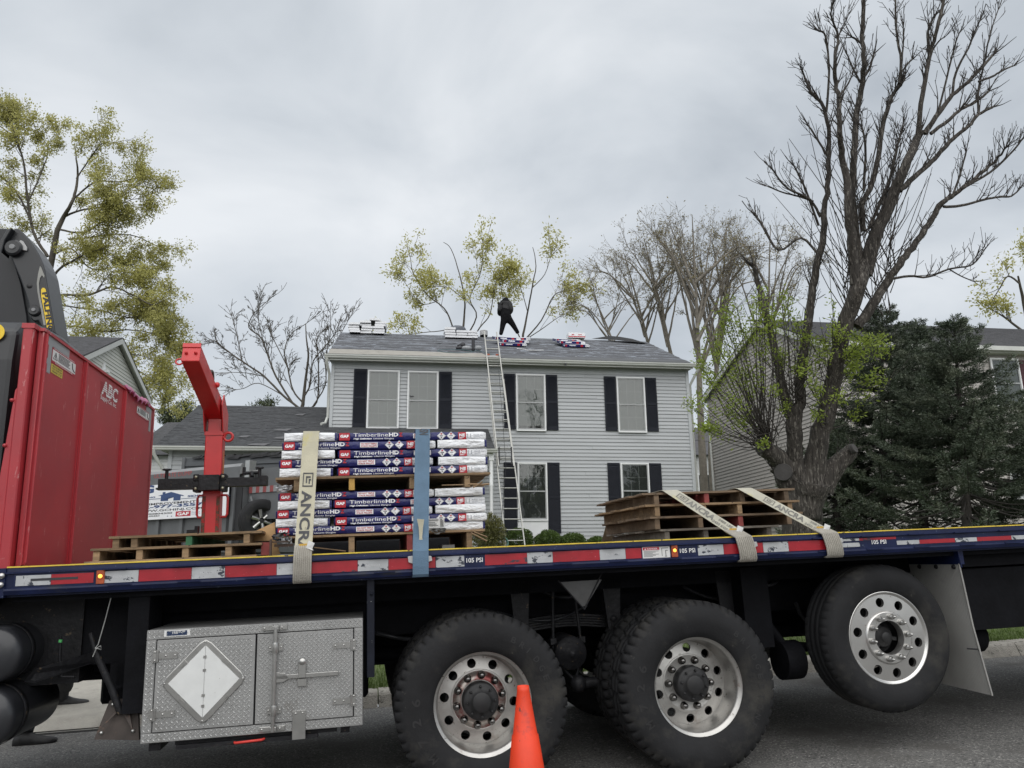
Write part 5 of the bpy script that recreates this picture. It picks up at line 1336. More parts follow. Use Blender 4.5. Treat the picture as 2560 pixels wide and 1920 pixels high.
for x0, x1, z0, z1 in ((-4.865, -4.470, 5.326, 7.126), (-2.275, -1.88, 5.31, 7.10), (-.255, .10, 5.32, 7.085), (1.085, 1.451, 5.31, 7.078), (2.972, 3.352, 5.31, 7.073), (4.333, 4.70, 5.311, 7.057),
                       (-.28, .11, 2.15, 4.291), (1.07, 1.45, 2.15, 4.292), (2.976, 3.36, 2.15, 4.296), (4.317, 4.706, 2.15, 4.291)): shutter(x0, x1, z0, z1)
# eaves
mb = MB(); mb.box(WX0 - .08, WX1 + .05, -.33, .0, 7.335, 7.35); part('soffit', mb, m_soff, house)
part('fascia', MB().box(WX0 - .09, WX1 + .06, -.345, -.33, 7.31, 7.44), m_gut, house)
gp = [(-.35, 7.46), (-.35, 7.36), (-.41, 7.355), (-.435, 7.375), (-.44, 7.40), (-.465, 7.43), (-.47, 7.465), (-.455, 7.468), (-.45, 7.44), (-.40, 7.375), (-.36, 7.37), (-.36, 7.46)]
gutter = part('gutter', MB().prism([(-5.73, y, z) for y, z in gp], (11.86, 0, 0)), m_gut, house)
mb = MB()
for k in range(16): mb.box(-5.4 + k * .75, -5.38 + k * .75, -.46, -.345, 7.455, 7.462)
part('gutter_hanger', mb, m_gut, gutter)
part('gutter_drip', MB().box(1.62, 1.67, -.46, -.42, 7.30, 7.36), m_ink, gutter)
mb = MB(); 
mb.tube([(-5.66, -.40, 7.37), (-5.66, -.36, 7.2), (-5.60, -.03, 6.95), (-5.60, .05, 5.6)], .045, 8); mb.tube([(-5.62, .05, 5.6), (-5.65, -.1, 5.42), (-5.75, -.28, 5.36)], .04, 8)
part('downspout', mb, m_gut, house)
part('downspout', MB().tube([(6.06, -.40, 7.37), (5.98, -.3, 7.2), (5.87, .05, 6.85), (5.87, .08, 1.3)], .045, 8), m_gut, house)
# main roof: overlapping felt courses with wavy laps
EY, EZ, RY, RZ = -.37, 7.47, 4.2, 9.56
def roofpt(x, t, off=0.0): return Vector((x + (.08 if x < 0 else -.1) * -t * 0.6, EY + (RY - EY) * t, EZ + (RZ - EZ) * t + off))
mb = MB(); mb.prism([(-5.62, EY, EZ - .03), (-5.66, RY, RZ - .03), (-5.62, 2 * RY - EY, EZ - .03)], (11.44, 0, 0)); roof = part('roof', mb, m_soff, house)
nc = 9
rng = random.Random(3)
for c in range(nc):
    t0, t1 = c / nc, min(1.0, (c + 1.08) / nc)
    m = MB(); nxs = 70
    xa, xb = -5.64, 5.80
    for i in range(nxs + 1):
        x = xa + (xb - xa) * i / nxs
        wv = .010 * noise.noise((x * .8, c * 5.1, 0)) + .004 * noise.noise((x * 4, c * 3, 7))
        for j, t in enumerate((t0 + wv * .8, t0 + wv * .8, (t0 * .6 + t1 * .4), t1)):
            off = .006 + (.018 + abs(wv) * 1.2 if j == 1 else 0) + (.004 + .012 * abs(noise.noise((x * 1.5, c, j))) if j == 2 else 0)
            m.v.append(roofpt(x, max(0, t), off - (.012 if j == 0 else 0)))
    for i in range(nxs):
        for j in range(3): m.f.append((i * 4 + j, (i + 1) * 4 + j, (i + 1) * 4 + j + 1, i * 4 + j + 1)); m.m.append(0); m.sm.append(True)
    part('felt_course', m, m_felt, roof)
mb = MB(); mb.add([roofpt(-5.64, .0, .034), roofpt(-.72, .0, .034), roofpt(-.9, .155, .038), roofpt(-5.64, .175, .038)], [(0, 1, 2, 3)]); part('starter_strip', mb, m_starter, roof)
mb = MB(); mb.add([roofpt(-.70, .0, .034), roofpt(5.8, .0, .034), roofpt(5.8, .1, .036), roofpt(-.80, .1, .036)], [(0, 1, 2, 3)]); part('eave_membrane', mb, M('eave_membrane', (.085, .088, .093), r=.6, var=.15, sc=3), roof)
m_torn = M('torn_felt', (.012, .012, .013), r=.7, var=.3)
mb = MB()
for i in range(30):
    x = rng.uniform(-5.3, -1); t = rng.choice([.3, .4, .55, .7, .85]) + rng.uniform(-.03, .03); l = rng.uniform(.08, .3); h = .006
    p = roofpt(x, t, .045); mb.add([p, p + Vector((l * .5, -.01, -h)), p + Vector((l, 0, 0)), p + Vector((l * .5, .03, .014))], [(0, 1, 2), (0, 2, 3)])
part('felt_tears', mb, m_torn, roof)
mb = MB(); mb.add([(3.7, 4.15, 9.60), (4.4, 4.1, 9.72), (4.8, 4.1, 9.70), (5.3, 4.1, 9.63), (5.75, 3.6, 9.30), (5.4, 3.4, 9.28), (4.5, 3.7, 9.44)], [(0, 1, 6), (1, 2, 6), (2, 3, 5, 6), (3, 4, 5)])
part('loose_felt', mb, m_torn, roof)
mb = MB(); a, b, c = roofpt(1.0, .33, .05), roofpt(.62, .36, .05), roofpt(1.25, .35, .05)
mb.tube([roofpt(.38, .40, .04), b, roofpt(.66, .34, .04), a, c], .012, 5); mb.box(2.15, 2.2, .35, .38, 7.80, 7.82); 
part('white_scrap', mb, m_wfr, roof)
# lower roof over the garage wing and porch
GE, GZ, GRY, GRZ = -1.82, 4.43, 2.0, 6.29
LX0, LX1 = -9.86, -.76
sl = (GRZ - GZ) / (GRY - GE)
mb = MB(); mb.prism([(LX0 + .02, GE, GZ - .05), (LX0 + .02, GE, GZ - .02), (LX0 + .02, GRY, GRZ - .02), (LX0 + .02, 2 * GRY - GE, GZ - .02), (LX0 + .02, 2 * GRY - GE, GZ - .05)], (WX0 - LX0, 0, 0))
mb.prism([(WX0, GE, GZ - .05), (WX0, GE, GZ - .02), (WX0, 0, GZ - .02 - GE * sl), (WX0, 0, GZ - .05)], (LX1 - WX0 - .02, 0, 0))
lroof = part('lower_roof', mb, m_soff, house)
m = MB(); ncour = 27
for c in range(ncour):
    y0, y1 = GE + (GRY - GE) * c / ncour, GE + (GRY - GE) * (c + 1.25) / ncour
    x = LX0
    while x < LX1:
        w = rng.choice([.12, .16, .2, .26, .33]) * rng.uniform(.9, 1.1); x1 = min(x + w, LX1)
        lim = 0.0 if x > WX0 - .02 else 9
        if y0 < lim - .02:
            yb = min(y1, lim); th = rng.choice([.012, .012, .02, .024]) + rng.uniform(0, .004); dy = rng.choice([0, 0, .0, .035])
            za, zb = GZ + (y0 + dy - GE) * sl, GZ + (yb - GE) * sl
            xr_ = min(x1, LX1)
            m.add([(x, y0 + dy, za), (xr_, y0 + dy, za), (xr_, y0 + dy, za + th), (x, y0 + dy, za + th), (xr_, yb, zb + .006), (x, yb, zb + .006)], [(0, 1, 2, 3), (3, 2, 4, 5), (0, 3, 5), (1, 4, 2)])
        x = x1
part('shingles', m, m_shing, lroof, kind='stuff')
part('ridge_cap', MB().prism([(LX0, GRY - .14, GRZ - .05), (LX0, GRY, GRZ + .035), (LX0, GRY + .14, GRZ - .05), (LX0, GRY, GRZ)], (WX0 - LX0, 0, 0)), m_shing, lroof)
m = MB()
for px, py, w in ((705, 1078, .5), (645, 1115, .6), (700, 1098, .35), (610, 1095, .3), (750, 1040, .3)):
    a = Hp(px, py, -.6); y = None
    # keep the scrap on the roof plane
    o_ = FHi @ CAMPOS; v_ = FHi.to_3x3() @ ray(px, py); tt = (GZ + (-GE) * sl - o_.z + sl * o_.y) / (v_.z - sl * v_.y); p = o_ + v_ * tt
    m.add([p + Vector(q) for q in ((-w / 2, -.05, -.05 * sl + .04), (w * .3, -.08, -.08 * sl + .04), (w / 2, .1, .1 * sl + .05), (-w * .3, .08, .08 * sl + .04))], [(0, 1, 2, 3)])
part('shingle_scrap', m, M('scrap_grey', (.11, .11, .115), r=.8, var=.2, sc=8), lroof)
part('gutter', MB().prism([(LX0 - .05, y - 1.50 + .02, z - 3.04) for y, z in gp], (LX1 - LX0 + .1, 0, 0)), m_gut, house)
mb = MB(); mb.box(LX0 + .3, WX0, -1.48, 3.9, 1.0, GZ - .03)
mb.prism([(LX0 + .3, -1.48, GZ - .03), (LX0 + .3, GRY * 2 + 1.48, GZ - .03), (LX0 + .3, GRY, GRZ - .2)], (.1, 0, 0))
gw = part('garage_wall', mb, m_sid, house)
me_gb = board_me(1.2)
z = 1.1
while z < GZ - .15:
    inst(me_gb, 'siding_board', gw, (LX0 + .38, -1.492, z), rel=False)
    z += SB
part('corner_trim', MB().box(LX0 + .28, LX0 + .38, -1.52, -1.42, 1.0, GZ - .03), m_trim, house)
part('garage_door', MB().box(-8.2, -5.7, -1.5, -1.47, 1.0, 3.4), m_wfr, house)
part('downspout', MB().tube([(LX0 + .0, -1.93, 4.36), (LX0 + .02, -1.85, 4.2), (LX0 + .2, -1.6, 3.85), (LX0 + .24, -1.56, 3.7), (LX0 + .24, -1.56, 1.2)], .045, 8), m_gut, house)
mb = MB(); px0 = -.86
mb.box(px0 - .07, px0 + .07, -1.76, -1.62, 4.12, 4.3); mb.lathe([(.055, 0), (.055, .5), (.065, .52), (.055, .56), (.048, .6), (.048, 1.9), (.055, 1.94), (.065, 1.98), (.055, 2.02), (.055, 2.7)], (px0, -1.69, 1.45), (0, 0, 1), 14)
part('porch_post', mb, m_wfr, house)
part('porch_beam', MB().box(WX0, LX1 - .05, -1.78, -1.60, 4.25, GZ - .06), m_wfr, house)
part('porch_floor', MB().box(WX0, LX1, -1.8, 0, 1.1, 1.45), m_conc, house)
part('service_wire', MB().tube([(5.75, -.02, 5.05), (6.6, .6, 5.1), (8.8, 4.4, 5.35)], .006, 4), m_ink, house)
# ------------------------------------------------------------------ material on the roof
GR = 'shingle bundles loaded on the roof'
mbx = MB(); W2, H2, L2 = .395, .088, .95
def rbundle(seed):
    mb = MB(); r = random.Random(seed)
    nx, ny = 6, 8
    for j in range(ny + 1):
        for (x, z) in ((0.01, .004), (W2 - .01, .004), (W2, H2 * .5), (W2 - .01, H2), (W2 / 2, H2 + .006), (.01, H2), (0, H2 * .5)):
            mb.v.append((x - W2 / 2 + r.uniform(-.004, .004), -L2 / 2 + L2 * j / ny, z + r.uniform(-.004, .004)))
    for j in range(ny):
        for i in range(7): mb.f.append((j * 7 + i, j * 7 + (i + 1) % 7, j * 7 + 7 + (i + 1) % 7, j * 7 + 7 + i)); mb.m.append(1 if i == 0 else 0); mb.sm.append(False)
    mb.f.append(tuple(range(7))); mb.m.append(0); mb.sm.append(False); mb.f.append(tuple(range(ny * 7, ny * 7 + 7))[::-1]); mb.m.append(0); mb.sm.append(False)
    mb.box(-W2 / 2 + .01, W2 / 2 - .01, -L2 / 2 - .004, -L2 / 2, .0, .012, 1)
    return mesh_from(mb, 'shingle_bundle', [m_ww, m_ink])
rbm = [rbundle(1), rbundle(2)]
def rlong():
    mb = MB(); mb.box(-L2 / 2, L2 / 2, -W2 / 2, W2 / 2, 0, H2, 0, c=.008)
    y = -W2 / 2 - .001
    mb.box(.15, .24, y, y + .001, .006, H2 - .006, 1); mb.box(-.25, -.02, y, y + .001, .03, H2 - .02, 2); mb.box(.32, L2 / 2, y, y + .001, .004, H2 - .004, 2); mb.box(-L2 / 2 + .02, -.42, y, y + .001, .02, H2 - .02, 2); mb.box(-.4, -.33, y, y + .001, .01, H2 - .01, 1)
    mb.box(-L2 / 2 + .01, L2 / 2 - .01, -W2 / 2 + .02, W2 / 2 - .02, H2, H2 + .003, 2)
    return mesh_from(mb, 'shingle_bundle', [m_wn, m_wr, m_ww])
rlm = rlong()
def roofbundle(me, label, x, y, z, rz=0, rx=0, group=GR):
    ob = bpy.data.objects.new('shingle_bundle', me); COL.objects.link(ob)
    ob.matrix_world = FH @ Matrix.Translation((x, y, z)) @ Matrix.Rotation(rz, 4, 'Z') @ Matrix.Rotation(rx, 4, 'X')
    ob['label'] = label; ob['category'] = 'shingle bundle'; ob['group'] = group
SLP = math.atan((RZ - EZ) / (RY - EY))
rowsn = ['lowest', 'second', 'third', 'fourth', 'fifth']
for cix, (xc, n, cname) in enumerate(((-5.14, 4, 'left column'), (-4.73, 5, 'middle column'), (-4.32, 5, 'right column'))):
    for k in range(n):
        roofbundle(rbm[k % 2], '%s white bundle of the %s, pile at the left end of the ridge' % (rowsn[k], cname), xc + rnd.uniform(-.03, .03) + .02 * k * (1 if cix == 2 else -.3), 4.1 + rnd.uniform(-.04, .04), 9.42 + k * .094 - .01 * cix, rnd.uniform(-.05, .05), 0.05)
roofbundle(rbm[0], 'tilted white bundle crowning the pile at the left end of the ridge', -4.5, 4.1, 9.90, .12, .06)
for cix, (xc, n, cname) in enumerate(((-1.75, 4, 'left'), (-1.34, 3, 'middle'), (-.94, 3, 'right'))):
    for k in range(n):
        roofbundle(rbm[k % 2], '%s white bundle of the %s column, pile left of the ladder top' % (rowsn[k], cname), xc, 3.75, 9.26 + k * .10, rnd.uniform(-.05, .05), .1)
for k, (x, y, dz, rz, lab) in enumerate(((.35, 2.15, 0, -.03, 'lowest printed bundle under the roofer behind the ladder'), (.45, 2.35, .085, .05, 'middle printed bundle under the roofer behind the ladder'), (.62, 2.75, .10, -.2, 'tilted white topped bundle at the roofer\'s feet'), (.18, 2.5, .15, .1, 'upper printed bundle right behind the ladder rails'))):
    roofbundle(rlm, lab, x, y, EZ + (y - EY) * math.tan(SLP) + .03 + dz, rz, SLP * .8)
for k, (x, y, dz, rz, lab) in enumerate(((2.62, 2.3, 0, -.02, 'lower printed bundle of the pile right of the roofer'), (2.50, 2.45, .085, .03, 'upper printed bundle of the pile right of the roofer'), (2.42, 2.8, .10, .05, 'rear printed bundle of the pile right of the roofer'))):
    roofbundle(rlm, lab, x, y, EZ + (y - EY) * math.tan(SLP) + .03 + dz, rz, SLP * .8)
mb = MB().box(-.33, .33, -.2, .2, 0, .2, 0, c=.01); mb.box(-.33, .33, -.202, -.2, .02, .06, 1); mb.box(-.2, -.1, -.202, -.2, .09, .13, 1); mb.box(.05, .2, -.202, -.2, .1, .13, 1)
ob = single('carton', mb, [m_ww, m_wr], 'white and red carton at the ridge right of the printed bundles', 'carton', FH @ Matrix.Translation((3.1, 4.2, 9.58))); 
mb = MB().ball((0, 0, .12), .2, 12, 0, (1.6, 1, .7)); m_bag = M('grey_roll', (.10, .11, .13), r=.6, var=.4, sc=18)
single('felt_roll', mb, m_bag, 'dark grey bundled felt lying on top of the white bundle pile', 'felt roll', FH @ Matrix.Translation((-1.45, 3.8, 9.58)))
mb = MB()
for k in range(4): mb.lathe([(.12, .05 * k), (.15, .05 * k), (.15, .05 * k + .04), (.12, .05 * k + .04)], (0, 0, 0), (0, .1, 1), 18)
mb.lathe([(.0, .0), (.13, .0), (.13, .18), (0, .18)], (0, 0, 0), (0, .1, 1), 18, 1)
single('coil_bucket', mb, [m_lg, m_ink], 'grey ringed roof vent collar standing at the ridge behind the ladder top', 'roof vent', FH @ Matrix.Translation((-.45, 4.05, 9.55)))
p = roofpt(-1.12, .28, .03)
mb = MB().cyl(p, p + Vector((0, 0, .42)), .055, 12)
single('vent_pipe', mb, m_ink, 'black plumbing vent pipe rising from the felt near the ladder', 'vent pipe', FH, p)
mb = MB(); q = p + Vector((-.22, -.05, .05))
mb.ball(q, .12, 10, 0, (1.6, .8, .7)); mb.ball(q + Vector((-.12, .05, .12)), .09, 8, 1); mb.cyl(q + Vector((-.35, 0, 0)), q + Vector((-.1, 0, .02)), .05, 8, 1); mb.ball(q + Vector((.38, -.05, 0)), .11, 10, 0, (1.2, .8, .8)); mb.cyl(q + Vector((-.3, .1, .1)), q + Vector((-.1, .1, .2)), .03, 6, 1)
single('nail_gun', mb, [M('tool_grey', (.25, .26, .27), r=.4, var=.3, sc=20), m_ink], 'grey air nail guns lying beside the black vent pipe', 'nail gun', FH, q)
mb = MB(); pts = []
for k in range(26):
    t = k / 25; a = t * 2 * PI
    pts.append(roofpt(-1.75 + .55 * math.cos(a), .20 + .07 * math.sin(a), .05))
pts += [roofpt(-1.0, .24, .05), roofpt(-.7, .16, .05), roofpt(-.5, .02, .05)]
mb.tube(pts, .010, 5)
single('air_hose', mb, M('hose_teal', (.06, .12, .13), r=.5), 'thin teal air hose coiled on the felt near the gutter', 'hose', FH, pts[0])
# ------------------------------------------------------------------ ladder
m_lad = M('ladder_aluminium', (.36, .36, .34), r=.45, m=.7, var=.1, sc=6)
lad = thing('extension_ladder', 'long aluminium extension ladder leaning on the gutter of the grey house', 'ladder', FH, (.05, -2.2, 1.4))
LK = .27
def ly(z): return -.52 - (7.46 - z) * LK
topc = Vector(((Hp(1224, 827, -.28).x), 0, 0)); zt = 8.42; 
tl = Hp(1209, 830, ly(8.4)); tr = Hp(1242, 830, ly(8.4)); bl_ = Hp(1265.6, 1360, ly(2.0)); br_ = Hp(1309, 1357, ly(2.0))
def lad_pt(s, z):
    a, b = (tl, bl_) if s < 0 else (tr, br_)
    f = (z - b.z) / (a.z - b.z); return Vector((b.x + (a.x - b.x) * f, ly(z), z))
zg = 1.35
fly0, base1 = 4.0, 6.75
for s in (-1, 1):
    def railm(z0, z1, off, x_, name):
        A, B = lad_pt(s, z0) + Vector((s * x_, off, 0)), lad_pt(s, z1) + Vector((s * x_, off, 0))
        m = MB(); d = Vector((0, .03, 0)); w = Vector((.016, 0, 0))
        vs = [p + a * w + b * d for p in (A, B) for a, b in ((-1, -1), (1, -1), (1, 1), (-1, 1))]
        m.add(vs, [(3, 2, 1, 0), (4, 5, 6, 7), (0, 1, 5, 4), (1, 2, 6, 5), (2, 3, 7, 6), (3, 0, 4, 7)]); part(name, m, m_lad, lad)
    railm(fly0, tl.z, -.035, -.01, 'rail'); railm(zg, base1, .035, .022, 'rail')
z = zg + .25; 
while z < tl.z - .05:
    m = MB(); off = -.035 if z > fly0 else .035
    A, B = lad_pt(-1, z) + Vector((0, off, 0)), lad_pt(1, z) + Vector((0, off, 0)); m.cyl(A, B, .019, 8)
    if fly0 + .1 < z < base1 - .1: m.cyl(A + Vector((-.02, .07, -.04)), B + Vector((.02, .07, -.04)), .017, 8)
    part('rung', m, m_lad, lad); z += .293
mb = MB()
for s in (-1, 1):
    p = lad_pt(s, 4.25); mb.box(p.x - s * .05 - .015, p.x - s * .05 + .015, p.y - .09, p.y - .03, 4.05, 4.55)
part('rung_lock', mb, m_ink, lad)
mb = MB(); p = lad_pt(0 + 1, 7.6); q = lad_pt(-1, 7.6); mb.box(q.x + .02, p.x - .02, -.46, -.30, 7.47, 7.56, 0); mb.box(q.x + .03, q.x + .12, -.465, -.455, 7.55, 7.60, 1); mb.box(p.x - .12, p.x - .03, -.465, -.455, 7.55, 7.60, 1)
part('gutter_pad', mb, [m_lg, m_orange], lad)
part('rope', MB().tube([lad_pt(1, 7.0) + Vector((-.1, -.06, 0)), lad_pt(1, 4) + Vector((-.24, -.06, 0)), lad_pt(-1, 2.2) + Vector((-.12, -.05, 0))], .006, 4), m_ink, lad)
# ------------------------------------------------------------------ people
def skin_body(name, verts, edges, radii, mats, parent, sub=2):
    me = bpy.data.meshes.new(name); me.from_pydata([tuple(v) for v in verts], edges, [])
    ob = bpy.data.objects.new(name, me); COL.objects.link(ob); ob.parent = parent
    s = ob.modifiers.new('skin', 'SKIN'); s.use_smooth_shade = True
    for i, r in enumerate(radii):
        me.skin_vertices[0].data[i].radius = r if isinstance(r, tuple) else (r, r)
    me.skin_vertices[0].data[0].use_root = True
    u = ob.modifiers.new('sub', 'SUBSURF'); u.levels = sub; u.render_levels = sub
    for m in aslist(mats): me.materials.append(m)
    return ob
m_cloth = M('black_clothes', (.009, .009, .010), r=.9, spec=.05, var=.3, sc=12)
m_boot = M('tan_boot', (.36, .19, .09), r=.8, var=.2, sc=20)
m_skin = M('skin', (.35, .2, .14), r=.6)
m_dbag = M('tool_pouch', (.032, .030, .028), r=.8, var=.3, sc=20)
foot_l = Hp(1252.5, 844, 4.05); 
rf = thing('person', 'roofer in black hooded jacket, black trousers and tan boots standing on the ridge, back turned', 'person', FH, foot_l)
SC = 1.0
def J(px, py, y): return Hp(px, py, y + .6) - foot_l
pel = J(1266, 798, 3.55)
vs = [pel, J(1264, 784, 3.62), J(1261.5, 770, 3.74), J(1262, 759, 3.86), J(1264.5, 752, 3.96), J(1266, 747, 4.02),
      J(1274, 799, 3.55), J(1285, 816, 3.57), J(1294, 831, 3.6), J(1295, 834, 3.6),
      J(1259, 800, 3.55), J(1255.5, 820, 3.52), J(1252.3, 834, 3.45), J(1252, 837, 3.44),
      J(1273.5, 759, 3.68), J(1278, 773, 3.62), J(1276.5, 782, 3.78), J(1274, 783, 3.86),
      J(1254.5, 760, 3.68), J(1249, 774, 3.6), J(1247.5, 784, 3.72), J(1251, 788, 3.86)]
ed = [(0, 1), (1, 2), (2, 3), (3, 4), (4, 5), (0, 6), (6, 7), (7, 8), (8, 9), (0, 10), (10, 11), (11, 12), (12, 13), (3, 14), (14, 15), (15, 16), (16, 17), (3, 18), (18, 19), (19, 20), (20, 21)]
ra = [(.20, .17), (.21, .16), (.235, .18), (.18, .16), (.13, .13), (.14, .14), .14, .10, .078, .07, .14, .10, .078, .07, .105, .085, .07, .06, .105, .088, .075, .06]
skin_body('body', vs, ed, ra, m_cloth, rf)
m_jack = M('black_jacket', (.020, .020, .021), r=.8, var=.35, sc=9, bump=.3, bs=20)
skin_body('jacket', [vs[1], vs[2], vs[3], vs[14], vs[15], vs[18], vs[19], vs[16], vs[20]], [(0, 1), (1, 2), (2, 3), (3, 4), (4, 7), (2, 5), (5, 6), (6, 8)], [(.225, .175), (.25, .19), (.20, .18), .12, .10, .12, .10, .08, .08], m_jack, rf)
mb = MB(); hd = J(1266, 749, 4.02); mb.ball(hd, .125, 14, 0, (1, 1.1, 1.25)); part('hood', mb, M('black_jacket', (.02, .02, .021)), rf)
mb = MB(); mb.ball(hd + Vector((.02, .1, -.01)), .085, 10, 0, (1, .7, 1.1)); mb.ball(hd + Vector((.02, .165, -.02)), .02, 6); part('face', mb, m_skin, rf)
for name_, c, r_, sc_ in (('tool_pouch', J(1251, 799, 3.45), .12, (1, .7, 1.5)), ('tool_pouch', J(1274, 793, 3.42), .11, (1.2, .6, 1.4))):
    mb = MB(); mb.ball(c, r_, 10, 0, sc_); part(name_, mb, m_dbag, rf)
mb = MB(); mb.lathe([(.175, -.03), (.18, -.02), (.18, .02), (.175, .03)], J(1266, 787, 3.58), (0, .15, 1), 18); part('tool_belt', mb, m_dbag, rf)
c = J(1274, 778, 3.45); part('tape_measure', MB().box(c.x - .035, c.x + .035, c.y - .02, c.y + .02, c.z - .04, c.z + .04, c=.008), m_styel, rf)
for c, s in ((J(1252, 842, 3.40), 0.0), (J(1299, 838.5, 3.6), .9)):
    mb = MB(); Rm = Matrix.Rotation(-s, 3, 'Z')
    for q, r_, sc_ in (((0, -.03, .03), .095, (.85, 1, 1.25)), ((0, .08, -.04), .085, (.9, 1.7, .75))): mb.ball(c + Rm @ Vector(q), r_, 10, 0, (sc_[0] if not s else 1.1, sc_[1] if not s else .8, sc_[2]))
    part('boot', mb, m_boot, rf)
for c in (J(1274, 783, 3.88), J(1251, 788, 3.88)):
    mb = MB(); mb.ball(c, .045, 8, 0, (.8, 1, 1.1))
    for k in range(4): mb.tube([c + Vector((-.025 + k * .017, .03, -.02)), c + Vector((-.025 + k * .017, .075, -.03)), c + Vector((-.022 + k * .015, .09, -.06))], [.010, .009, .007], 5)
    mb.tube([c + Vector((.03, .02, .01)), c + Vector((.04, .06, .02))], [.011, .008], 5)
    part('hand', mb, m_skin, rf)
# second person behind the truck, seen from the shins down
gx = FT @ Vector((-3.45, 3.15, .0))
p2 = thing('person', 'person in dark trousers and black shoes whose legs show under the truck beside the tanks', 'person', FT, (-3.45, 3.3, 0.0))
b = Vector((-3.42, 3.35, 0))
fA, fB = Vector((-3.64, 4.02, .15)), Vector((-3.46, 2.72, .055))
vs = [b + Vector((0, .1, .95)), b + Vector((0, .1, 1.15)), b + Vector((0, .08, 1.36)), b + Vector((0, .06, 1.46)), b + Vector((.0, .04, 1.56)), b + Vector((0, .03, 1.66)),
      b + Vector((-.1, .22, .92)), Vector((-3.52, 3.7, .6)), Vector((-3.62, 4.0, .22)),
      b + Vector((.08, -.02, .92)), Vector((-3.44, 2.95, .5)), Vector((-3.46, 2.73, .13)),
      b + Vector((-.2, .08, 1.38)), b + Vector((-.27, .02, 1.12)), b + Vector((-.2, -.18, .95)), b + Vector((.2, .08, 1.38)), b + Vector((.27, .05, 1.12)), b + Vector((.22, -.15, .95))]
ed = [(0, 1), (1, 2), (2, 3), (3, 4), (4, 5), (0, 6), (6, 7), (7, 8), (0, 9), (9, 10), (10, 11), (2, 12), (12, 13), (13, 14), (2, 15), (15, 16), (16, 17)]
ra = [(.16, .12), (.15, .11), (.17, .11), .06, .09, .09, .1, .085, .085, .1, .085, .085, .065, .05, .04, .065, .05, .04]
skin_body('body', [v - Vector((-3.45, 3.3, 0)) for v in vs], ed, ra, M('dark_trousers', (.022, .023, .026), r=.9, var=.3, sc=15), p2)
m_shoe = M('black_shoe', (.02, .02, .021), r=.6, var=.3, sc=15)
for c, kn in ((fA, Vector((-3.50, 3.62, .62))), (fB, Vector((-3.42, 3.0, .55)))):
    mb = MB(); n = 12; gz0 = c.z - .055; secs = [(-.085, .02, .03, .02), (-.075, .038, .075, 0), (-.02, .043, .115, 0), (.04, .044, .10, 0), (.10, .048, .072, 0), (.16, .050, .056, 0), (.21, .042, .046, .002), (.24, .026, .034, .006), (.25, .01, .02, .01)]
    for (x, hw, h, lift) in secs:
        for k in range(n):
            a = 2 * PI * k / n; yy = math.cos(a) * hw; zz = max(0, math.sin(a)) ** .7 * h if math.sin(a) > 0 else -.0 + lift
            mb.v.append((c.x + x, c.y + yy, gz0 + lift + (zz if math.sin(a) > 0 else 0)))
    for i in range(len(secs) - 1):
        for k in range(n): mb.f.append((i * n + k, (i + 1) * n + k, (i + 1) * n + (k + 1) % n, i * n + (k + 1) % n)); mb.m.append(0); mb.sm.append(True)
    for e0 in (0, (len(secs) - 1) * n): mb.f.append(tuple(range(e0, e0 + n))); mb.m.append(0); mb.sm.append(False)
    part('shoe', mb, m_shoe, p2)
    ank = Vector((c.x - .015, c.y, gz0 + .09)); mid_ = ank.lerp(kn, .45) + Vector((-.02, 0, 0))
    part('trouser_leg', MB().tube([ank, ank.lerp(mid_, .3) + Vector((-.012, 0, .005)), mid_, kn, kn.lerp(b + Vector((0, .1, .95)), .6)], [.072, .084, .08, .09, .11], 14, ridge=.05), M('dark_trousers', (.022, .023, .026)), p2)
part('head', MB().ball(b + Vector((0, -.02, 1.70)), .11, 14, 0, (.85, 1, 1.15)).ball(b + Vector((0, -.13, 1.69)), .02, 6), m_skin, p2)
# ------------------------------------------------------------------ traffic cone
m_cone = M('cone_orange', (.70, .042, .006), r=.5, var=.08, sc=10, wear=[((.45, .035, .02), 9, .56, .1), ((.10, .03, .02), 38, .64, .03, (1, 1, .4))], bump=.05, bs=12)
cz_ = FT @ Vector((.085, -.80, 0))
cone = thing('traffic_cone', 'plain bright orange traffic cone standing on the road before the first wheel', 'traffic cone', FT, (.085, -.80, 0))
part('cone_body', MB().lathe([(.024, .700), (.028, .722), (.0295, .722), (.031, .70), (.060, .50), (.065, .497), (.092, .30), (.13, .04), (.125, .02)], (.085, -.8, 0), (0, 0, 1), 40), m_cone, cone)
part('cone_base', MB().box(-.10, .27, -.985, -.615, 0.0, .03, c=.012), M('cone_base', (.5, .05, .02), r=.6, var=.1), cone)
# ------------------------------------------------------------------ dump trailer and container on the driveway
m_tg = M('trailer_grey', (.105, .11, .115), r=.5, var=.12, sc=4, wear=[((.2, .2, .2), 20, .68, .03)])
m_tgl = M('trailer_grey_light', (.22, .225, .23), r=.45, var=.1, sc=4)
m_sign = M('banner_white', (.70, .71, .73), r=.6, var=.03)
m_sblue = M('banner_navy', (.03, .06, .16), r=.6, var=.03)
def tpx(u, v, D): return at(340 + u / 4.254, 960 + v / 4.254, D)
R0 = tpx(1158, 862, 13.5); L0 = tpx(160, 928, 14.7)
ex = Vector((R0.x - L0.x, R0.y - L0.y, 0)); tl_ = ex.length; ex.normalize(); ey = Vector((-ex.y, ex.x, 0))
ztop = (R0.z + L0.z) / 2
FTr = frame((R0.x, R0.y, ztop), ex, ey, (0, 0, 1))     # x towards the tongue (right), y away, z=0 top rail
FTri = FTr.inverted()
def Q(u, v, y=0.0): return plane(FTri, 340 + u / 4.254, 960 + v / 4.254, 1, y)
gz = ground(R0.x, R0.y) - ztop
tr = thing('dump_trailer', 'grey dump trailer with white advertising banner parked on the driveway', 'trailer', FTr, (-2, .9, gz))
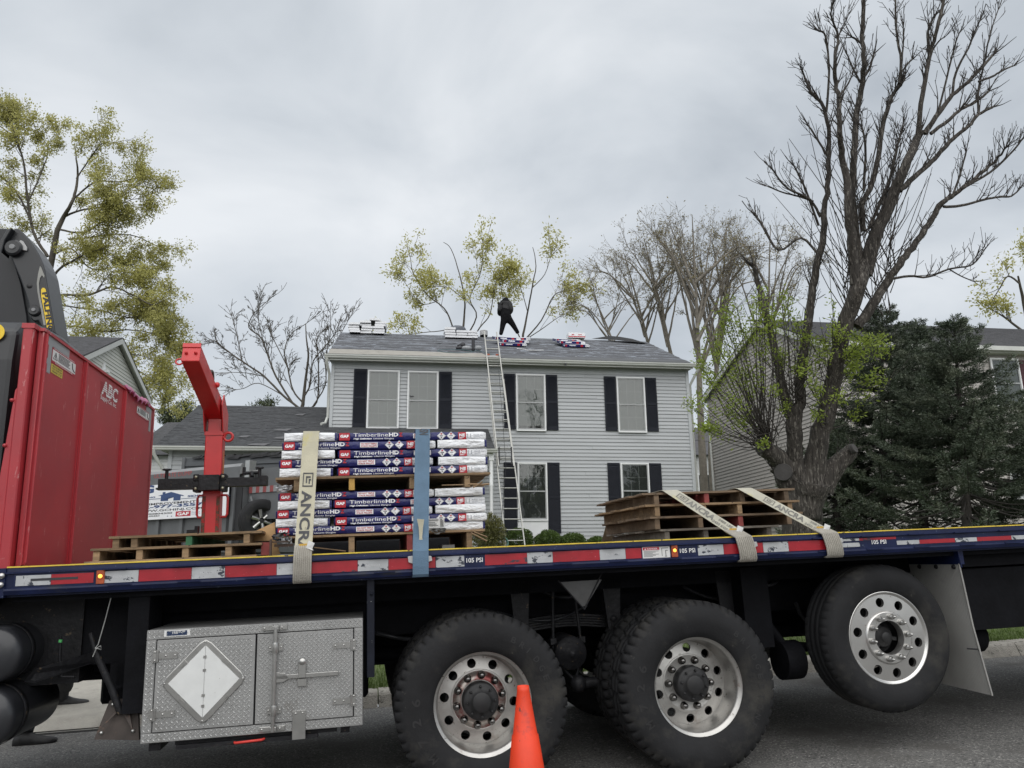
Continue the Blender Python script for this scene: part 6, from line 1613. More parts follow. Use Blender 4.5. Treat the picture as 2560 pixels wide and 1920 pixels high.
TL_ = -4.3
mb = MB(); mb.box(TL_, 0, 0, .04, -1.5, -.09); mb.box(TL_, 0, 1.8, 1.84, -1.5, -.09); mb.box(-.04, 0, .04, 1.8, -1.5, -.1); mb.box(TL_, TL_ + .04, .04, 1.8, -1.5, -.3); mb.box(TL_, 0, .04, 1.8, -1.55, -1.5)
bd = part('body', mb, m_tg, tr)
mb = MB()
for k in range(7): mb.box(TL_ + .1 + k * .66, TL_ + .19 + k * .66, -.05, 0, -1.5, -.2)
part('side_post', mb, m_tg, tr)
mb = MB(); mb.prism([(0, -.06, .0), (0, .1, .0), (0, .1, -.13), (0, -.10, -.20), (0, -.10, -.06)], (TL_, 0, 0)); part('tarp_housing', mb, m_tgl, tr)
q0, q1, qy = Q(150, 935, -.105), Q(1155, 915, -.105), Q(150, 1035, -.105)
part('side_plate', MB().box(TL_, 0, -.106, -.10, -.27, -.06), m_tg, tr)
a, b_ = Q(195, 980, -.108), Q(595, 935, -.108)
mb = MB(); zc = Q(400, 985, -.108).z
mb.text('ULTIMATE DUMP', (a.x, -.109, zc), (1, 0, 0), (0, 0, 1), .085, b_.x - a.x, 0, -.005); part('trailer_lettering', mb, M('lettering_red', (.35, .05, .05), r=.5), tr)
s0, s1_, sb = Q(60, 1042, -.12), Q(1000, 1005, -.12), Q(1000, 1398, -.12)
zt_, zb_ = s1_.z, sb.z
bn = part('banner', MB().box(s0.x - .8, s1_.x, -.125, -.12, zb_, zt_), m_sign, tr)
def sx(u): return Q(u, 1200, -.127).x
def sz(u, v): return Q(u, v, -.127).z
mb = MB()
def bt(s, u0, u1, v0, v1, m=0, bold=.02):
    z0, z1 = sz((u0 + u1) / 2, v1), sz((u0 + u1) / 2, v0); zc_ = (z0 + z1) / 2; z0, z1 = zc_ + (z0 - zc_) * .72, zc_ + (z1 - zc_) * .72; mb.text(s, (sx(u0), -.127, z0), (1, 0, 0), (0, 0, 1), z1 - z0, sx(u1) - sx(u0), m, bold)
bt('IMPROVEMENTS LLC', 148, 830, 1240, 1272, 2); bt('732-977-3557', -30, 720, 1275, 1318, 0, .04); bt('WWW.GCHINJ.COM', 10, 720, 1320, 1352, 2); bt('13VH00804300', 20, 400, 1368, 1392, 2); bt('INSURED', 60, 270, 1395, 1416, 2)
bt('SIDING', 548, 760, 1172, 1200, 0, .04); bt('ROOFING', -20, 205, 1200, 1222, 0, .04); bt('G', 55, 185, 1065, 1175, 0, .05); bt('C', 640, 760, 1040, 1140, 0, .05)
def bx_(u0, u1, v0, v1, m, dy=0): mb.box(sx(u0), sx(u1), -.1275 - dy, -.127 - dy, sz((u0 + u1) / 2, v1), sz((u0 + u1) / 2, v0), m)
bx_(438, 595, 1350, 1405, 1); z0 = sz(515, 1393); mb.text('GAF', (sx(455), -.129, z0), (1, 0, 0), (0, 0, 1), sz(515, 1362) - z0, sx(578) - sx(455), 3, .04)
bt('Certified', 605, 690, 1352, 1368, 0, .0); bt('Contractor', 605, 700, 1372, 1386, 0, .0)
hp = [(232, 1190), (370, 1148), (510, 1185), (500, 1192), (475, 1186), (475, 1236), (400, 1240), (400, 1205), (345, 1208), (345, 1242), (265, 1246), (265, 1190)]
mb.add([Vector((sx(u), -.1275, sz(u, v))) for u, v in hp], [(0, 1, 2, 3, 4, 11), (4, 5, 6, 7, 10, 11), (7, 8, 9, 10)], 0)
bx_(280, 310, 1150, 1172, 0)
bx_(100, 262, 1222, 1228, 0); bx_(478, 1000, 1200, 1205, 0); bx_(348, 360, 1400, 1408, 0); bx_(390, 402, 1400, 1408, 0)
part('banner_print', mb, [m_sblue, m_stred, m_ink, m_white], bn)
mb = MB()
for u, v in ((975, 1185), (985, 1365), (985, 1020)): mb.lathe([(0, -.01), (.02, -.005), (.02, 0)], (sx(u), -.127, sz(u, v)), (0, 1, 0), 8)
part('grommet', mb, m_ink, bn)
mb = MB(); mb.box(.0, .18, .3, 1.5, -1.05, -.45, c=.02); mb.box(-.35, 0.0, -.02, 0.0, -1.5, -.3)
part('pump_box', mb, M('trailer_dark', (.018, .018, .02), r=.6, var=.2), tr)
def tread_tyre(par, c, ax, R_, w, name='spare_tyre'):
    m = MB(); m.lathe([(R_ * .58, -w / 2 + .01), (R_ * .72, -w / 2 - .005), (R_ * .9, -w / 2), (R_ * .98, -w / 2 + .02), (R_, -w * .3), (R_, -w * .17), (R_ - .012, -w * .15), (R_ - .012, -w * .12), (R_, -w * .1), (R_, w * .1), (R_ - .012, w * .12), (R_ - .012, w * .15), (R_, w * .17), (R_, w * .3), (R_ * .98, w / 2 - .02), (R_ * .9, w / 2), (R_ * .72, w / 2 + .005), (R_ * .58, w / 2 - .01)], c, ax, 36)
    o = part(name, m, m_tyre, par); axv = Vector(ax).normalized(); u = axv.orthogonal().normalized(); w_ = axv.cross(u)
    m = MB(); m.lathe([(0, w * .2), (R_ * .2, w * .2), (R_ * .22, w * .1), (R_ * .5, w * .05), (R_ * .57, w * .42), (R_ * .6, w * .48)], c, ax, 30); part('rim', m, m_hub, o)
    m = MB()
    for k in range(6):
        a = k * PI / 3; d = u * math.cos(a) + w_ * math.sin(a); p0 = Vector(c) + axv * w * .22 + d * R_ * .12; m.tube([p0, Vector(c) + axv * w * .2 + d * R_ * .52], [.03, .045], 5)
    part('rim_spoke', m, m_steel, o)
    return o
sc_ = Q(1245, 1440, -.05)
tread_tyre(tr, (.42, sc_.y + .1, sc_.z - .02), (.93, -.36, 0), .37, .24)
mb = MB()
for x in (-2.3, -1.4): mb.lathe([(0, -.1), (.2, -.1), (.36, -.1), (.39, -.06), (.39, .12), (0, .12)], (x, -.1, gz + .39), (0, 1, 0), 28)
part('trailer_wheel', mb, m_tyre, tr)
mb = MB(); mb.box(TL_, 0, .2, .3, -1.72, -1.55); mb.box(TL_, 0, 1.5, 1.6, -1.72, -1.55); mb.tube([(0, .25, -1.65), (1.5, .9, -1.65)], .06, 6); mb.tube([(0, 1.55, -1.65), (1.5, .9, -1.65)], .06, 6)
part('trailer_frame', mb, m_tg, tr)
j0, j1 = Q(1305, 1110, .2), Q(1450, 1470, .2)
part('tongue_jack', MB().tube([j0, j1], .045, 8), m_hub, tr)
mb = MB(); c = Q(1200, 945, .0); mb.cyl(c + Vector((-.1, 0, 0)), c + Vector((.25, 0, 0)), .035, 8); mb.box(c.x - .05, c.x + .06, c.y - .05, c.y + .1, c.z - .12, c.z + .22); mb.tube([c + Vector((.25, 0, .02)), c + Vector((.32, 0, -.2))], .02, 6)
part('tarp_crank', mb, m_steel, tr)
mb = MB(); r0 = Q(1205, 1115, .1); 
for k in range(8): mb.box(r0.x + k * .085, r0.x + .085 + k * .085, .095, .10, r0.z - .08, r0.z + .03, k % 2)
part('reflector_bar', mb, [M('reflect_red_dull', (.22, .05, .05), r=.5), m_tgl], tr)
mb = MB(); mb.box(.02, .9, .12, .16, r0.z - .45, r0.z + .35); mb.box(.0, .95, .1, .2, r0.z - .55, r0.z - .45); mb.tube([(.15, .05, r0.z - .15), (.3, .05, r0.z - .5)], .03, 6)
part('front_frame', mb, m_tg, tr)
# plank sided container behind it
PL, PR = at(340 + 520 / 4.254, 960 + 790 / 4.254, 17.6), at(340 + 1560 / 4.254, 960 + 748 / 4.254, 16.6)
ex2 = Vector((PR.x - PL.x, PR.y - PL.y, 0)); pw = ex2.length; ex2.normalize(); ey2 = Vector((-ex2.y, ex2.x, 0))
FPl = frame((PL.x, PL.y, PL.z), ex2, ey2, (0, 0, 1)); zc = ground(PL.x, PL.y) - PL.z
m_plank = M('grey_plank', (.062, .067, .072), r=.6, var=.15, sc=3, stretch=(.3, 1, 4), rv=.12)
ct = thing('debris_container', 'dark grey plank sided debris container heaped with torn felt behind the trailer', 'container', FPl, (pw / 2, .8, zc))
slope = (PR.z - PL.z) / pw
npk = 13; ph = (-zc + .1) / npk
for k in range(npk):
    zt0 = -.0 - k * ph
    m = MB().add([(0, 0, zt0), (pw + 1.2, 0, zt0 + slope * (pw + 1.2) * (1 - k / npk)), (pw + 1.2, -.03, zt0 - ph + .004 + slope * (pw + 1.2) * (1 - (k + 1) / npk)), (0, -.03, zt0 - ph + .004), (0, .02, zt0 - ph + .004), (pw + 1.2, .02, zt0 - ph + .004 + slope * (pw + 1.2) * (1 - (k + 1) / npk)), (0, .02, zt0), (pw + 1.2, .02, zt0 + slope * (pw + 1.2) * (1 - k / npk))], [(0, 3, 2, 1), (3, 4, 5, 2), (0, 1, 7, 6), (0, 6, 4, 3), (1, 2, 5, 7)])
    part('plank', m, m_plank, ct)
mb = MB(); mb.box(0.0, pw + 1.2, .02, 1.5, zc, -.05); mb.box(-.03, .05, -.05, 0, zc, .02); part('container_body', mb, m_tg, ct)
mb = MB()
for k in range(16):
    x = rnd.uniform(.1, pw); z = x * slope + rnd.uniform(-.02, .02); w = rnd.uniform(.2, .7)
    mb.add([(x, -.04, z), (x + w, -.05, z + .03), (x + w * .8, -.06, z - rnd.uniform(.02, .08)), (x + w * .1, -.05, z - .05), (x + w * .5, .3, z + rnd.uniform(.02, .1))], [(0, 1, 2, 3), (0, 4, 1)])
part('torn_felt', mb, M('debris_dark', (.03, .03, .032), r=.8, var=.4, sc=15), ct)
# ------------------------------------------------------------------ neighbours
m_nsid = M('neighbour_siding', (.41, .385, .36), r=.6, var=.06, sc=2, rv=.03)
m_nroof = M('neighbour_shingle', (.085, .085, .09), r=.9, var=.3, sc=7, bump=.3, bs=30, wear=[((.15, .15, .15), 15, .6, .1, (1, 3, 3))])
m_nsh = M('shutter_maroon', (.075, .022, .03), r=.6, var=.1)
def gable_house(label, X, facing, yf, yr, ya, zf, zr, za, xend, sidm, zbase, rooflabel=None):
    # gable wall on the plane x = X; body runs to xend
    h = thing('neighbour_house', label, 'house', FH, (X, (yf + yr) / 2, zbase))
    s = 1 if xend > X else -1
    ov = .3
    mb = MB().prism([(X, yf + ov, zbase), (X, yf + ov, zf), (X, ya, za - .12), (X, yr - ov, zr), (X, yr - ov, zbase)], (xend - X, 0, 0)); w = part('wall', mb, sidm, h)
    z = zbase; i = 0
    me_cache = {}
    while z < za - .2:
        def span(zz):
            a = yf + ov if zz <= zf else yf + ov + (ya - yf - ov) * (zz - zf) / (za - .12 - zf)
            b = yr - ov if zz <= zr else yr - ov - (yr - ov - ya) * (zz - zr) / (za - .12 - zr)
            return a, b
        a0, b0 = span(z); a1, b1 = span(z + .12)
        if b1 - a1 > .1:
            m = MB().add([(X - s * .026, a0, z), (X - s * .026, b0, z), (X - s * .003, b1, z + .12), (X - s * .003, a1, z + .12), (X, a0, z), (X, b0, z)], [(0, 1, 2, 3), (4, 5, 1, 0)]); part('siding_board', m, sidm, w)
        z += .12
    def slab(y0, z0, y1, z1, name):
        X0 = X - s * .18; d = Vector((xend - X0, 0, 0)); n = Vector((0, -(z1 - z0), (y1 - y0))).normalized() * .06
        if n.z < 0: n = -n
        mb = MB().prism([(X0, y0, z0), (X0, y1, z1), (X0, y1 + n.y, z1 + n.z), (X0, y0 + n.y, z0 + n.z)], d)
        o = part('roof', mb, m_nroof, h)
        mb = MB(); L_ = math.hypot(y1 - y0, z1 - z0); nn = int(L_ / .16)
        for k in range(nn):
            t = k / nn; t2 = (k + 1) / nn
            p = Vector((X0 - s * .02, y0 + (y1 - y0) * t, z0 + (z1 - z0) * t)) + n * 1.25; q = Vector((X0 - s * .02, y0 + (y1 - y0) * t2, z0 + (z1 - z0) * t2)) + n * 1.03
            e_ = Vector((xend - X0, 0, 0)); pb = p - n * .3
            mb.add([p, p + e_, q + e_, q, pb, pb + e_], [(0, 1, 2, 3), (4, 5, 1, 0)])
        part('shingle_courses', mb, m_nroof, o, kind='stuff')
        mb = MB().prism([(X - s * .2, y0, z0 - .16), (X - s * .2, y0, z0 + .02), (X - s * .2, y1, z1 + .02), (X - s * .2, y1, z1 - .16)], (s * .03, 0, 0)); part('rake_board', mb, m_gut, h)
        mb = MB().prism([(X - s * .19, y0, z0 - .02), (X - s * .19, y1, z1 - .02), (X - s * .19, y1, z1 - .04), (X - s * .19, y0, z0 - .04)], (s * .2, 0, 0)); part('rake_soffit', mb, m_gut, h)
    slab(yf, zf, ya, za, 'f'); slab(yr, zr, ya, za, 'r')
    part('corner_trim', MB().box(min(X - s * .03, X + s * .07), max(X - s * .03, X + s * .07), yr - ov - .08, yr - ov + .02, zbase, zr), m_gut, h)
    part('gutter', MB().box(min(X, xend), max(X, xend), yf - .13, yf, zf - .08, zf + .05, c=.02), m_gut, h)
    part('soffit', MB().box(min(X, xend), max(X, xend), yf, yf + ov, zf - .12, zf - .08), m_gut, h)
    part('gutter', MB().box(min(X, xend), max(X, xend), yr, yr + .13, zr - .08, zr + .05, c=.02), m_gut, h)
    return h
nh = gable_house('beige sided neighbour house right of the grey house, gable end in view', 8.8, 1, -3.4, 5.85, .49, 7.36, 7.62, 9.27, 24.0, m_nsid, 1.0)
part('downspout', MB().tube([(8.72, 5.95, 7.55), (8.68, 5.75, 7.3), (8.74, 5.45, 7.0), (8.74, 5.45, 1.2)], .05, 8), m_gut, nh)
yf_ = -3.1
q = Hp(2540, 900, yf_)
window(q.x - .95, q.x, q.z - 1.5, q.z + .02, q.z - .75, nh, seed=9, muntin=False, y=yf_ - .05)
part('shutter', MB().box(q.x + .03, q.x + .42, yf_ - .05, yf_ - .005, q.z - 1.5, q.z - .02), m_nsh, nh)
mb = MB()
for k in range(40): mb.box(q.x + .07, q.x + .38, yf_ - .06, yf_ - .05, q.z - 1.45 + k * .035, q.z - 1.43 + k * .035)
part('louvres', mb, m_nsh, nh, kind='stuff')
window(q.x - .9, q.x + .02, q.z - 4.2, q.z - 2.7, q.z - 3.5, nh, seed=10, muntin=False, y=yf_ - .05)
mb = MB()
z = 1.0
while z < 7.2: mb.add([(8.9, yf_ - .016, z), (24, yf_ - .016, z), (24, yf_ - .002, z + .12), (8.9, yf_ - .002, z + .12)], [(0, 1, 2, 3)]); z += .12
part('front_siding', mb, m_nsid, nh, kind='stuff')
part('foundation', MB().box(8.75, 24, yf_ - .03, 5.5, .3, 1.25), m_conc, nh)
m_lsid = M('left_siding', (.58, .58, .54), r=.6, var=.06, sc=2)
LXp = -13.2
ap = None
def Hx(px, py, X): return plane(FHi, px, py, 0, X)
apx, fr, re_ = Hx(292, 848, LXp), Hx(197, 891, LXp), Hx(358, 989, LXp)
nl = gable_house('cream gabled neighbour house left of the driveway, behind the red headboard', LXp, -1, fr.y - 1.5, re_.y + .4, apx.y, apx.z - (apx.z - fr.z) * (apx.y - fr.y + 1.5) / max(.5, (apx.y - fr.y)), re_.z - (apx.z - re_.z) * .4 / max(.5, re_.y - apx.y), apx.z, -24, m_lsid, 1.0)
v = Hx(258, 918, LXp + .02)
part('flood_light', MB().prism([(LXp + .02, v.y - .12, v.z - .12), (LXp + .02, v.y + .12, v.z - .12), (LXp + .02, v.y, v.z + .18)], (.05, 0, 0)).box(LXp + .05, LXp + .2, v.y - .1, v.y + .12, v.z - .18, v.z - .1), m_wfr, nl)
print('LEFT', apx, fr, re_)
# distant pale house glimpsed in the gaps
m_far = M('far_siding', (.62, .63, .63), r=.6, var=.04)
def far_house(label, pxl, pxr, D, zt_, par=None):
    a, b = at(pxl, 1200, D), at(pxr, 1200, D)
    g = ground(a.x, a.y); cx = (a.x + b.x) / 2
    h = thing('distant_house', label, 'house', FW, (cx, a.y, g))
    w = part('wall', MB().box(a.x, b.x, a.y, a.y + 7, g, zt_), m_far, h)
    m = MB(); z = g
    while z < zt_: m.add([(a.x, a.y - .02, z), (b.x, a.y - .02, z), (b.x, a.y, z + .16), (a.x, a.y, z + .16)], [(0, 1, 2, 3)]); z += .16
    part('siding', m, m_far, h, kind='stuff')
    part('roof', MB().prism([(a.x - .3, a.y - .4, zt_), (a.x - .3, a.y + 3.5, zt_ + 2.2), (a.x - .3, a.y + 7.4, zt_)], (b.x - a.x + .6, 0, 0)), m_nroof, h)
    return h, a, b, g
h_, a, b, g = far_house('pale sided house glimpsed between the grey and beige houses', 1690, 1850, 42, 7.0)
wo = part('window', MB().box(a.x + 1.2, a.x + 2.1, a.y - .06, a.y - .02, 4.6, 6.0), m_wfr, h_); part('pane', MB().box(a.x + 1.28, a.x + 2.02, a.y - .07, a.y - .06, 4.7, 5.9), m_dark, wo)
far_house('small grey house far behind the garage and the oak', 330, 480, 34, 6.2)
# ------------------------------------------------------------------ trees
m_bark = M('bark_grey', (.050, .044, .038), r=.95, var=.4, sc=7, stretch=(1, 1, .2), bump=1.0, bs=34, wear=[((.15, .138, .12), 42, .54, .06, (1, 1, .16)), ((.02, .017, .014), 34, .55, .05, (1, 1, .14))])
m_bark2 = M('bark_dark', (.050, .044, .039), r=.95, var=.35, sc=8, bump=.5, bs=20)
m_bark3 = M('bark_oak', (.085, .075, .062), r=.95, var=.3, sc=5, bump=.5, bs=14)
m_barkp = M('bark_pale', (.20, .18, .15), r=.95, var=.3, sc=5)
m_cut = M('sawn_face', (.055, .052, .05), r=.95, var=.25, sc=5, bump=.3, bs=20)
m_loak = M('oak_leaf', (.48, .46, .16), r=.6, var=.26, sc=.9, trans=.4, rv=.06)
m_lash = M('ash_leaf', (.25, .32, .05), r=.55, var=.3, sc=2.0, trans=.45)
m_lbud = M('bud_leaf', (.25, .215, .11), r=.7, var=.35, sc=1.0, trans=.3)
m_lpine = M('pine_needle', (.052, .068, .026), r=.7, var=.4, sc=1.5)
m_spr = M('spruce_needle', (.056, .076, .046), r=.6, var=.5, sc=2.2, wear=[((.15, .17, .115), 2.4, .50, .15)])
m_box = M('boxwood_leaf', (.075, .12, .025), r=.5, var=.4, sc=7, trans=.2)
m_pier = M('pieris_leaf', (.13, .13, .045), r=.5, var=.5, sc=9, trans=.2)

def leafmesh(name, P, Dr, length, width, mat, rng, droop=0.0, jitter=1.0):
    # one rhombic leaf per point, pointing roughly along Dr
    n = len(P)
    if n == 0: return None
    P = np.asarray(P, dtype=np.float64); Dr = np.asarray(Dr, dtype=np.float64)
    d = Dr + rng.normal(0, jitter, (n, 3)); d[:, 2] -= droop
    d /= np.linalg.norm(d, axis=1)[:, None] + 1e-9
    s = np.cross(d, rng.normal(0, 1, (n, 3))); s /= np.linalg.norm(s, axis=1)[:, None] + 1e-9
    nn = np.cross(d, s)
    L_ = (length * rng.uniform(.6, 1.25, n))[:, None]; W_ = (width * rng.uniform(.7, 1.2, n))[:, None]
    a = P; b = P + d * L_ * .5 + s * W_ * .5 + nn * W_ * .15; c = P + d * L_; e_ = P + d * L_ * .5 - s * W_ * .5 + nn * W_ * .15
    V = np.stack([a, b, c, e_], 1).reshape(-1, 3)
    F_ = np.arange(4 * n).reshape(n, 4)
    return np_mesh(name, V, F_, mat)
def smooth_poly(pts, rad, k=3, jit=0.0, r=None):
    out, ro = [], []
    n = len(pts)
    for i in range(n - 1):
        p0, p1, p2, p3 = pts[max(i - 1, 0)], pts[i], pts[i + 1], pts[min(i + 2, n - 1)]
        for j in range(k):
            t = j / k
            q = 0.5 * ((2 * p1) + (p2 - p0) * t + (2 * p0 - 5 * p1 + 4 * p2 - p3) * t * t + (3 * p1 - p0 - 3 * p2 + p3) * t ** 3)
            if jit and (i or j): q = q + Vector((r.uniform(-jit, jit), r.uniform(-jit, jit), r.uniform(-jit, jit)))
            out.append(q); ro.append(rad[i] + (rad[i + 1] - rad[i]) * t)
    out.append(pts[-1]); ro.append(rad[-1])
    return out, ro
def rand_dir(t, ang, r):
    a = t.orthogonal().normalized(); b = t.cross(a); ph = r.uniform(0, 2 * PI)
    return (t * math.cos(ang) + (a * math.cos(ph) + b * math.sin(ph)) * math.sin(ang)).normalized()
class Twigs:
    def __init__(s, r, mat): s.mb = MB(); s.r = r; s.tips = []; s.dirs = []; s.mat = mat
    def branch(s, p, d, L, rad, lvl, P):
        r = s.r; n = max(3, min(7, int(L / P['seg']) + 2))
        pts = [p]; rr = [rad]; dd = d.copy(); st = L / (n - 1)
        for i in range(1, n):
            dd = (dd + Vector((r.uniform(-1, 1), r.uniform(-1, 1), r.uniform(-1, 1))) * P['wob'] + Vector((0, 0, P['up'] * (1 if i > 1 else .5)))).normalized()
            pts.append(pts[-1] + dd * st); rr.append(max(rad * (1 - .75 * i / (n - 1)), P['rmin']))
        s.mb.tube(pts, rr, 4 if rad > .02 else 3, 0, caps=False)
        if lvl > 0:
            nc = max(1, int(P['n'][lvl - 1] * r.uniform(.7, 1.3)))
            for c in range(nc):
                t = r.uniform(.2, 1.0); i = min(int(t * (n - 1)), n - 2); f = t * (n - 1) - i
                q = pts[i].lerp(pts[i + 1], f); tg = (pts[i + 1] - pts[i]).normalized()
                s.branch(q, rand_dir(tg, r.uniform(*P['ang']), r), L * P['ratio'] * r.uniform(.6, 1.2) * (1 - .35 * t), max(rr[i] * .6, P['rmin']), lvl - 1, P)
        if lvl <= P.get('leaf_lvl', 0):
            for i in range(1, n):
                if r.random() < P['leafp'] or i == n - 1: s.tips.append(pts[i]); s.dirs.append(dd)
def limbed_tree(name, label, conv, sc, D, limbs, spread, P, seed, bark, leaf=None, group=None, root=None, dens=3.0, L0=2.0, lvl=2, tw_from=.2, limb_sides=8, upb=.3, base_px=None, bark_fine=None):
    r = random.Random(seed); rng = np.random.default_rng(seed)
    kpx = D / FPX
    placed = []       # (u, v, depth offset)
    T = None; tw = None; objs = []
    allp = []
    for li, limb in enumerate(limbs):
        u0, v0 = limb[0][:2]
        if placed: d0 = min(placed, key=lambda q: (q[0] - u0) ** 2 + (q[1] - v0) ** 2)[2]
        else: d0 = 0.0
        drift = r.uniform(-1, 1) * spread * (0 if li == 0 else 1)
        pts, rad = [], []
        m = len(limb)
        cum = 0
        for i, q in enumerate(limb):
            if i: cum += math.hypot(q[0] - limb[i - 1][0], q[1] - limb[i - 1][1]) / sc * kpx
            dd = d0 + drift * cum * .35 + (r.uniform(-.05, .05) * cum if i else 0)
            placed.append((q[0], q[1], dd))
            px, py = conv(q[0], q[1]); pts.append(at(px, py, D + dd)); rad.append(max(q[2] / 2 / sc * kpx, .006))
        allp.append((pts, rad))
    b = allp[0][0][0]; g = ground(b.x, b.y)
    if b.z > g:       # carry the trunk down to the ground
        allp[0][0].insert(0, Vector((b.x, b.y, g - .1))); allp[0][1].insert(0, allp[0][1][0] * 1.25)
    T = thing(name, label, 'tree', FW, (b.x, b.y, g), group)
    tw = Twigs(r, bark)
    for li, (pts, rad) in enumerate(allp):
        sp, sr = smooth_poly(pts, rad, 4, max(rad) * (.05 if max(rad) > .09 else .18), r)
        big = max(sr) > .09
        mb = MB(); mb.tube(sp, sr, 30 if big and D < 15 else (12 if li == 0 else limb_sides), 0, ridge=.055 if big and D < 15 else (.08 if D < 15 else 0))
        part('trunk' if li == 0 else 'limb', mb, bark, T)
        if li == 0 and not P.get('trunk_twigs'): continue
        ln = sum((sp[i + 1] - sp[i]).length for i in range(len(sp) - 1))
        nt_ = int(ln * dens)
        for k in range(nt_):
            t = tw_from + (1 - tw_from) * r.random() ** .8; i = min(int(t * (len(sp) - 1)), len(sp) - 2)
            q = sp[i].lerp(sp[i + 1], r.random()); tg = (sp[i + 1] - sp[i]).normalized()
            d = (rand_dir(tg, r.uniform(*P['ang']), r) + Vector((0, 0, upb))).normalized()
            tw.branch(q, d, L0 * r.uniform(.35, 1.15) * (1.1 - .5 * t), min(sr[i] * .5, P['r0']), lvl, P)
        # the limb ends in twigs
        for k in range(3): tw.branch(sp[-1], rand_dir((sp[-1] - sp[-2]).normalized(), r.uniform(.1, .6), r), L0 * r.uniform(.4, .8), min(sr[-1] * .8, P['r0']), max(lvl - 1, 0), P)
    part('twigs', tw.mb, bark_fine or bark, T, kind='stuff')
    if leaf: add_leaves(T, tw.tips, tw.dirs, leaf, rng)
    return T, tw, allp
def add_leaves(T, tips, dirs, leaf, rng):
    n, rad, ll, lw, mat, droop = leaf
    if not tips: return
    P = np.repeat(np.array([t[:] for t in tips]), n, 0); Dd = np.repeat(np.array([d[:] for d in dirs]), n, 0)
    P = P + rng.normal(0, rad, P.shape)
    keep = rng.random(len(P)) < .85
    me = leafmesh('leaves', P[keep], Dd[keep], ll, lw, mat, rng, droop)
    o = meshobj('leaves', me); o.parent = T; o.matrix_parent_inverse = Matrix.Identity(4); o.location = -Vector(ORG[T.name]); o['kind'] = 'stuff'
c5 = lambda u, v: (1860 + u / 2.304, v / 2.304)
c7 = lambda u, v: (1680 + u / 2.593, 700 + v / 2.593)
def f7(L_): return [((1680 + u / 2.593 - 1860) * 2.304, (700 + v / 2.593) * 2.304, w * 2.304 / 2.593) for u, v, w in L_]
def tp(P_, w0, w1): return [(u, v, w0 + (w1 - w0) * i / (len(P_) - 1)) for i, (u, v) in enumerate(P_)]
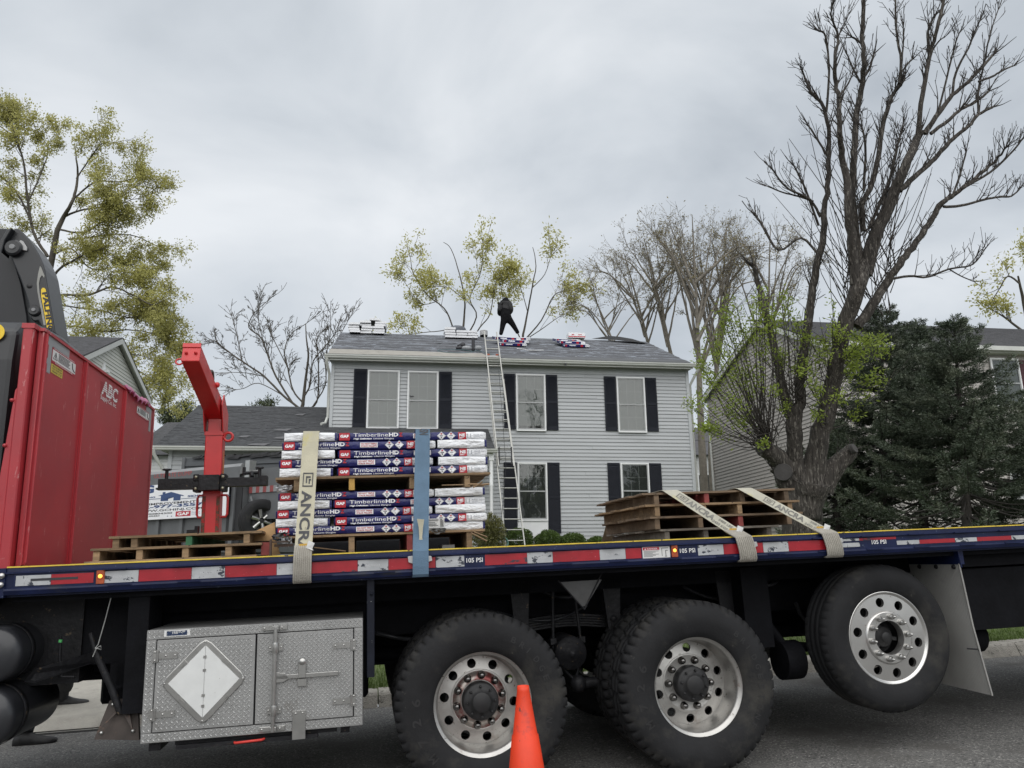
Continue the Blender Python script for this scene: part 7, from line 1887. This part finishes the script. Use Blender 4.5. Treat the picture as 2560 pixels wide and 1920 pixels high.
# --- the pollarded ash by the kerb
ash = [f7([(850, 1640, 245), (850, 1500, 240), (860, 1380, 262), (890, 1280, 275)]),
       f7([(850, 1330, 170), (800, 1200, 110), (795, 1060, 98), (790, 940, 100), (795, 830, 96)]),
       f7([(770, 880, 78), (740, 790, 66), (715, 690, 58), (690, 560, 52), (665, 450, 50), (635, 330, 48), (600, 190, 44), (575, 80, 38), (545, -20, 30), (530, -90, 22)]),
       f7([(810, 860, 76), (835, 760, 66), (830, 620, 60), (850, 470, 58), (880, 300, 56), (905, 120, 52), (925, -30, 48)]) + [(450, 1400, 38), (468, 1200, 32), (485, 1050, 28), (490, 900, 26), (482, 700, 22), (440, 590, 18), (385, 530, 16), (350, 450, 12), (330, 400, 9)],
       f7([(900, 1330, 200), (925, 1180, 140), (955, 1020, 120), (1005, 860, 115), (1035, 700, 102), (1065, 540, 98), (1095, 400, 96), (1130, 260, 98)]) + [(665, 1640, 84), (685, 1520, 74)],
       [(640, 1640, 60), (620, 1400, 50), (600, 1200, 46), (590, 1050, 40), (565, 900, 33), (550, 750, 28), (545, 600, 25), (530, 480, 22), (520, 350, 19), (540, 220, 14), (500, 80, 9), (520, 0, 5)],
       [(668, 1560, 52), (650, 1400, 46), (625, 1150, 40), (630, 950, 37), (640, 800, 34), (650, 650, 33), (680, 480, 30), (690, 350, 26), (685, 200, 24), (690, 0, 21), (692, -120, 18)],
       tp([(685, 450), (720, 400), (748, 310)], 18, 11), tp([(670, 475), (630, 400), (595, 315)], 14, 8), tp([(682, 255), (650, 230), (625, 215)], 14, 10), tp([(540, 220), (570, 150), (600, 90)], 9, 4), tp([(545, 560), (600, 480), (640, 390)], 12, 6),
       [(690, 1330, 32), (682, 1180, 31), (740, 1050, 30), (780, 850, 28), (800, 720, 25), (830, 620, 24), (860, 540, 22), (900, 490, 18), (925, 455, 14)],
       tp([(895, 480), (905, 350), (880, 200), (872, 60), (875, -60)], 17, 9), tp([(905, 420), (940, 370), (970, 340)], 12, 9), tp([(905, 400), (915, 280), (918, 165)], 11, 7),
       [(690, 1580, 90), (760, 1350, 72), (830, 1200, 64), (890, 1050, 56), (940, 930, 48), (990, 820, 43), (1020, 750, 38)],
       tp([(1000, 790), (1020, 600), (1050, 420), (1075, 300), (1110, 170), (1150, 0), (1165, -90)], 28, 15), tp([(1070, 300), (1060, 180), (1095, 95)], 14, 11), tp([(1080, 300), (1120, 240), (1160, 210)], 10, 6),
       tp([(1040, 770), (1130, 640), (1200, 550), (1290, 470), (1380, 380), (1440, 312)], 29, 13), tp([(1075, 770), (1180, 690), (1250, 630), (1330, 590), (1410, 525)], 22, 13), tp([(1200, 550), (1220, 420), (1290, 280), (1330, 180), (1360, 118)], 15, 7), tp([(1120, 640), (1180, 400), (1215, 260), (1240, 190)], 12, 6),
       tp([(1350, 470), (1430, 440), (1480, 410), (1550, 380)], 14, 8),
       tp([(895, 1100), (960, 1040), (1060, 950), (1130, 880), (1200, 800), (1290, 730), (1350, 660), (1430, 618)], 32, 15), tp([(1350, 660), (1350, 520), (1380, 380), (1405, 250), (1430, 150), (1485, 0)], 13, 5),
       [(650, 1880, 60), (740, 1760, 54), (815, 1640, 48), (880, 1540, 42), (950, 1450, 38), (1030, 1340, 34), (1090, 1250, 32), (1140, 1170, 30), (1210, 1120, 25), (1330, 1030, 21), (1440, 930, 16), (1510, 850, 8)],
       tp([(1250, 1090), (1420, 990), (1530, 890), (1610, 795)], 15, 9), tp([(1150, 1190), (1250, 1185), (1380, 1150), (1470, 1135), (1540, 1130), (1590, 1085)], 17, 8), tp([(1200, 1130), (1240, 1020), (1280, 870)], 13, 9),
       tp([(830, 1610), (950, 1590), (1060, 1595), (1180, 1550), (1300, 1530), (1350, 1490), (1390, 1430)], 15, 6), tp([(1180, 1550), (1250, 1590), (1320, 1620)], 8, 6),
       tp([(440, 1250), (380, 1150), (260, 1090), (200, 1030), (160, 970)], 16, 8), tp([(400, 1160), (310, 1130), (230, 1110), (140, 1075)], 12, 7), tp([(480, 900), (440, 830), (375, 730)], 14, 10), tp([(475, 640), (490, 400), (470, 210), (430, 178)], 14, 10), tp([(430, 1300), (350, 1080), (290, 960)], 15, 9),
       tp([(440, 1480), (330, 1370), (200, 1440), (100, 1290), (65, 1240)], 14, 13),
       tp([(800, 1180), (880, 860), (920, 700)], 14, 8), tp([(690, 1100), (700, 850), (680, 740)], 16, 10), tp([(720, 1310), (850, 1000), (890, 800)], 20, 9)]
stubs7 = [f7([(800, 1360, 160), (740, 1290, 150), (722, 1235, 118)]), f7([(760, 1230, 150), (680, 1150, 120), (610, 1100, 105), (575, 1095, 90)]), f7([(960, 1350, 170), (1040, 1230, 130), (1120, 1150, 105), (1165, 1105, 90)]), f7([(700, 1240, 70), (655, 1228, 50)]), f7([(930, 1260, 120), (945, 1190, 80)])]
PASH = dict(seg=.18, wob=.13, up=.16, n=[3, 4], ratio=.55, ang=(.35, 1.0), rmin=.0038, leafp=0, r0=.012, leaf_lvl=-1)
A_T, A_tw, A_p = limbed_tree('ash_tree', 'tall pollarded ash with dark topped limbs and yellow green sprouts right of the pallets', c5, 2.304, 11.4, ash + stubs7, .55, PASH, 11, m_bark, None, dens=12.0, L0=.52, lvl=1, tw_from=.15, upb=.7, limb_sides=9, bark_fine=m_bark2)
# sprouts with fresh leaf tufts
tufts = [(540, 120), (620, 170), (640, 230), (700, 60), (710, 130), (370, 110), (330, 260), (200, 290), (270, 180), (300, 330), (380, 590), (470, 540), (510, 590), (560, 340), (480, 420), (150, 420), (160, 500), (200, 620), (190, 670), (100, 780), (140, 760), (70, 775), (220, 920), (200, 960), (180, 950), (370, 780), (360, 830), (400, 890), (490, 880), (490, 730), (700, 450), (740, 500), (830, 260), (870, 330), (870, 500), (900, 590), (920, 640), (930, 690), (930, 850), (980, 400), (1000, 450), (990, 520), (1060, 150), (1050, 280), (1110, 400), (1180, 340), (1230, 370), (1190, 550), (1140, 610), (1180, 570), (1250, 640), (1360, 360), (1400, 420), (1370, 600), (1360, 640), (1280, 760), (1190, 850), (1080, 730), (680, 690), (740, 800), (580, 1040), (440, 190), (410, 280), (620, 60), (560, 60), (460, 600), (690, 200), (730, 90), (350, 210), (230, 350), (180, 560), (520, 250), (600, 300), (340, 150), (1120, 330), (1200, 430), (1290, 400), (1340, 450), (950, 470), (780, 560), (840, 590), (560, 560), (310, 420), (250, 480), (1060, 330), (900, 380), (1150, 480), (1230, 480)]
starts = [(600, 1080), (640, 1060), (590, 1090), (740, 830), (790, 1000), (1000, 900), (980, 960), (1050, 700), (1080, 560), (800, 760), (1030, 800), (830, 640)]
r_ = random.Random(21); tb_ = MB(); lp, ld = [], []
for (u, v) in tufts:
    big = 2 if r_.random() < .3 else 1
    c = [s for s in starts if s[1] > v + 70] or starts[:2]
    s = min(c, key=lambda q: abs(q[0] - u) + .35 * abs(q[1] - v) + r_.uniform(0, 150))
    for rep in range(big):
        uu, vv = u + r_.uniform(-28, 28), v + r_.uniform(-24, 24)
        dd = r_.uniform(-.7, .5)
        p0 = at(*c7(s[0] + r_.uniform(-40, 60), s[1] + r_.uniform(-90, 20)), 11.3); p1 = at(*c7(uu, vv), 11.3 + dd)
        mid = p0.lerp(p1, .5) + Vector((r_.uniform(-.08, .08), r_.uniform(-.1, .1), -.10 * abs(p1.x - p0.x)))
        pts, rr = smooth_poly([p0, mid, p1], [.0095, .0065, .004], 4)
        tb_.tube(pts, rr, 4, 0, caps=False)
        for k in range(r_.randint(44, 72)):
            t = abs(r_.gauss(0, .3)); q = p1.lerp(mid, min(t, .9)) + Vector((r_.gauss(0, .05), r_.gauss(0, .05), r_.gauss(0, .05)))
            lp.append(q); ld.append(Vector((r_.uniform(-1, 1), r_.uniform(-1, 1), r_.uniform(-.3, 1))))
for k in range(120):
    s = (r_.uniform(560, 850), r_.uniform(1150, 1850)); p0 = at(*c5(*s), 11.3 + r_.uniform(-.2, .2))
    d = Vector((r_.uniform(-.8, .8), r_.uniform(-.5, .3), r_.uniform(.6, 1.3))).normalized(); L_ = r_.uniform(.5, 1.6)
    p1 = p0 + d * L_ + Vector((0, 0, .15 * L_)); mid = p0.lerp(p1, .5) + Vector((r_.uniform(-.08, .08), r_.uniform(-.08, .08), -.07 * L_))
    pts, rr = smooth_poly([p0, mid, p1], [.009, .0065, .004], 3); tb_.tube(pts, rr, 3, 0, caps=False)
for k in range(60):
    s = r_.choice(starts + [(560, 1080), (610, 1070), (620, 1060), (1100, 480), (690, 600), (1010, 860)])
    p0 = at(*c7(s[0] + r_.uniform(-25, 25), s[1] + r_.uniform(-40, 40)), 11.3)
    left = s[0] < 700
    d = Vector((r_.uniform(-1.0, .35) if left else r_.uniform(-.7, 1.0), r_.uniform(-.5, .4), r_.uniform(.25, 1.0))).normalized()
    L_ = r_.uniform(.5, 1.5); p1 = p0 + d * L_ + Vector((0, 0, .2 * L_)); mid = p0.lerp(p1, .5) + Vector((r_.uniform(-.12, .12), r_.uniform(-.12, .12), -.10 * L_))
    pts, rr = smooth_poly([p0, mid, p1], [.008, .0055, .0036], 3)
    tb_.tube(pts, rr, 3, 0, caps=False)
    if r_.random() < .35: 
        q = pts[-3]; tb_.tube([q, q + rand_dir(d, .6, r_) * r_.uniform(.2, .5)], [.005, .004], 3, 0, caps=False)
part('sprouts', tb_, m_bark2, A_T, kind='stuff')
me = leafmesh('sprout_leaves', [p[:] for p in lp], [d[:] for d in ld], .062, .024, m_lash, np.random.default_rng(4), .15, .5)
o = meshobj('sprout_leaves', me); o.parent = A_T; o.location = -Vector(ORG[A_T.name]); o['kind'] = 'stuff'
# sawn faces of the cut limbs
mb = MB()
for (u, v), (du, dv), rr in (((722, 1248), (-.45, -.30), .135), ((1172, 1095), (.7, -.6), .075), ((572, 1095), (-.8, -.1), .07)):
    c = at(*c7(u, v), 11.3); ax = (cR * du - cU * dv - cF * .75).normalized()
    mb = MB(); mb.lathe([(0, .012), (rr * .5, .008), (rr * .94, .006), (rr, -.006), (rr * .98, -.05)], c + ax * .03, ax, 24, smooth=False)
    part('sawn_face', mb, m_cut, A_T)
# --- oak on the left
cO = lambda u, v: (u / 2.514, 240 + v / 2.514)
_w = lambda LL, f: [[(a, b, c * f) for a, b, c in l] for l in LL]
oakL = [[(285, 1500, 70), (290, 1300, 62), (300, 1150, 56), (330, 1000, 50), (360, 850, 42), (400, 760, 36), (440, 690, 28), (470, 620, 24), (490, 500, 18), (480, 400, 12), (470, 310, 8)],
        tp([(300, 1180), (380, 1080), (450, 1040), (540, 990), (640, 960)], 24, 8), tp([(300, 1260), (400, 1250), (560, 1250), (700, 1200), (830, 1250), (950, 1310), (1000, 1300)], 24, 7), tp([(400, 760), (500, 720), (620, 700), (720, 690), (830, 650)], 20, 6),
        tp([(380, 840), (520, 860), (620, 800), (700, 710), (760, 640)], 18, 6), tp([(430, 900), (560, 890), (700, 870), (850, 880), (980, 940)], 17, 6), tp([(470, 640), (600, 540), (740, 540), (880, 520), (930, 600)], 17, 5), tp([(480, 520), (560, 400), (640, 300), (730, 290)], 13, 5),
        tp([(300, 1010), (220, 880), (180, 700), (150, 430), (100, 250), (30, 100)], 30, 8), tp([(200, 800), (100, 600), (-60, 450), (-200, 350)], 20, 6), tp([(290, 1100), (120, 980), (-60, 900), (-250, 760)], 22, 6), tp([(180, 660), (260, 480), (300, 330), (220, 200)], 14, 5),
        tp([(300, 1380), (400, 1440), (500, 1450), (650, 1480), (800, 1470), (950, 1490), (1090, 1560)], 20, 6), tp([(700, 1475), (760, 1400), (900, 1410), (1010, 1480)], 12, 5), tp([(310, 1420), (480, 1560), (640, 1640), (820, 1700), (960, 1790), (1020, 1880)], 18, 6), tp([(640, 1640), (800, 1620), (960, 1660), (1060, 1780)], 11, 5),
        tp([(330, 1000), (450, 960), (560, 1080), (700, 1080), (850, 1060), (930, 1120)], 16, 5), tp([(300, 1300), (480, 1330), (640, 1350), (800, 1390), (930, 1370)], 15, 5), tp([(285, 1440), (120, 1350), (-100, 1300)], 18, 6), tp([(100, 260), (-60, 150), (-160, 100)], 12, 5)]
POAK = dict(seg=.35, wob=.22, up=.05, n=[3, 4], ratio=.55, ang=(.4, 1.1), rmin=.008, leafp=.75, r0=.03, leaf_lvl=0)
limbed_tree('oak_tree', 'large oak in fresh yellow green leaf rising behind the red headboard', cO, 2.514, 34, _w(oakL, .72), .7, POAK, 5, m_bark3, (26, .13, .115, .06, m_loak, .4), dens=2.9, L0=1.85, lvl=2, tw_from=.1, upb=.15)
# --- oaks behind the roof
cC = lambda u, v: (520 + u / 2.353, 580 + v / 2.353)
oc1 = [[(1490, 900, 26), (1495, 700, 24), (1500, 590, 20), (1508, 480, 15), (1510, 400, 13), (1480, 250, 9), (1430, 100, 6), (1385, 60, 4)],
       tp([(1490, 720), (1440, 560), (1390, 450), (1290, 370), (1210, 250), (1190, 150)], 15, 5), tp([(1500, 640), (1580, 500), (1540, 390), (1600, 250), (1620, 80)], 14, 4), tp([(1500, 720), (1600, 560), (1660, 480), (1700, 280), (1790, 300)], 13, 4), tp([(1440, 560), (1380, 580), (1280, 590), (1200, 600), (1110, 610)], 9, 4), tp([(1510, 400), (1420, 330), (1340, 320)], 8, 4), tp([(1340, 410), (1250, 420), (1160, 300)], 7, 4)]
oc2 = [[(1845, 900, 24), (1850, 700, 22), (1855, 600, 19), (1880, 480, 14), (1905, 330, 11), (1930, 200, 8), (1910, 90, 5)],
       tp([(1860, 640), (1960, 520), (2030, 380), (2090, 350), (2170, 340)], 13, 4), tp([(1850, 660), (1790, 520), (1740, 420), (1720, 300)], 11, 4), tp([(1880, 470), (1840, 330), (1800, 260)], 8, 4), tp([(1855, 640), (1950, 580), (2020, 530), (2080, 490)], 9, 4), tp([(1905, 330), (1980, 250), (2020, 130)], 8, 4)]
POC = dict(seg=.4, wob=.2, up=.12, n=[3, 4], ratio=.5, ang=(.4, 1.0), rmin=.010, leafp=.6, r0=.035, leaf_lvl=0)
limbed_tree('oak_tree', 'oak with sparse yellow green leaf clumps left of the roofer, behind the roof ridge', cC, 2.353, 36, _w(oc1, .7), .5, POC, 8, m_bark3, (30, .16, .16, .07, m_loak, .35), dens=1.9, L0=1.7, lvl=1, tw_from=.25, upb=.35)
limbed_tree('oak_tree', 'oak with sparse yellow green leaf clumps right of the roofer, behind the roof ridge', cC, 2.353, 37, _w(oc2, .7), .5, POC, 9, m_bark3, (30, .16, .16, .07, m_loak, .35), dens=1.9, L0=1.7, lvl=1, tw_from=.25, upb=.35)
# --- bare tree left of the house
bare = [[(560, 1200, 34), (555, 1040, 30), (560, 1000, 27), (575, 860, 20), (590, 730, 15), (578, 620, 10), (575, 540, 6)],
        tp([(540, 1040), (440, 960), (330, 850), (200, 760), (100, 690), (50, 645), (30, 645)], 20, 6), tp([(500, 1010), (400, 850), (350, 720), (310, 620), (240, 560), (270, 480), (345, 410)], 17, 5), tp([(555, 1000), (500, 930), (470, 800), (450, 700), (490, 600), (582, 535)], 15, 5), tp([(570, 960), (600, 900), (620, 760), (700, 660), (745, 600)], 15, 5),
        tp([(575, 1040), (640, 1000), (650, 800), (640, 650), (655, 600)], 14, 5), tp([(600, 1050), (690, 900), (690, 750), (720, 600), (720, 480)], 11, 4), tp([(690, 800), (760, 640), (830, 510)], 8, 4), tp([(330, 850), (230, 830), (140, 825)], 8, 4), tp([(200, 760), (180, 650), (140, 495)], 9, 5), tp([(350, 720), (300, 540), (300, 410)], 8, 4), tp([(470, 800), (380, 620), (370, 590)], 8, 5), tp([(440, 960), (300, 890), (210, 920), (150, 930)], 8, 4)]
PBARE = dict(seg=.3, wob=.2, up=.10, n=[3, 4], ratio=.5, ang=(.35, 1.0), rmin=.009, leafp=0, r0=.02, leaf_lvl=-1)
limbed_tree('bare_tree', 'bare grey tree with topped limbs rising behind the garage ridge', cC, 2.353, 30, _w(bare, .75), .6, PBARE, 14, m_bark3, None, dens=4.6, L0=1.15, lvl=2, tw_from=.1, upb=.4)
# --- budding trees right of the roof
cE = lambda u, v: (1380 + u / 3.568, 520 + v / 3.568)
PE = dict(seg=.4, wob=.2, up=.07, n=[4, 6], ratio=.55, ang=(.35, 1.0), rmin=.0055, leafp=.5, r0=.024, leaf_lvl=0)
LE = (1, .08, .10, .05, m_lbud, .1)
def vase(u0, vb, utop, vtop, w, spread, n, seed):
    r = random.Random(seed); L_ = [tp([(u0, vb), (u0 + (utop - u0) * .3, vb + (vtop - vb) * .35), (u0 + (utop - u0) * .6, vb + (vtop - vb) * .65), (utop, vtop)], w, 6)]
    for k in range(n + 4):
        t = r.uniform(.30, .72); s = (-1) ** k * r.uniform(.25, 1.35) * spread
        a = (u0 + (utop - u0) * t, vb + (vtop - vb) * t); hh = (vtop - vb) * (1 - t)
        L_.append(tp([a, (a[0] + s * .3, a[1] + hh * r.uniform(.22, .3)), (a[0] + s * .65, a[1] + hh * r.uniform(.5, .6)), (a[0] + s, a[1] + hh * (.95 - .35 * (abs(s) / spread / 1.35) ** 2) * r.uniform(.85, 1.0))], w * .5, 5))
    return L_
EG = 'budding bare trees behind the right side of the house'
for k, (u0, vb, ut, vt, w, sp, n, D, lab) in enumerate((
        (1340, 2200, 1250, 60, 68, 420, 9, 34, 'tallest budding tree with rounded crown behind the gap between houses'),
        (1420, 2200, 1560, 180, 58, 300, 8, 35, 'budding tree just right of the tallest one, half hidden by sprouts'),
        (1130, 1700, 820, 270, 44, 330, 8, 37, 'budding tree with grey stems behind the right end of the roof'),
        (960, 1700, 640, 400, 40, 300, 7, 38, 'budding tree left of the taller ones, crown over the roof ridge'),
        (680, 1600, 330, 690, 30, 260, 6, 36, 'low leaning budding tree nearest the printed bundles on the ridge'),
        (1900, 2200, 1950, 150, 46, 300, 7, 37, 'bare tree behind the dark ash limbs above the beige gable'))):
    limbed_tree('budding_tree', lab, cE, 3.568, D, vase(u0, vb, ut, vt, w, sp, n, 30 + k), .5, PE, 40 + k, m_barkp, LE, group=EG, dens=1.5, L0=1.7, lvl=2, tw_from=.35, upb=.15, limb_sides=6)
# --- oak at the far right edge
cR_ = lambda u, v: (u, v)
oakR = [tp([(2580, 1000), (2575, 860), (2560, 760), (2545, 690)], 16, 4), tp([(2572, 840), (2520, 800), (2490, 780)], 7, 3), tp([(2562, 770), (2600, 720), (2640, 660)], 7, 3), tp([(2550, 710), (2520, 690), (2500, 720)], 5, 3), tp([(2575, 850), (2640, 800), (2700, 790)], 7, 3), tp([(2562, 760), (2570, 690), (2575, 640)], 5, 3)]
limbed_tree('oak_tree', 'yellow green oak top at the right edge above the beige house roof', cR_, 1.0, 40, oakR, .4, POC, 17, m_bark3, (20, .2, .22, .09, m_loak, .3), dens=2.4, L0=1.8, lvl=1, tw_from=.2, upb=.2)
# --- dark pines far left
def pine(label, px, ptop, pw, D, seed, group):
    r = random.Random(seed); rng = np.random.default_rng(seed)
    b = at(px, 1300, D); g = ground(b.x, b.y); top = at(px, ptop, D).z; R_ = pw / 2 * D / FPX
    T = thing('pine_tree', label, 'tree', FW, (b.x, b.y, g), group)
    part('trunk', MB().tube([(b.x, b.y, g), (b.x + .1, b.y, (g + top) / 2), (b.x, b.y, top - .3)], [.22, .16, .04], 8), m_bark2, T)
    P, Dd = [], []; mb = MB()
    for k in range(60):
        h = r.uniform(.45, 1.0); a = r.uniform(0, 2 * PI); L_ = R_ * (1.05 - .75 * (h - .45) / .55) * r.uniform(.5, 1.1)
        z = g + (top - g) * h * .96; q = Vector((b.x, b.y, z)); e_ = q + Vector((math.cos(a) * L_, math.sin(a) * L_, L_ * .2)); mb.tube([q, e_], [.04, .012], 4, 0, caps=False)
        for t in range(9):
            c = q.lerp(e_, r.uniform(.35, 1)) + Vector((r.gauss(0, .22), r.gauss(0, .22), r.gauss(.1, .12)))
            for n_ in range(16): P.append((c + Vector((r.gauss(0, .12), r.gauss(0, .12), r.gauss(0, .08))))[:]); Dd.append((0, 0, .6))
    part('branches', mb, m_bark2, T, kind='stuff')
    o = meshobj('needles', leafmesh('needles', P, Dd, .22, .05, m_lpine, rng, 0, .7)); o.parent = T; o.location = -Vector(ORG[T.name]); o['kind'] = 'stuff'
pine('dark pine behind the garage roof between headboard and red lifting frame', 440, 985, 150, 44, 1, 'dark pines far behind the garage')
pine('dark pine left of the lifting frame half hidden by the oak', 395, 1000, 120, 46, 2, 'dark pines far behind the garage')
pine('low dark pine above the garage ridge under the bare tree', 640, 980, 190, 44, 3, 'dark pines far behind the garage')
pine('dark pine behind the bare tree against the house corner', 760, 1000, 120, 46, 4, 'dark pines far behind the garage')
# --- spruces
def spruce(label, px, ptop, D, R_, seed, group, lean=0.0, hmin=.0, nwh=24, ptopx=None):
    r = random.Random(seed); rng = np.random.default_rng(seed)
    b = at(px, 1300, D); g = ground(b.x, b.y); rv_ = ray(ptopx or px, ptop); tq = CAMPOS + rv_ * (b.y / rv_.y); H_ = tq.z - g
    T = thing('spruce_tree', label, 'tree', FW, (b.x, b.y, g), group)
    ax = lambda h: Vector((b.x + (tq.x - b.x) * h, b.y, g + H_ * h))
    part('trunk', MB().tube([ax(k / 8) for k in range(9)], [.11 * (1 - k / 8.3) + .008 for k in range(9)], 8), m_bark2, T)
    mb = MB(); P, Dd, S = [], [], []
    for w in range(nwh):
        h = .10 + .90 * (w + r.uniform(-.3, .3)) / nwh; h = min(h, .99)
        L0_ = 1.15 * R_ * (1 - h) ** .82 * (1.0 if h > .3 else .75 + .8 * h) + .08
        for k in range(r.randint(6, 8)):
            a = 2 * PI * (k + r.random()) / 7; L_ = L0_ * r.uniform(.65, 1.12)
            d = Vector((math.cos(a), math.sin(a), 0)); p0 = ax(h); n = 7
            elev = .55 * h ** 2 - .12
            pts = []
            for i in range(n + 1):
                t = i / n; pts.append(p0 + d * L_ * t + Vector((0, 0, L_ * (elev * t - .22 * math.sin(t * PI * .85) * (1 - h) + .16 * t ** 3))))
            mb.tube(pts, [.018 * (1 - i / n) * (1.2 - h) + .004 for i in range(n + 1)], 4, 0, caps=False)
            side = Vector((-d.y, d.x, 0))
            ntw = int(6 + L_ * 15)
            dead = h < .33
            for j in range(ntw):
                t = (.15 if h > .45 else .35) + (.85 if h > .45 else .65) * (j + r.random()) / ntw
                if dead and t < .55: continue
                if dead and r.random() < .45: continue
                i = min(int(t * n), n - 1); q = pts[i].lerp(pts[i + 1], t * n - i); tg = (pts[i + 1] - pts[i]).normalized()
                for s in (-1, 1):
                    tl2 = (.10 + .42 * (1 - t) * min(1, L_)) * r.uniform(.6, 1.15)
                    dd = (tg * .75 + side * s * r.uniform(.5, 1.0) + Vector((0, 0, r.uniform(-.25, .12)))).normalized()
                    e_ = q + dd * tl2
                    nn = max(2, int(tl2 / .05))
                    for m in range(nn): 
                        c = q.lerp(e_, (m + .5) / nn); P.append(c[:]); Dd.append(dd[:])
            for m in range(5): P.append(pts[-1].lerp(pts[-2], m / 5)[:]); Dd.append(tg[:])
    for m in range(int(H_ * .12 / .03)): P.append(ax(1 - .12 * m / (H_ * .12 / .03))[:]); Dd.append((0, 0, 1))
    part('branches', mb, m_bark2, T, kind='stuff')
    P = np.array(P); Dd = np.array(Dd); rep = 6
    P6 = np.repeat(P, rep, 0) + rng.normal(0, .012, (len(P) * rep, 3)); D6 = np.repeat(Dd, rep, 0)
    me = leafmesh('needles', P6, D6, .062, .015, m_spr, rng, -.1, .55)
    o = meshobj('needles', me); o.parent = T; o.location = -Vector(ORG[T.name]); o['kind'] = 'stuff'
    return len(P6)
SG = 'dark spruces before the beige house'
ns = spruce('dark green spruce, nearest and fullest, before the beige house at right', 2405, 800, 14.2, 2.6, 3, SG, ptopx=2385)
ns += spruce('dark spruce behind the ash trunk, left of the fullest spruce', 2195, 765, 16.2, 2.3, 4, SG, ptopx=2205)
ns += spruce('dark spruce cut off by the right picture edge', 2610, 960, 15.5, 2.0, 5, SG)
ns += spruce('spruce filling the gap between the ash side spruce and the fullest one', 2300, 800, 17.0, 2.0, 6, SG, ptopx=2290)
ns += spruce('low spruce bough mass between ash trunk and beige wall', 2085, 1050, 16.8, 1.5, 7, SG)
print('spruce needles', ns)
# --- shrubs along the house wall
def shrub(name, label, c, rx, ry, rz, n, ll, lw, mat, seed, group=None, shell=.35):
    rng = np.random.default_rng(seed); r = random.Random(seed)
    T = thing(name, label, 'shrub', FW, c, group); c = Vector(c)
    mb = MB()
    for k in range(10): mb.tube([c, c + Vector((r.uniform(-.7, .7) * rx, r.uniform(-.7, .7) * ry, rz * r.uniform(.8, 1.6)))], [.015, .005], 4, 0, caps=False)
    part('stems', mb, m_bark2, T)
    d = rng.normal(0, 1, (n, 3)); d /= np.linalg.norm(d, axis=1)[:, None]
    rad = 1 - shell * rng.random(n) ** 1.5
    lump = np.array([1 + .14 * noise.noise((v[0] * 2.5, v[1] * 2.5, v[2] * 2.5 + seed)) for v in d])
    P = d * (rad * lump)[:, None] * np.array([rx, ry, rz]) + np.array([c.x, c.y, c.z + rz])
    P = P[P[:, 2] > c.z]; Dd = (P - np.array([c.x, c.y, c.z + rz * .7])); Dd /= np.linalg.norm(Dd, axis=1)[:, None]
    o = meshobj('foliage', leafmesh('foliage', P, Dd, ll, lw, mat, rng, 0, .8)); o.parent = T; o.location = -Vector(ORG[T.name]); o['kind'] = 'stuff'
    return T
BG = 'clipped boxwoods along the house wall'
for k, (px, ptop, pw, lab) in enumerate(((1298, 1321, 64, 'round clipped boxwood behind the foot of the ladder'), (1370, 1327, 60, 'round clipped boxwood under the shutter right of the ladder'), (1432, 1334, 58, 'round clipped boxwood third from the ladder'), (1494, 1343, 48, 'low clipped boxwood beside the pallet pile, farthest right'))):
    D = 21.8; t_ = at(px, ptop, D); g = ground(t_.x, t_.y); rx = pw / 2 * D / FPX
    rz = (t_.z - g) / 2
    shrub('boxwood', lab, (t_.x, t_.y, g), rx * 1.08, rx, rz, 6500, .05, .028, m_box, 60 + k, BG)
D = 20.5; t_ = at(1222, 1287, D); g = ground(t_.x, t_.y)
shrub('pieris_shrub', 'tall loose olive green shrub at the porch post beside the shingle stack', (t_.x, t_.y, g), .46, .5, (t_.z - g) / 2, 5200, .085, .03, m_pier, 71, None, .7)
# garden hose reel by the shrub
c = at(1255, 1358, 20.3)
mb = MB()
for k in range(4): ring(mb, c + Vector((0, .02 * k, 0)), .17 - .012 * k, .012, (1, 0, 0), (0, .2, 1), 18)
single('garden_hose', mb, M('hose_green', (.12, .25, .22), r=.5), 'coil of green garden hose beside the tall shrub', 'hose', FW, c)
# white litter and pebbles at the kerb

# row of trees across the street behind the viewer (mirrored in the window panes)
rng = np.random.default_rng(77); P, Dd = [], []
for k in range(13):
    cx, cy = -42 + k * 7 + rng.uniform(-2, 2), -38 + rng.uniform(-5, 5); hh = rng.uniform(7, 13); n = 900
    d = rng.normal(0, 1, (n, 3)); d /= np.linalg.norm(d, axis=1)[:, None]; rr = rng.random(n) ** .4
    P.append(d * rr[:, None] * np.array([3.4, 3.0, hh * .42]) + np.array([cx, cy, hh * .6])); Dd.append(d)
    mb_ = None
P = np.concatenate(P); Dd = np.concatenate(Dd)
o = meshobj('far_wood', leafmesh('far_wood', P, Dd, .7, .4, m_lpine, rng, .2, .8)); o['kind'] = 'stuff'; o['label'] = 'mass of trees across the street behind the viewer'
